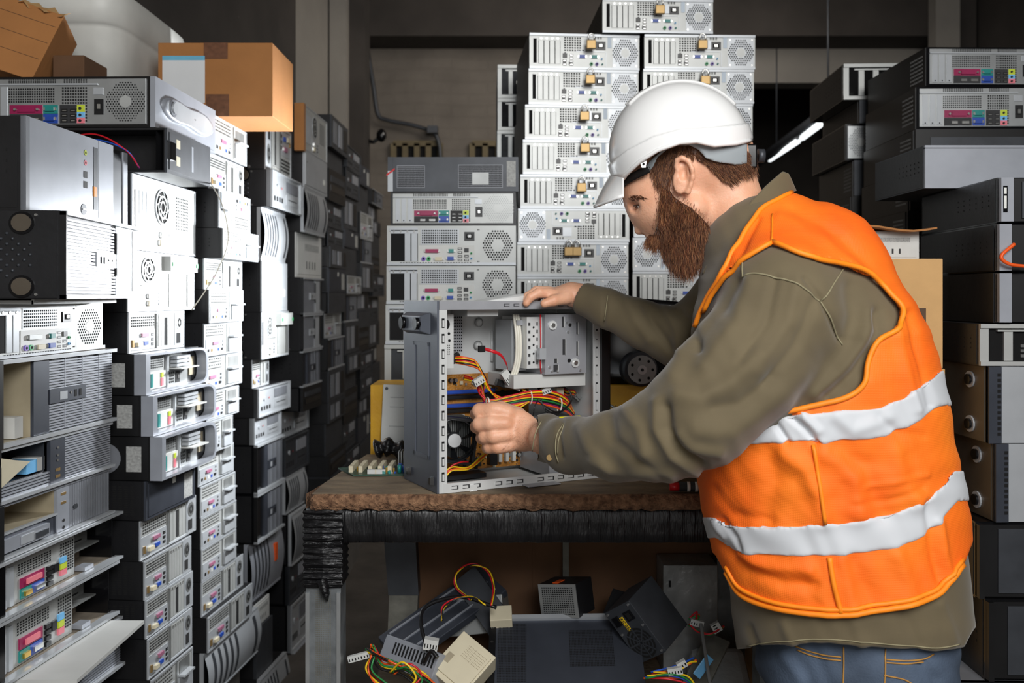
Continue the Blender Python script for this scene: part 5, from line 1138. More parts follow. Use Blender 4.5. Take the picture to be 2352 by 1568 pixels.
def shirt_sdf(p):
    f = torso(p); f = smin(f, chain(p, ARM, .03), .035); f = smin(f, chain(p, FAR, .02), .03)
    f = cutcuff(p, ARM[-2][0], ARM[-1][0], f) if False else f
    b = _a(ARM[-1][0]); d = b - _a(ARM[-2][0]); d = d / np.linalg.norm(d); near = np.linalg.norm(p - b, axis=-1) < .07; f = np.where(near, np.maximum(f, (p - b) @ d), f)
    b = _a(FAR[-1][0]); d = b - _a(FAR[-2][0]); d = d / np.linalg.norm(d); near = np.linalg.norm(p - b, axis=-1) < .07; f = np.where(near, np.maximum(f, (p - b) @ d), f)
    px, py = proj(p); hem = np.interp(px, [1690, 1760, 1900, 2050, 2150, 2215, 2240], [1492, 1482, 1476, 1488, 1496, 1486, 1440])
    return np.maximum(f, (py - hem) / 1290)
# --- folds: (polyline px, amplitude m, width px) ---
FOLDS_ARM = [([(1528, 935), (1530, 985), (1560, 1035), (1610, 1070)], -.012, 13), ([(1510, 925), (1512, 985), (1545, 1045), (1600, 1085)], .008, 15), ([(1560, 905), (1610, 915), (1680, 880), (1740, 815)], .009, 22), ([(1640, 730), (1570, 790), (1545, 860)], .008, 22), ([(1690, 640), (1650, 720), (1600, 780)], -.009, 17), ([(1720, 650), (1690, 740), (1620, 840)], .007, 20),
 ([(1780, 640), (1760, 740), (1700, 830)], -.005, 12), ([(1830, 650), (1810, 740), (1740, 850)], .005, 16), ([(1870, 690), (1830, 790), (1760, 880)], -.005, 13), ([(1600, 990), (1680, 990), (1770, 930), (1860, 850)], .007, 24), ([(1640, 935), (1700, 930), (1780, 870)], -.007, 18), ([(1400, 955), (1410, 1010), (1460, 1060), (1520, 1100)], -.006, 13), ([(1330, 980), (1350, 1030), (1400, 1075)], .005, 13), ([(1290, 960), (1284, 1000), (1290, 1050)], -.005, 6), ([(1440, 945), (1470, 985), (1480, 1040)], .006, 16), ([(1560, 1000), (1590, 1030), (1650, 1040)], .006, 14), ([(1360, 1060), (1440, 1090), (1540, 1092)], .005, 12),
 ([(1850, 640), (1890, 690), (1930, 780)], -.006, 8), ([(1990, 720), (1985, 790), (1930, 860), (1870, 900)], .012, 22), ([(2010, 720), (2020, 760), (1960, 850), (1900, 910)], -.012, 15), ([(1950, 660), (1960, 720), (1950, 780)], -.006, 18),
 ([(1480, 700), (1500, 740), (1540, 800)], -.008, 10), ([(1440, 690), (1460, 735), (1490, 780)], .005, 12), ([(1560, 720), (1590, 750), (1600, 800)], -.009, 12), ([(1530, 710), (1555, 760), (1560, 810)], .006, 12), ([(1393, 672), (1385, 745)], -.004, 5),
 ([(1720, 1440), (1740, 1490)], -.005, 8), ([(1800, 1430), (1820, 1480)], .004, 12), ([(1960, 1420), (1980, 1480)], .004, 14), ([(2080, 1410), (2110, 1480)], -.005, 14), ([(2160, 1390), (2190, 1470)], .005, 14)]
FOLDS_VEST = [([(1800, 1040), (1850, 1080), (1880, 1140), (1890, 1190)], .009, 24), ([(1770, 1040), (1780, 1100), (1760, 1190)], -.006, 24), ([(1920, 1030), (1990, 1070), (2010, 1140), (2030, 1180)], -.006, 22), ([(1900, 1040), (1960, 1100), (1975, 1180)], .008, 22), ([(2060, 1040), (2060, 1110), (2110, 1150)], .008, 26), ([(1640, 1120), (1680, 1180), (1770, 1200)], -.004, 12),
 ([(1650, 1240), (1720, 1310), (1800, 1340), (1870, 1345)], -.007, 14), ([(1700, 1280), (1760, 1300), (1860, 1310)], .006, 14), ([(1960, 1290), (1985, 1340), (2010, 1390)], -.006, 20), ([(1935, 1290), (1950, 1350), (1960, 1400)], .005, 16), ([(2060, 1280), (2080, 1340), (2090, 1380)], .007, 22), ([(2130, 1160), (2140, 1240), (2160, 1330)], -.007, 12), ([(2160, 1200), (2170, 1280), (2185, 1320)], .006, 10),
 ([(1770, 960), (1790, 985), (1810, 1015)], -.007, 7), ([(1815, 955), (1850, 985), (1875, 1018)], -.008, 8), ([(1840, 950), (1880, 990)], .005, 10), ([(1920, 960), (1960, 990), (2040, 960)], .005, 16), ([(1660, 1195), (1690, 1235), (1700, 1265)], -.006, 7), ([(1640, 1200), (1660, 1235)], .004, 7),
 ([(1790, 500), (1900, 560), (2000, 640), (2070, 720)], .005, 14), ([(1820, 480), (1930, 540), (2030, 640)], -.004, 12), ([(1740, 500), (1700, 580), (1650, 680)], -.005, 8), ([(2090, 720), (2110, 820), (2140, 930)], -.006, 10), ([(2060, 760), (2085, 860), (2110, 940)], .006, 12), ([(1990, 1120), (2060, 1105), (2130, 1090)], .003, 7), ([(1960, 1160), (2040, 1150), (2120, 1120)], -.003, 7), ([(2020, 960), (2060, 990), (2120, 1000)], -.003, 10)]
def fold(P, N, folds, lim=None, nz=.0):
    px, py = proj(P); d = np.zeros(len(P), np.float32)
    for pts, amp, w in folds:
        l = lined(px, py, pts); ends = 1.0; d += amp * np.exp(-(l / w) ** 2)
    near = np.clip((-N[:, 1] + .35) / .6, 0, 1)
    rn = nz * (np.sin(px * .035 + py * .021 + 2 * np.sin(py * .017)) * np.sin(py * .043 - px * .018) + .5 * np.sin(px * .081 - py * .06 + np.sin(px * .03) * 2))
    return P + N * ((d * near + rn))[:, None]
person = thing('person', 'bearded person in white hard hat and orange vest leaning over the open tower', 'person', (.58, 1.72, 0))
P0_ = np.array(person.location)
H1 = .0042
Ps, Qs = sdf_mesh(shirt_sdf, (.05, 1.42, .6), (.95, 2.2, 1.62), H1)
Ps = relax(Ps, Qs, 1); Ns = normals(Ps, Qs); Ps = fold(Ps, Ns, FOLDS_ARM, nz=.0009)
shirt = to_obj('work_shirt', Ps, Qs, ['olive_cloth'], person, label='olive brown long sleeved work shirt')
# --- vest ---
HOLE = [(1775, 556), (1850, 583), (1950, 612), (2014, 640), (2049, 680), (2070, 712), (2060, 755), (2016, 784), (1994, 835), (1984, 880), (1950, 910), (1875, 930), (1783, 950), (1690, 1010), (1560, 1080), (1560, 800), (1612, 720), (1650, 650), (1700, 598)]
NECKL = [(1300, 300), (1832, 432), (1790, 452), (1745, 480), (1700, 545), (1660, 620), (1620, 690), (1590, 760), (1500, 860), (1300, 860)]
HEM = ([1640, 1665, 1700, 1780, 1900, 2000, 2100, 2160, 2212, 2240], [1270, 1318, 1368, 1400, 1416, 1408, 1388, 1362, 1300, 1240])
def near_hole(p):
    px, py = proj(p); d = polyd(px, py, HOLE) / 1290
    far = polyd(px, py, [(1500, 560), (1700, 600), (1760, 700), (1740, 900), (1500, 960)]) / 1200
    return np.where(p[..., 1] < 1.74, d, far)
def vest_sdf(p, g=.011):
    f = torso(p, g); px, py = proj(p)
    f = np.maximum(f, -near_hole(p)); f = np.maximum(f, -polyd(px, py, NECKL) / 1290); return np.maximum(f, (py - np.interp(px, *HEM)) / 1290)
Pv, Qv = sdf_mesh(vest_sdf, (.25, 1.46, .7), (.95, 2.0, 1.62), H1)
Pv = relax(Pv, Qv, 2, .5); Nv = normals(relax(Pv, Qv, 2), Qv); Pv = fold(Pv, Nv, FOLDS_VEST, nz=.0016)
vest = to_obj('safety_vest', Pv, Qv, ['vest_orange'], person, label='bright orange mesh safety vest')
def banded(name, top, bot, g, m, folds=FOLDS_VEST, lab=None, x0=.3):
    def f(p):
        px, py = proj(p); v = np.maximum(torso(p, g), -torso(p, g - .012)); v = np.maximum(v, (np.interp(px, *top) - py) / 1290); v = np.maximum(v, (py - np.interp(px, *bot)) / 1290)
        v = np.maximum(v, -near_hole(p)); return v
    ys = top[1] + bot[1]; P, Q = sdf_mesh(f, (.25, 1.46, TZz(max(ys)) - .06), (.95, 2.0, TZz(min(ys)) + .06), .0033); P = relax(P, Q, 2, .5)
    N_ = normals(relax(P, Q, 3), Q); P = fold(P, N_, folds, nz=.0016); return to_obj(name, P, Q, [m], vest, label=lab)
b1 = ([1670, 1760, 1829, 1948, 2026, 2081, 2131, 2160], [1024, 958, 953, 942, 934, 910, 876, 850]); b2 = ([1660, 1751, 1856, 1893, 2035, 2095, 2138, 2160], [1030, 1019, 1013, 1019, 1001, 976, 947, 930])
banded('reflective_band', b1, b2, .0146, 'band_silver', lab='upper silver reflective band')
b3 = ([1640, 1678, 1783, 1898, 1976, 2067, 2128, 2150, 2170, 2190], [1188, 1207, 1210, 1205, 1196, 1173, 1152, 1130, 1110, 1080]); b4 = ([1640, 1660, 1692, 1783, 1898, 1989, 2076, 2127, 2163, 2200], [1238, 1250, 1269, 1277, 1277, 1269, 1251, 1230, 1195, 1150])
banded('reflective_band', b3, b4, .0146, 'band_silver', lab='lower silver reflective band')
def vsurf(g): return lambda p: torso(p, g)
def path_on(f, pts, r, m, mb, k=6, lift=.0, folds=None, nz=.0016):
    C_ = []
    for q in catmull([(a, b, 0) for a, b in pts], k):
        y = hitY(f, q[0], q[1])
        if y: C_.append(W(q[0], q[1], y))
    if len(C_) < 2: return
    A = np.array([tuple(c) for c in C_], np.float32)
    if folds is not None:
        e = 1e-3; G = np.stack([(f(A + _a([e, 0, 0])) - f(A - _a([e, 0, 0]))), (f(A + _a([0, e, 0])) - f(A - _a([0, e, 0]))), (f(A + _a([0, 0, e])) - f(A - _a([0, 0, e])))], -1); G /= np.linalg.norm(G, axis=1, keepdims=True) + 1e-9
        A = fold(A, G, folds, nz=nz)
    mb.tube([Vector(a) - Vector(P0_) for a in A.tolist()], r, m, 7)
mb = MB(); path_on(vsurf(.012), HOLE[:13], .0046, 'trim_orange', mb, 6, folds=FOLDS_VEST); path_on(vsurf(.012), [(1775, 556), (1700, 600), (1650, 652), (1616, 716)], .0044, 'trim_orange', mb, 6, folds=FOLDS_VEST)
mb.build('armhole_binding', vest, label='light orange armhole binding')
mb = MB(); path_on(vsurf(.012), [(1832, 436), (1790, 455), (1745, 482), (1700, 548), (1660, 622), (1620, 692), (1596, 750)], .0046, 'trim_orange', mb, 6, folds=FOLDS_VEST); mb.build('neck_binding', vest, label='light orange neck binding')
mb = MB(); path_on(vsurf(.012), [(a, b - 3) for a, b in zip(*HEM)][1:9], .005, 'trim_orange', mb, 6, folds=FOLDS_VEST); path_on(vsurf(.012), [(a, b - 16) for a, b in zip(*HEM)][1:9], .004, 'trim_orange', mb, 6, folds=FOLDS_VEST); mb.build('hem_binding', vest, label='light orange hem binding')
mb = MB(); path_on(vsurf(.0125), [(1868, 1022), (1880, 1100), (1894, 1200)], .0035, 'trim_orange', mb, 6, folds=FOLDS_VEST); mb.build('vest_seam', vest, label='light orange side seam'); mb = MB(); path_on(vsurf(.0125), [(1905, 1280), (1915, 1340), (1932, 1408)], .0045, 'trim_orange', mb, 6, folds=FOLDS_VEST); mb.build('vest_seam', vest, label='light orange side seam'); mb = MB(); path_on(vsurf(.0125), [(1774, 492), (1773, 556)], .0018, 'trim_orange', mb, 6, folds=FOLDS_VEST); mb.build('vest_seam', vest, label='light orange shoulder seam')
mb = MB(); mb.tube([W(2206, 1262, 1.7) - Vector(P0_), W(2211, 1280, 1.69) - Vector(P0_), W(2204, 1292, 1.68) - Vector(P0_), W(2214, 1300, 1.68) - Vector(P0_), W(2208, 1304, 1.68) - Vector(P0_)], .0012, 'trim_orange', 5); mb.build('loose_thread', vest)
# shirt seams
FA = dict(folds=FOLDS_ARM, nz=.0009)
for pts in ([(1706, 636), (1740, 628), (1800, 640), (1850, 665), (1892, 692)], [(1892, 692), (1915, 735), (1937, 792)], [(1706, 600), (1704, 636)], [(1940, 612), (1892, 690)]): mb = MB(); path_on(lambda p: shirt_sdf(p) - .0012, pts, .0014, 'shirt_stitch', mb, 8, **FA); mb.build('shirt_stitching', shirt, label='pale stitching of the shirt yoke')
for pts in ([(1290, 966), (1278, 1000), (1276, 1040), (1282, 1062)], [(1294, 968), (1282, 1002), (1280, 1042)], [(1243, 966), (1228, 1000), (1222, 1036)], [(1396, 678), (1386, 740)], [(1715, 1484), (1780, 1474), (1900, 1468), (2050, 1480), (2150, 1488), (2205, 1478)]): mb = MB(); path_on(lambda p: shirt_sdf(p) - .001, pts, .0011, 'shirt_stitch', mb, 8, **FA); mb.build('shirt_stitching', shirt, label='pale stitching of cuff or hem')
mb = MB(); y = hitY(shirt_sdf, 1262, 1052) or 1.8
c = W(1262, 1050, y - .002) - Vector(P0_); mb.cyl(c, c + Vector((0, -.003, 0)), .0055, 'brass', 14); mb.build('cuff_button', shirt)
# collar
COLP = [(1797, 393), (1812, 398), (1830, 438), (1790, 456), (1745, 484), (1704, 548), (1668, 620), (1650, 660), (1634, 652), (1612, 626), (1630, 596), (1662, 540), (1695, 500), (1728, 458), (1760, 425)]
NK2 = [(W(1690, 405, 1.80), .075), (W(1722, 520, 1.785), .088), (W(1740, 610, 1.765), .102)]
def collar_sdf(p):
    px, py = proj(p); c = rc(p, W(1725, 415, 1.79), W(1705, 640, 1.78), .088, .098); v = np.abs(c) - .0028
    return np.maximum(v, polyd(px, py, COLP) / 1222)
def collar2(p):
    px, py = proj(p); c = rc(p, W(1725, 400, 1.79), W(1700, 640, 1.78), .088, .094); v = np.maximum(c, -(c + .006)); return np.maximum(v, polyd(px, py, COLP) / 1222)
Pc, Qc = sdf_mesh(collar2, (.3, 1.6, 1.3), (.62, 1.98, 1.62), .0028); Pc = relax(Pc, Qc, 1)
to_obj('shirt_collar', Pc, Qc, ['olive_cloth'], shirt, label='stiff olive shirt collar')
# --- body: head, neck, trunk, arms, hands, legs in one surface ---
def Yh(px): return 1.80 + (1568 - px) * .00012
def hp(px, py, s=0.): return W(px, py, Yh(px) - s)
def head_sdf(p):
    f = ell(p, hp(1602, 357), (.106, .080, .096), -12)
    f = smin(f, ell(p, hp(1524, 452), (.075, .066, .088), 24), .03)
    f = smin(f, ell(p, hp(1550, 530), (.043, .046, .048)), .02)
    f = smin(f, ell(p, hp(1532, 488, .034), (.034, .026, .034)), .012); f = smin(f, ell(p, hp(1532, 488, -.034), (.034, .026, .034)), .012)
    for s in (1, -1):
        f = smin(f, rc(p, hp(1594, 478, .048 * s), hp(1552, 582, .016 * s), .024, .017), .02)
        f = smin(f, rc(p, hp(1447, 457, .008 * s), hp(1456, 452, .034 * s), .0085, .007), .008)
        f = smax(f, -ell(p, hp(1459, 475, .036 * s), (.011, .012, .008)), .012)
        f = smin(f, ell(p, hp(1477, 471, .030 * s), (.0138, .0136, .011)), .006); f = smin(f, ell(p, hp(1478, 483, .030 * s), (.012, .0115, .007)), .005)
        f = smin(f, ell(p, hp(1485, 531, .0125 * s), (.0088, .0062, .0066)), .0025); f = smax(f, -ell(p, hp(1478, 541, .0085 * s), (.0045, .003, .0035)), .002)
    f = smin(f, rc(p, hp(1455, 474), hp(1471, 520), .0078, .0098), .008); f = smin(f, ell(p, hp(1470, 528), (.0112, .0098, .0088), 20), .004)
    f = smin(f, rc(p, hp(1494, 553, .014), hp(1494, 553, -.014), .007, .007), .01)
    for s in (1, -1):
        e = ell(p, hp(1570, 404, .0765 * s), (.0185, .0075, .034), -14)
        rim = chain(p, [(hp(1560, 398, .080 * s), .003), (hp(1553, 382, .083 * s), .0038), (hp(1555, 368, .086 * s), .0042), (hp(1566, 362, .089 * s), .0045), (hp(1581, 370, .090 * s), .0045), (hp(1590, 388, .090 * s), .0042), (hp(1591, 407, .087 * s), .004), (hp(1586, 426, .083 * s), .004), (hp(1580, 440, .080 * s), .0062)], .004)
        e = smin(e, rim, .004); e = smax(e, -ell(p, hp(1571, 398, .085 * s), (.0085, .007, .014), -14), .003); e = smin(e, rc(p, hp(1561, 414, .082 * s), hp(1563, 420, .081 * s), .0042, .0035), .003)
        e = smin(e, rc(p, hp(1579, 378, .083 * s), hp(1583, 410, .0825 * s), .003, .003), .003)
        f = smin(f, e, .006)
    return smin(f, chain(p, NECK, .02), .025)
def finger(p, pts, k=.004): return chain(p, [(W(a, b, c), r) for a, b, c, r in pts], k)
LH = [[(1165, 948, 1.915, .0165), (1130, 942, 1.915, .0158), (1101, 943, 1.925, .0145), (1094, 950, 1.955, .0125), (1104, 962, 1.975, .010)],
      [(1160, 972, 1.905, .0165), (1128, 972, 1.90, .0155), (1102, 974, 1.912, .0148), (1094, 980, 1.945, .0125), (1105, 988, 1.965, .010)],
      [(1162, 998, 1.905, .016), (1134, 1002, 1.90, .0145), (1114, 1003, 1.912, .0135), (1106, 1006, 1.94, .0115), (1116, 1010, 1.96, .0095)],
      [(1168, 1022, 1.91, .0145), (1142, 1026, 1.907, .0128), (1124, 1027, 1.917, .012), (1118, 1029, 1.94, .010), (1126, 1032, 1.955, .0085)]]
def lhand(p):
    f = chain(p, [(W(1240, 1004, 1.90), .0285), (W(1212, 998, 1.918), .031)], .01)
    f = smin(f, ell(p, W(1180, 985, 1.925), (.044, .021, .043), -14), .02)
    g = None
    for q in LH: d = finger(p, q); g = d if g is None else smin(g, d, .0022)
    f = smin(f, g, .010)
    for a, b in ((1132, 938), (1127, 968), (1132, 999), (1141, 1024)): f = smin(f, ell(p, W(a + 10, b, 1.910), (.011, .009, .009)), .012)
    th = finger(p, [(1190, 955, 1.945, .018), (1150, 938, 1.965, .015), (1115, 942, 1.98, .012), (1096, 956, 1.985, .010)])
    return smin(f, th, .008)
RH = [[(1262, 674, 2.045, .0125), (1238, 672, 2.035, .0105), (1218, 682, 2.03, .0092), (1209, 696, 2.028, .008)], [(1258, 670, 2.07, .0125), (1232, 668, 2.07, .0105), (1212, 680, 2.07, .0092), (1204, 696, 2.07, .008)], [(1262, 670, 2.095, .012), (1238, 669, 2.10, .010), (1220, 680, 2.105, .009), (1213, 694, 2.107, .008)], [(1270, 673, 2.115, .011), (1250, 673, 2.125, .009), (1236, 682, 2.13, .008), (1230, 693, 2.132, .0072)]]
def rhand(p):
    f = chain(p, [(W(1338, 682, 2.065), .027), (W(1316, 676, 2.07), .026)], .01); f = smin(f, ell(p, W(1285, 674, 2.078), (.038, .04, .0155), 6), .02)
    g = None
    for q in RH: d = finger(p, q); g = d if g is None else smin(g, d, .002)
    f = smin(f, g, .008); return smin(f, finger(p, [(1300, 684, 2.045, .014), (1272, 690, 2.025, .0115), (1250, 697, 2.02, .009)]), .008)
def legs(p, g=0.):
    f = None
    for y, x in ((1.64, .60), (1.81, .63)):
        d = chain(p, [((x + .02, y, .72), .092 + g), ((x - .01, y, .48), .068 + g), ((x + .02, y, .42), .066 + g), ((x + .04, y, .1), .045 + g)], .03); f = d if f is None else smin(f, d, .02)
    z = p[..., 2]; px0 = .615; q = ((np.abs(p[..., 0] - px0) / (.172 + g)) ** 2.3 + (np.abs(p[..., 1] - 1.72) / (.155 + g)) ** 2.3) ** (1 / 2.3)
    h_ = smax((q - 1) * .155, np.abs(z - .78) - .12, .03); return smin(f, h_, .05)
def core(p):
    f = chain(p, [((.62, 1.72, .8), .10), ((.60, 1.72, 1.05), .12), (W(1850, 760, 1.73), .13), (W(1800, 660, 1.75), .10), (W(1740, 610, 1.765), .07)], .05)
    f = smin(f, chain(p, [(a, r * .72) for a, r in ARM[:-2]] + [(ARM[-2][0], .03), (W(1240, 1004, 1.90), .0285)], .02), .03)
    f = smin(f, chain(p, [(a, r * .68) for a, r in FAR[:-1]] + [(W(1338, 682, 2.065), .027)], .02), .03)
    return smin(f, legs(p, -.012), .05)
def body_sdf(p):
    f = core(p); f = smin(f, head_sdf(p), .02); f = smin(f, lhand(p), .008); return smin(f, rhand(p), .008)
Pb, Qb = sdf_mesh(body_sdf, (-.13, 1.42, .02), (.95, 2.2, 1.66), .0030, 30)
Pb = relax(Pb, Qb, 1, .35); px_, py_ = proj(Pb)
rough = .0005 * np.sin(px_ * .9) * np.sin(py_ * .8)
cx_ = Pb[Qb].mean(1); fx, fy = proj(cx_); mi = np.zeros(len(Qb), np.int32)
blush = (np.hypot(fx - 1582, (fy - 400) * .5) < 13) & (cx_[:, 1] < 1.74); 
mi[(np.hypot((fx - 1500) * .8, fy - 566) < 9) & (cx_[:, 1] < 1.80)] = 2
body = to_obj('body', Pb, Qb, ['skin', 'skin_blush', 'lip'], person, mi)
# eye: small ball with lid line and brow
def rel(v): return Vector(v) - Vector(P0_)
mb = MB(); c = rel(hp(1470, 475, .0335)); mb.ball(c, .0085, .0092, .0036, 'eye_white', 14); q = rel(hp(1463, 476, .0385)); mb.ball(q, .003, .0036, .0028, 'beard_dark', 10); mb.build('eye', person)
mb = MB(); mb.tube([rel(hp(1455, 473, .036)), rel(hp(1462, 471, .0415)), rel(hp(1470, 471, .0442)), rel(hp(1479, 474, .0452)), rel(hp(1487, 479, .0438))], [.0008, .0014, .0015, .0012, .0006], 'beard_dark', 6)
mb.build('eyelid', person)
# strands helper
def strands(name, f, region, n, length, flow, mats, parent, seed=3, out=.45, w=.00045, y0=1.6, lab=None):
    rr = random.Random(seed); xs = [q[0] for q in region]; ys = [q[1] for q in region]; mb = MB(); cnt = 0; e = 1e-3; pts = []
    tries = 0; cand = np.array([(rr.uniform(min(xs), max(xs)), rr.uniform(min(ys), max(ys))) for _ in range(n * 4)], np.float32); ins = polyd(cand[:, 0], cand[:, 1], region) < 0; cand = cand[ins][:n]
    Yv = np.full(len(cand), 1.66, np.float32); P = None
    for _ in range(60):
        P = np.stack([(cand[:, 0] - CX) / FP * Yv, Yv, EYE + (HY - cand[:, 1]) / FP * Yv], -1).astype(np.float32); d = f(P); Yv = Yv + np.clip(d, -.01, .01) * .9
    ok = np.abs(d) < .002; P = P[ok]; cand = cand[ok]
    G = np.stack([f(P + _a([e, 0, 0])) - f(P - _a([e, 0, 0])), f(P + _a([0, e, 0])) - f(P - _a([0, e, 0])), f(P + _a([0, 0, e])) - f(P - _a([0, 0, e]))], -1); G /= np.linalg.norm(G, axis=1, keepdims=True) + 1e-9
    for i in range(len(P)):
        r0 = Vector(P[i].tolist()); nn = Vector(G[i].tolist()); fl = flow(cand[i][0], cand[i][1]); d = Vector((fl[0], rr.uniform(-.35, .1), -fl[1])); d = (d - nn * d.dot(nn)); d = d.normalized() + nn * rr.uniform(out * .5, out * 1.4) + Vector([rr.uniform(-.25, .25) for _ in range(3)]); d.normalize()
        L = rr.uniform(*length); m = rr.choice(mats); cur = Vector([rr.uniform(-.3, .3) for _ in range(3)]) * L * .5; side = d.cross(nn); side = side.normalized() if side.length > .01 else Vector((1, 0, 0)); pr = []
        for k in range(4):
            t = k / 3; c = r0 + d * L * t + cur * t * t - nn * (.0008 if k == 0 else 0) + Vector((0, 0, -.25)) * L * t * t; ww = w * (1 - t * .85); pr.append((c - side * ww, c + side * ww, c - nn * ww))
        b = len(mb.v); mk = mb.mi(m)
        for tri in pr: mb.v += [tuple(rel(q)) for q in tri]
        for k in range(3):
            for j in range(3): j2 = (j + 1) % 3; mb.f.append((b + 3 * k + j, b + 3 * k + j2, b + 3 * k + 3 + j2, b + 3 * k + 3 + j)); mb.m.append(mk); mb.sm.append(True)
    return mb.build(name, parent, label=lab)
BEARD = [(1519, 430), (1538, 436), (1548, 452), (1562, 462), (1589, 478), (1610, 498), (1630, 520), (1636, 550), (1632, 580), (1618, 606), (1598, 624), (1575, 633), (1555, 631), (1537, 619), (1523, 598), (1517, 580), (1513, 568), (1498, 570), (1486, 560), (1482, 549), (1492, 538), (1502, 540), (1508, 524), (1512, 500), (1514, 470)]
def beard_sdf(p):
    f = head_sdf(p) - .004
    b = ell(p, hp(1566, 570), (.055, .05, .052), 20); b = smin(b, ell(p, hp(1530, 560), (.034, .042, .034)), .02)
    b = smin(b, rc(p, hp(1592, 495, .046), hp(1575, 590, .015), .033, .036), .02); b = smin(b, rc(p, hp(1592, 495, -.046), hp(1575, 590, -.015), .033, .036), .02); b = smin(b, rc(p, hp(1492, 552, .02), hp(1492, 552, -.02), .012, .012), .01)
    f = smin(f, b, .012); px, py = proj(p); d = polyd(px, py, BEARD)
    f = f + .0012 * np.sin(p[..., 0] * 700 + np.sin(p[..., 2] * 300) * 2) * np.sin(p[..., 2] * 420) * np.sin(p[..., 1] * 610)
    return np.maximum(f, d / 1222)
Pd, Qd = sdf_mesh(beard_sdf, (.2, 1.68, 1.35), (.42, 1.93, 1.6), .0028); beard = to_obj('beard', Pd, Qd, ['beard_dark'], person, label='full reddish brown beard')
bs = lambda p: beard_sdf(p)
def bflow(x, y): return (.25 - (x - 1560) / 140, 1.0) if y > 500 else (.1, 1)
strands('beard_hair', bs, [(a, b) for a, b in BEARD], 7500, (.008, .02), bflow, ['beard_dark', 'beard_mid', 'beard_mid', 'beard_light'], beard, 5, .5)
strands('moustache_hair', bs, [(1484, 548), (1494, 538), (1512, 536), (1520, 555), (1508, 568), (1490, 562)], 500, (.010, .018), lambda x, y: (-.6, .8), ['beard_mid', 'beard_light'], beard, 6, .5)
strands('stubble_hair', head_sdf, [(1500, 420), (1545, 430), (1600, 470), (1650, 520), (1640, 590), (1560, 480), (1512, 520), (1496, 538), (1500, 500), (1508, 470)], 900, (.003, .006), lambda x, y: (-.1, 1), ['beard_mid'], beard, 8, .3, .0003)
HAIR = [(1490, 385), (1500, 345), (1545, 318), (1600, 318), (1650, 330), (1700, 340), (1742, 350), (1740, 398), (1722, 408), (1700, 412), (1676, 426), (1655, 415), (1632, 392), (1610, 372), (1598, 366), (1588, 362), (1575, 352), (1558, 354), (1546, 366), (1546, 392), (1542, 415), (1538, 436), (1522, 440), (1506, 425), (1497, 405)]
def hair_sdf(p): f = head_sdf(p) - .0016; px, py = proj(p); return np.maximum(f, polyd(px, py, HAIR) / 1222 + .004)
Ph, Qh = sdf_mesh(hair_sdf, (.22, 1.68, 1.5), (.5, 1.93, 1.68), .0028); hair = to_obj('hair', Ph, Qh, ['hair_brown'], person, label='short brown hair')
strands('hair_strands', lambda p: head_sdf(p) - .001, HAIR, 5200, (.006, .012), lambda x, y: (.9, .75) if x > 1595 else (-.15, 1), ['hair_brown', 'beard_dark', 'beard_mid', 'beard_light'], hair, 9, .3, .00035)
strands('eyebrow', head_sdf, [(1440, 452), (1452, 446), (1470, 448), (1482, 456), (1468, 458), (1450, 460)], 160, (.005, .009), lambda x, y: (1, .1), ['beard_dark', 'beard_mid'], person, 12, .2, .0005)
def forearm_hair(): return strands('wrist_hair', body_sdf, [(1170, 1000), (1200, 955), (1238, 965), (1238, 1040), (1150, 1040)], 260, (.004, .009), lambda x, y: (-.7, .3), ['beard_mid'], person, 14, .15, .00014)
forearm_hair()
# --- hard hat ---
HC = hp(1560, 345)
def hshell(p, g=0.): return ell(p, HC, (.132 + g, .116 + g, .127 + g), -4)
LOWX = [1380, 1402, 1425, 1440, 1470, 1510, 1560, 1600, 1640, 1690, 1740]; LOWY = [440, 436, 418, 398, 370, 345, 327, 324, 333, 329, 318]
UPX = [1380, 1405, 1440, 1500, 1560, 1640, 1715, 1745]; UPY = [395, 372, 345, 314, 297, 292, 284, 282]
def hat_sdf(p):
    px, py = proj(p); s = hshell(p); s = np.maximum(s, -(s + .0045)); low = (py - np.interp(px, LOWX, LOWY)) / 1222; a = np.maximum(s, low)
    g = .005; b = hshell(p, g); b = np.maximum(b, -(b + .01)); b = np.maximum(np.maximum(b, low), (np.interp(px, UPX, UPY) - py) / 1222); f = smin(a, b, .003)
    for s_ in (-.028, 0., .028):
        r = np.maximum(np.maximum(hshell(p, .004), -hshell(p, -.002)), np.abs(p[..., 1] - (Yh(1560) + s_)) - .008); r = np.maximum(r, (py - 240) / 1222); f = smin(f, r, .003)
    return f
Pk, Qk = sdf_mesh(hat_sdf, (.15, 1.66, 1.5), (.5, 1.96, 1.78), .0026); Pk = relax(Pk, Qk, 2, .5)
hat = to_obj('hard_hat', Pk, Qk, ['helmet_white'], person, label='white hard hat')
mb = MB(); pts = []
for i in range(60):
    x = 1404 + (1736 - 1404) * i / 59; y = np.interp(x, LOWX, LOWY); Yv = hitY(lambda p: hshell(p, .003), x, y, 1.6, 1.81)
    if Yv: pts.append(rel(W(x, y, Yv)))
mb.tube(pts, .0042, 'helmet_white', 8); mb.build('rim_edge', hat)
mb = MB(); rows_t = []; n = 18      # peak
for i in range(n + 1):
    s = (i / n - .5) * 2; c_ = math.cos(s * 1.25); side = .092 * math.sin(s * 1.25) / math.sin(1.25)
    ix, iy = 1400 + 42 * (1 - c_), 402 - 2 * (1 - c_) + 10 * (1 - c_); ox, oy = 1364 + 76 * (1 - c_) ** 1.0 * 1.25, 474 - 36 * (1 - c_)
    row = []
    for t in range(7):
        u = t / 6; x = ix + (ox - ix) * u; y = iy + (oy - iy) * u + 10 * math.sin(PI * u) * c_ * -.4; row.append(hp(x, y, side * (1 - .12 * u)))
    rows_t.append(row)
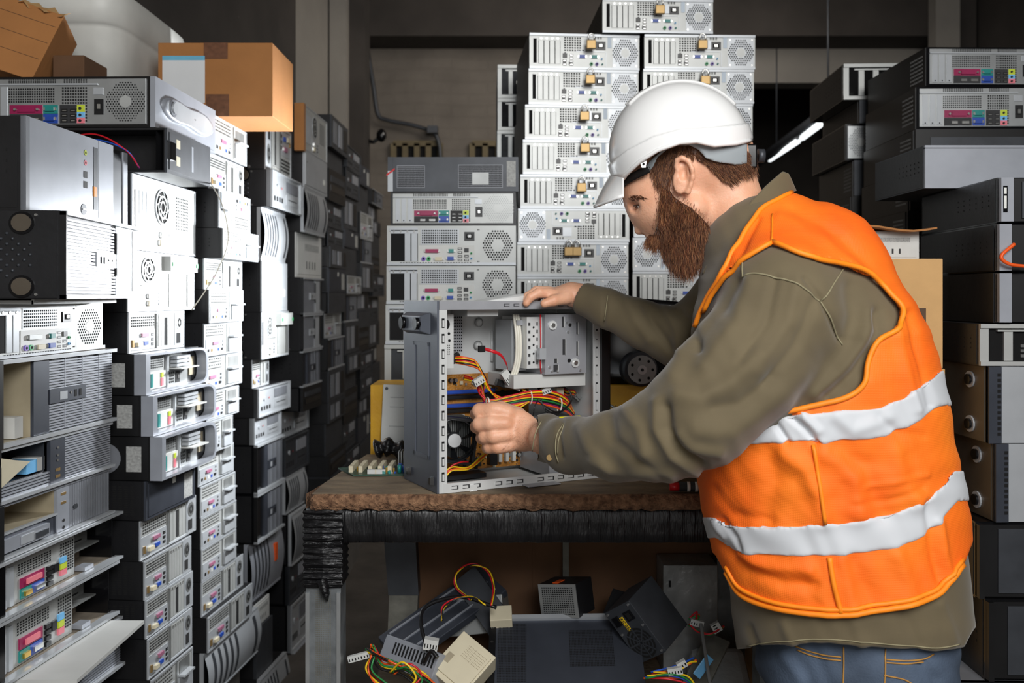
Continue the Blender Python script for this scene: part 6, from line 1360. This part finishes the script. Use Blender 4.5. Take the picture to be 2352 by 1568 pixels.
def thick(rows, d, m, mb):
    R0 = [[rel(q) for q in r] for r in rows]; R1_ = [[rel(q) + d for q in r] for r in rows]; mb.grid(R0, m); mb.grid([r[::-1] for r in R1_], m); mb.grid([[r[-1] for r in R0], [r[-1] for r in R1_]], m); mb.grid([[r[0] for r in R0][::-1], [r[0] for r in R1_][::-1]], m); mb.grid([R0[0][::-1], R1_[0][::-1]], m); mb.grid([R0[-1], R1_[-1]], m)
thick(rows_t, Vector((.0035, 0, -.001)), 'helmet_white', mb); mb.tube([rel(r[-1]) + Vector((.0018, 0, 0)) for r in rows_t], .0034, 'helmet_white', 8); mb.build('peak', hat)
STRAP = [(1476, 394), (1490, 372), (1520, 345), (1570, 322), (1620, 330), (1660, 338), (1705, 330), (1716, 330), (1716, 376), (1690, 379), (1645, 372), (1622, 364), (1604, 344), (1585, 334), (1560, 334), (1530, 345), (1510, 362), (1500, 384), (1490, 395)]
def strap(p): px, py = proj(p); s = ell(p, hp(1590, 355), (.118, .094, .11), -6); return np.maximum(np.maximum(s, -(s + .005)), polyd(px, py, STRAP) / 1222)
Pq, Qq = sdf_mesh(strap, (.18, 1.66, 1.5), (.5, 1.96, 1.7), .0024); to_obj('harness_band', Pq, Qq, ['harness_grey'], hat, label='grey plastic harness band')
SW = [(1420, 436), (1432, 408), (1470, 386), (1492, 382), (1494, 396), (1462, 412), (1440, 424), (1428, 436)]
def sweat(p): px, py = proj(p); s = ell(p, hp(1560, 380), (.117, .088, .11), 0); return np.maximum(np.maximum(s, -(s + .008)), polyd(px, py, SW) / 1222)
Pq, Qq = sdf_mesh(sweat, (.15, 1.66, 1.5), (.4, 1.96, 1.66), .0026); to_obj('sweatband', Pq, Qq, ['black_plastic'], hat, label='black sweatband')
mb = MB(); o = rel(W(1722, 360, 1.76)); mb.box(o.x - .013, o.x + .011, o.y - .012, o.y + .05, o.z - .022, o.z + .022, 'gloss_black'); mb.build('ratchet_housing', hat, .003)
mb = MB(); o = rel(W(1740, 358, 1.78)); mb.cyl(o, o + Vector((.012, 0, 0)), .013, 'dark_steel', 14); mb.build('ratchet_knob', hat)
mb = MB(); o = rel(W(1478, 372, Yh(1478) - .095)); mb.hexa([o + Vector(q) for q in ((-.01, 0, .012), (.007, 0, .012), (.007, .003, .012), (-.01, .003, .012), (-.003, 0, -.01), (.004, 0, -.01), (.004, .003, -.01), (-.003, .003, -.01))], 'helmet_white'); o2 = o + Vector((.0, -.0005, -.004)); mb.cyl(o2, o2 + Vector((0, -.0006, 0)), .0022, 'hole', 10); mb.build('strap_lug', hat)
# --- jeans, shoes ---
def jeans_sdf(p): return np.maximum(np.maximum(legs(p, .0), .045 - p[..., 2]), p[..., 2] - .9)
Pj, Qj = sdf_mesh(jeans_sdf, (.4, 1.48, .03), (.82, 1.95, .92), .0055); Pj = relax(Pj, Qj, 1); Nj = normals(Pj, Qj); Pj = fold(Pj, Nj, [([(1800, 1500), (1840, 1560)], .005, 14), ([(2120, 1520), (2150, 1560)], -.006, 12)], nz=.002)
jeans = to_obj('jeans', Pj, Qj, ['denim'], person, label='faded dark blue jeans')
for pts in ([(1826, 1484), (1875, 1500), (1932, 1509)], [(1830, 1492), (1875, 1508), (1932, 1517)], [(1938, 1485), (1937, 1600)], [(2034, 1490), (2031, 1600)], [(2035, 1514), (2080, 1517), (2117, 1514), (2145, 1502)], [(2035, 1521), (2080, 1524), (2120, 1520)], [(2030, 1550), (2060, 1556), (2085, 1564), (2110, 1580)]): mb = MB(); path_on(lambda p: jeans_sdf(p) - .0012, pts, .0012, 'stitch', mb, 6, folds=[], nz=.002); mb.build('jeans_stitching', jeans, label='orange seam stitching') if mb.f else None
for y in (1.62, 1.83):
    mb = MB(); rows = []
    for i in range(9):
        u = i / 8; x = .70 - .29 * u; hh = .095 - .05 * u ** .8; ww = .045 + .008 * math.sin(PI * u); ww *= 1 if u < .85 else .8
        rows.append([(x - .58, y - 1.72 + ww * math.cos(a), max(.001, hh * .5 + hh * .5 * math.sin(a))) for a in [2 * PI * k / 14 for k in range(14)]])
    mb.grid(rows, 'shoe_leather', True, True); mb.build('shoe', person)
# ---- the opened tower on the bench ----
CW, CDp, CH = .385, .19, .392; PHI = math.radians(27)
PC = thing('open_computer_tower', 'open grey computer tower on the bench with motherboard and cables exposed', 'computer', W(1008, 1136, 1.95), PHI)
PC.location.z = TZ + .001; PO = PC.location.copy()
ca, sa = math.cos(PHI), math.sin(PHI)
def LP(px, py, v):      # pixel ray onto local plane y = v
    dx, dz = (px - CX) / FP, (HY - py) / FP     # world point = (dx t, t, EYE+dz t)
    # local y = -(X-ox) sa + (Y-oy) ca = v
    t = (v - PO.x * sa + PO.y * ca) / (-dx * sa + ca)
    X, Y, Z = dx * t - PO.x, t - PO.y, EYE + dz * t - PO.z
    return Vector((X * ca + Y * sa, -X * sa + Y * ca, Z))
mat('case_grey', '5a5f69', .42, .25, .08); mat('case_zinc', 'd6d8d7', .34, .2, .08, 8); mat('cage_zinc', 'a6a8ad', .36, .3, .1); mat('pcb_orange', 'a8691c', .4, 0, .45, 45, .3, 200, 'c98a35'); mat('fan_black', '1d1e21', .35); mat('hub_white', 'c9cbcc', .4); mat('label_yellow', 'e6dc1e', .5)
def lbox(mb, x0, x1, y0, y1, z0, z1, m): mb.box(x0, x1, y0, y1, z0, z1, m)
t_ = .0012
mb = MB(); lbox(mb, 0, CW, CDp - t_, CDp, 0, CH, 'case_zinc'); lbox(mb, 0, CW, 0, CDp, 0, t_, 'case_zinc'); lbox(mb, 0, CW, 0, CDp, CH - t_, CH, 'case_zinc'); lbox(mb, CW - t_, CW, 0, CDp, 0, CH, 'case_zinc')
mb.build('chassis', PC)
# embossed ribs on the tray
mb = MB()
for a, b in (((1160, 735), (1160, 870)), ((1130, 760), (1130, 830)), ((1192, 740), (1192, 880))):
    p, q = LP(*a, CDp - .004), LP(*b, CDp - .004); mb.tube([p, q], .004, 'case_zinc', 8)
for px, py in ((1098, 793), (1100, 740)): p = LP(px, py, CDp - .006); mb.cyl(p, p + Vector((0, -.006, 0)), .011, 'case_zinc', 20, .005)
mb.build('tray_ribs', PC)
# left closed side (seen obliquely)
parts = {}; f = Face(parts, (0, CDp, 0), (0, -1, 0), (0, 0, 1), (-1, 0, 0), CDp, CH)
f.b('side_panel', 0, 0, 1, 1, 'case_grey', .004, -.002); 
f.b('side_panel', .3, .16, .38, .78, 'case_grey', .0055); f.b('side_panel', .74, .16, .78, .78, 'case_grey', .0055); f.b('side_panel', .3, .16, .78, .18, 'case_grey', .0055); f.b('side_panel', .3, .76, .78, .78, 'case_grey', .0055)
mb = MB(); mb.hexa([f.pt(.1, .82, .004), f.pt(.82, .82, .004), f.pt(.82, .94, .004), f.pt(.1, .94, .004), f.pt(.18, .84, .022), f.pt(.74, .84, .022), f.pt(.74, .92, .022), f.pt(.18, .92, .022)], 'case_grey'); mb.build('foot_block', PC, .002)
for u in (.25, .68): mb = MB(); mb.cyl(f.pt(u, .88, .02), f.pt(u, .88, .03), .013, 'gloss_black', 18); mb.build('rubber_foot', PC)
for u in (.2, .88): mb = MB(); mb.hexa([f.pt(u - .03, .035, .004), f.pt(u + .03, .035, .004), f.pt(u + .03, .08, .004), f.pt(u - .03, .08, .004), f.pt(u - .015, .04, .012), f.pt(u + .015, .04, .012), f.pt(u + .015, .075, .012), f.pt(u - .015, .075, .012)], 'gloss_black'); mb.build('rubber_foot', PC)
for k, q in parts.items(): q.build(k, PC)
# flanges with slots
parts = {}; f = Face(parts, (0, 0, 0), (1, 0, 0), (0, 0, 1), (0, -1, 0), CW, CH); N_ = 'frame_flange'
f.b(N_, 0, 0, .045, 1, 'case_zinc', .002, -.001); f.b(N_, .955, 0, 1, 1, 'case_zinc', .002, -.001); f.b(N_, 0, .955, 1, 1, 'cage_zinc', .003, -.001); f.b(N_, .02, 0, 1, .05, 'case_zinc', .003, -.001)
for i in range(11): f.b(N_, .014, .06 + .08 * i, .03, .11 + .08 * i, 'hole', .0023); f.b(N_, .017, .065 + .08 * i, .027, .1 + .08 * i, 'case_zinc', .004)
for i in range(14):
    if i in (3, 7): continue
    u = .07 + .065 * i; f.b(N_, u, .015, u + .04, .036, 'print', .0033); f.b(N_, u - .004, .019, u + .03, .032, 'case_zinc', .0045)
for u in (.38, .44, .72, .78): f.b(N_, u, .97, u + .035, .985, 'print', .0033); f.b(N_, u + .004, .973, u + .035, .982, 'cage_zinc', .004)
for i in range(9): f.b(N_, .97, .08 + .1 * i, .985, .14 + .1 * i, 'print', .0023); f.b(N_, .972, .085 + .1 * i, .983, .13 + .1 * i, 'case_zinc', .004)
for k, q in parts.items(): q.build(k, PC, label='bright zinc flange with stamped slots')
mb = MB(); p = LP(1085, 1132, 0); mb.box(p.x - .008, p.x + .008, -.006, -.001, -.001, .012, 'case_zinc'); mb.tube([(p.x - .006, -.004, .002), (p.x - .006, -.006, -.0), (p.x + .006, -.006, 0), (p.x + .006, -.004, .002)], .0015, 'case_zinc', 6); mb.build('lock_loop', PC)
mb = MB(); mb.box(CW, CW + .028, -.004, CDp + .004, -.0005, CH + .004, 'black_plastic'); mb.build('front_bezel', PC, .004, label='black plastic front edge')
mb = MB(); mb.box(.19, .27, -.03, 0, 0.0005, .003, 'cage_zinc'); mb.build('bottom_tab', PC, .001)
# upper things: lifted zinc plate and white switch block on top
mb = MB(); mb.hexa([(.12, .03, CH), (.24, .02, CH), (.24, .1, CH), (.12, .1, CH), (.2, .03, CH + .014), (.25, .02, CH + .016), (.25, .1, CH + .016), (.2, .1, CH + .014)], 'case_zinc'); mb.build('top_bracket', PC)
mb = MB(); mb.box(.3, .36, .05, .1, CH, CH + .012, 'light_silver'); mb.box(.362, .375, .04, .1, CH, CH + .014, 'gloss_black'); mb.build('switch_block', PC)
# bracket with round holes (upper left)
mb = MB(); D0 = .05; a = LP(1010, 722, D0); b = LP(1042, 845, D0); mb.box(a.x, b.x, D0, D0 + .002, b.z, a.z, 'case_zinc')
p = LP(1021, 745, D0); mb.cyl(p, p + Vector((0, -.0006, 0)), .012, 'hole', 24)
p = LP(1022, 803, D0); mb.cyl(p, p + Vector((0, -.0006, 0)), .0125, 'case_zinc', 24)
for i in range(5):
    for j in range(5): q = p + Vector(((i - 2) * .0045, -.0012, (j - 2) * .0045)); mb.cyl(q, q + Vector((0, -.0003, 0)), .0016, 'hole', 6)
for px, py in ((1020, 768), (1031, 766), (1021, 779), (1032, 782)): q = LP(px, py, D0); mb.cyl(q, q + Vector((0, -.0006, 0)), .003, 'hole', 10)
mb.build('rear_bracket', PC)
mb = MB(); D1 = .14; a = LP(1040, 725, D1); b = LP(1062, 808, D1); mb.box(a.x, b.x, D1, D1 + .002, b.z, a.z, 'cage_zinc')
for i in range(5):
    for j in range(12): q = Vector((a.x + (b.x - a.x) * (i + .5) / 5, D1 - .0006, b.z + (a.z - b.z) * (j + .5) / 12)); mb.cyl(q, q + Vector((0, -.0003, 0)), .0017, 'hole', 6)
mb.build('fan_vent', PC)
mb = MB(); a, b = LP(1060, 700, .06), LP(1130, 725, .06); mb.box(a.x, b.x, .03, .12, b.z, CH - .003, 'case_zinc'); mb.build('top_bracket', PC)
# drive cages
def cage(name, x0, x1, y0, y1, z0, z1, m, cut, lab=None):
    mb = MB(); mb.box(x0, x1, y0, y1, z0, z1, m); f = Face({name: mb}, (x0, y0, z0), (1, 0, 0), (0, 0, 1), (0, -1, 0), x1 - x0, z1 - z0); cut(f, name); return mb.build(name, PC, label=lab)
def cutA(f, n):
    for u, v, w, h in ((.4, .78, .05, .18), (.42, .32, .06, .26), (.2, .04, .1, .12), (.22, .18, .06, .08), (.76, .66, .03, .2), (.76, .3, .03, .24)): f.b(n, u, v, u + w, v + h, 'print', .0006); f.b(n, u + w, v, u + w + .012, v + h, 'case_zinc', .003)
    for u, v in ((.17, .82), (.72, .18)): f.disc(n, u, v, .01, 'case_zinc', .004, 18, .005, 0); f.disc(n, u, v, .005, 'screw', .006, 14, 0, 0)
    f.disc(n, .6, .82, .004, 'hole', .001, 12); f.disc(n, .58, .22, .0045, 'hole', .001, 12)
    for u, v in ((.52, .86), (.55, .7), (.1, .12), (.16, .05), (.3, .05), (.85, .05)): f.disc(n, u, v, .003, 'zinc_steel', .002, 8, 0, 0)
a, b = LP(1252, 722, .015), LP(1346, 856, .015); cage('drive_cage', a.x, b.x, .015, .16, b.z, a.z, 'cage_zinc', cutA)
def cutB(f, n):
    for i in range(6):
        f.b(n, .08, .08 + .15 * i, .2, .14 + .15 * i, 'print', .0006); f.b(n, .55, .08 + .15 * i, .62, .15 + .15 * i, 'hole', .0006)
    for i in range(5): f.disc(n, .38, .12 + .17 * i, .0025, 'hole', .001, 8)
    f.b(n, .72, 0, .76, 1, 'case_zinc', .004); f.b(n, .9, 0, .95, 1, 'case_zinc', .004)
a, b = LP(1210, 728, .03), LP(1250, 845, .03); cage('drive_cage', a.x, b.x, .03, .15, b.z, a.z, 'case_zinc', cutB)
def cutC(f, n):
    for i in range(4): f.disc(n, .3 + .3 * (i % 2), .45 + .1 * i, .004, 'hole', .001, 10)
    f.b(n, .5, .1, .85, .3, 'print', .0006); f.b(n, .1, .9, 1, 1, 'cage_zinc', .02)
a, b = LP(1175, 735, .07), LP(1208, 850, .07); cage('drive_cage', a.x, b.x, .07, .15, b.z, a.z, 'light_silver', cutC)
mb = MB(); a, b = LP(1180, 862, .03), LP(1345, 885, .03); mb.box(a.x, b.x, .03, .16, b.z, a.z, 'pale_plastic'); mb.build('cage_floor', PC, .001, label='pale shelf under the drive cages')
# motherboard
a, b = LP(1014, 860, CDp - .025), LP(1212, 1106, CDp - .025); bx0, bx1, bz1, bz0 = max(.004, a.x), b.x, a.z, max(.012, b.z); by = CDp - .03
mbd = MB(); mbd.box(bx0, bx1, by, by + .002, bz0, bz1, 'pcb_orange'); board = mbd.build('motherboard', PC, label='orange brown circuit board')
def on(u, v, w, h, d, m, name=None, mb=None):
    x = bx0 + (bx1 - bx0) * u; z = bz0 + (bz1 - bz0) * v; q = mb or MB(); q.box(x, x + w, by - d, by, z, z + h, m)
    if name: q.build(name, board)
    return q
for v, m in ((.80, 'port_blue'), (.745, 'black_plastic'), (.66, 'port_blue'), (.605, 'black_plastic')):
    q = on(.0, v, .125, .008, .012, m); on(.01, v + .008, .12, .002, .014, m, None, q); q.build('memory_slot', board, label=('blue' if m == 'port_blue' else 'black') + ' memory slot')
for u in (.62, .7, .78): on(u, .06, .008, .09, .012, 'pale_plastic', 'expansion_slot')
on(.5, .04, .018, .085, .02, 'black_plastic', 'expansion_slot')
q = MB()
for i in range(420):
    u, v = R.random(), R.random()
    if u < .55 and .56 < v < .9: continue
    w = R.choice((.0015, .002, .003, .004, .007)); on(u * .95, v * .97, w, w * R.uniform(.6, 1.4), R.uniform(.0015, .006), R.choice(('beige_plastic', 'gold_pin', 'black_plastic', 'black_plastic', 'zinc_steel', 'print', 'dull_steel')), None, q)
q.build('small_components', board)
for u, v in ((.08, .94), (.13, .94), (.38, .92), (.07, .5), (.2, .48), (.26, .5), (.86, .12), (.9, .16), (.88, .22), (.94, .1), (.84, .2), (.93, .24)):
    x = bx0 + (bx1 - bx0) * u; z = bz0 + (bz1 - bz0) * v; q = MB(); q.cyl((x, by, z), (x, by - .012, z), .0045, 'black_plastic', 12); q.cyl((x, by - .012, z), (x, by - .0125, z), .0043, 'screw', 12); q.build('capacitor', board)
on(.0, .535, .05, .01, .01, 'pale_plastic', 'white_connector'); on(.48, .48, .09, .07, .012, 'black_plastic', 'heat_sink'); on(.34, .03, .02, .02, .004, 'print', 'chip')
mb = MB(); a = LP(1015, 1085, .1); mb.box(.02, .15, .09, .13, .006, .016, 'fan_black'); mb.build('lower_fan', PC)
for r in (.02, .014): pass
# cpu fan
fc = LP(1042, 1010, .085); fan = MB(); fo = bpy.data.objects.new('cpu_fan', None)
s = .046; mb = MB()
for sx in (-1, 1):
    mb.box(-s, s, -.012, .012, sx * s - .003, sx * s + .003, 'fan_black')
mb.box(s - .003, s + .003, -.012, .012, -s, s, 'fan_black'); mb.box(-s, -s + .004, -.012, .012, -s, s, 'fan_black')
rows = [[(math.cos(a) * r, y, math.sin(a) * r) for a in [2 * PI * i / 36 for i in range(36)]] for r, y in ((.045, -.012), (.047, -.012), (.047, .012), (.043, .012), (.043, -.01), (.045, -.012))]
mb.grid(rows, 'fan_black', True)
ME = Matrix.Translation(fc) @ Matrix.Rotation(math.radians(-12), 4, 'Z') @ Matrix.Rotation(math.radians(8), 4, 'Y')
mb.xf(ME); fanp = mb.build('cpu_fan', PC)
mb = MB(); mb.cyl((0, .01, 0), (0, -.01, 0), .017, 'fan_black', 24); 
for i in range(7):
    a = 2 * PI * i / 7; g = []
    for rr in (.015, .025, .034, .041):
        g.append([(math.cos(a + w * .34 + rr * 6) * rr, .008 - w * .016, math.sin(a + w * .34 + rr * 6) * rr) for w in (0, .33, .66, 1)])
    mb.grid(g, 'fan_black')
mb.xf(ME); mb.build('fan_blades', fanp)
mb = MB(); mb.cyl((0, -.01, 0), (0, -.0108, 0), .0145, 'hub_white', 24); mb.xf(ME); mb.build('hub_label', fanp)
mb = MB()
for i in range(10): mb.box(fc.x + .0 + .005 * i, fc.x + .002 + .005 * i, fc.y + .014, by - .001, fc.z - .04, fc.z + .045, 'dull_steel')
mb.build('heat_sink', fanp)
# power supply at lower right with yellow label
a, b = LP(1262, 966, .02), LP(1352, 1098, .02); mb = MB(); mb.box(a.x, CW - .004, .02, .16, .008, a.z, 'cage_zinc'); o = mb.build('power_unit', PC, .001, label='grey metal power unit with yellow label')
q = LP(1282, 957, .02); p = LP(1332, 968, .02); mb = MB(); mb.box(q.x, p.x, .0185, .0195, p.z, q.z, 'label_yellow'); mb.build('rating_label', o)
# cables: paths as (px, py, local depth)
def cable(pts, m, r=.0021, name='wire', par=None, k=8): mb = MB(); mb.tube(catmull([LP(*p) for p in pts], k), r, m, 7); return mb
harn = {}
def hc(pts, m, r=.0021):
    key = m
    if key not in harn: harn[key] = MB()
    pts = [LP(*p) + Vector((R.uniform(-1, 1), 0, R.uniform(-1, 1))) * .0012 for p in pts]; harn[key].tube(catmull(pts, 8), r, m, 7)
cs = ['cable_red', 'cable_yellow', 'cable_black', 'cable_orange', 'cable_red', 'cable_yellow', 'cable_black', 'cable_green', 'cable_black', 'cable_purple', 'cable_orange']
for i, m in enumerate(cs):      # main bundle sweeping right
    d = (i - 5) * 2.6
    hc([(1098 + i * 1.5, 880 + d * .2, .09), (1100 + i, 905 + d * .3, .07), (1122, 925 + d * .55, .055), (1165, 921 + d * .8, .045), (1217, 912 + d, .04), (1265, 916 + d * 1.3, .045), (1300, 930 + d * 1.2, .06), (1318, 952 + d * .5, .08)], m)
for i, m in enumerate(['cable_orange', 'cable_yellow', 'cable_black', 'cable_red', 'cable_yellow', 'cable_black', 'cable_orange']):      # from the black plug at upper left down
    d = i * 3.0
    hc([(1042, 822 + d * .6, .07), (1062 + d * .3, 819 + d, .05), (1092 + d * .4, 828 + d, .045), (1108 + d * .3, 862 + d * .3, .045), (1118 + d * .4, 890 + d * .3, .05), (1155, 913 + d * .5, .05), (1205, 908 + d * .6, .045)], m)
for i, m in enumerate(['cable_red', 'cable_orange', 'cable_red', 'cable_yellow']): hc([(1066, 862 + i * 3, .12), (1085, 868 + i * 2, .1), (1097 + i * 2, 885, .08), (1104 + i * 2, 905, .07), (1118, 922 + i, .06)], m)
for i, m in enumerate(['cable_yellow', 'cable_red', 'cable_yellow', 'cable_black']): hc([(1200 + i * 3, 893, .05), (1212, 903 + i * 2, .045), (1232, 903 + i * 2, .045), (1248 + i * 2, 892 + i * 2, .05), (1262, 893 + i, .05)], m)
for i, m in enumerate(['cable_red', 'cable_yellow', 'cable_black', 'cable_orange']): hc([(1293, 885 + i * 2, .1), (1300, 895 + i * 4, .08), (1316, 897 + i * 3, .08), (1325, 908 + i * 2, .08)], m)
for i, m in enumerate(['cable_yellow', 'cable_orange', 'cable_yellow']): hc([(1026, 1092 - i * 7, .05), (1040, 1080 - i * 4, .05), (1075, 1078 - i * 3, .05), (1105, 1056 - i * 4, .06), (1122, 1038 - i * 2, .07)], m, .0018)
hc([(1026, 1085, .05), (1038, 1068, .05), (1060, 1062, .05), (1075, 1059, .06)], 'cable_red', .0018)
for i in range(3): hc([(1235 + i * 4, 915, .04), (1255, 935 + i * 5, .03), (1280, 945 + i * 3, .035), (1310, 925, .05), (1308, 900, .06), (1280, 880, .07)], 'cable_black', .0014)
for i in range(3): hc([(1130 + i * 6, 945, .04), (1165, 935 + i * 3, .04), (1190, 930 + i * 3, .04), (1215, 922, .04)], ('cable_yellow', 'cable_red', 'cable_yellow')[i])
hc([(1237, 918, .04), (1228, 935, .03), (1224, 962, .03)], 'cable_black', .0012)
for m, b in harn.items(): b.build('wiring', PC, label=m.split('_')[1] + ' wires of the cable bundle')
for x in (1120, 1217, 1285):
    d = 925 if x == 1120 else (912 if x == 1217 else 930); mb = MB(); c = LP(x, d, .045); rr = .013 if x != 1120 else .01
    mb.tube([c + Vector((.002 * (1 if x > 1250 else 0) * math.sin(a), rr * .8 * math.cos(a), rr * 1.15 * math.sin(a))) for a in [2 * PI * i / 16 for i in range(17)]], .0016, 'cable_white', 6); mb.build('cable_tie', PC)
for pts, nm in (([(1112, 801, .06), (1130, 806, .05), (1150, 815, .05), (1163, 835, .06), (1166, 850, .08)], 'data_cable'),):
    mb = MB(); P = catmull([LP(*p) for p in pts], 6); mb.grid([[p + Vector((0, -.001, -.0035)), p + Vector((0, -.001, .0035)), p + Vector((0, .001, .0035)), p + Vector((0, .001, -.0035))] for p in P], 'cable_red', True); c = LP(1107, 801, .06); mb.box(c.x - .008, c.x + .006, c.y - .004, c.y + .004, c.z - .007, c.z + .007, 'black_plastic'); mb.build(nm, PC, label='flat red cable with black plug')
for x in (1184, 1189, 1194): mb = cable([(x - 4, 722, .06), (x + 2, 780, .05), (x, 830, .05), (x - 12, 870, .06)], 'cable_white', .003); mb.build('white_cable', PC)
mb = cable([(1241, 722, .02), (1242, 790, .016), (1241, 840, .018), (1245, 870, .05), (1246, 885, .06)], 'cable_red', .0014); c = LP(1240, 812, .018); mb.box(c.x - .008, c.x + .008, .004, .018, c.z - .012, c.z + .012, 'light_silver'); mb.build('front_lead', PC, label='thin red lead with silver clip')
for px, py, v, w, h, ang, m in ((1099, 875, .045, .024, .015, -28, 'pale_plastic'), (1165, 868, .06, .018, .036, -35, 'pale_plastic'), (1185, 882, .05, .024, .022, 25, 'pale_plastic'), (1253, 897, .045, .022, .013, -18, 'pale_plastic'), (1284, 905, .07, .018, .03, 0, 'beige_plastic'), (1325, 912, .075, .016, .012, 40, 'dull_steel'), (1040, 826, .07, .035, .016, -30, 'black_plastic'), (1247, 885, .06, .025, .014, -25, 'black_plastic'), (1286, 882, .09, .02, .02, 0, 'black_plastic'), (1150, 880, .08, .024, .014, 20, 'black_plastic')):
    c = LP(px, py, v); mb = MB(); mb.box(-w / 2, w / 2, -.006, .006, -h / 2, h / 2, m)
    for i in range(4): mb.box(-w / 2 + w * (i + .3) / 4, -w / 2 + w * (i + .65) / 4, -.0064, -.006, -h * .3, h * .05, 'hole')
    mb.xf(Matrix.Translation(c) @ Matrix.Rotation(math.radians(ang), 4, 'Y')); mb.build('plug', PC, .0006, label=('white' if m == 'pale_plastic' else 'dark') + ' cable plug' if m != 'beige_plastic' else 'cream cable plug')
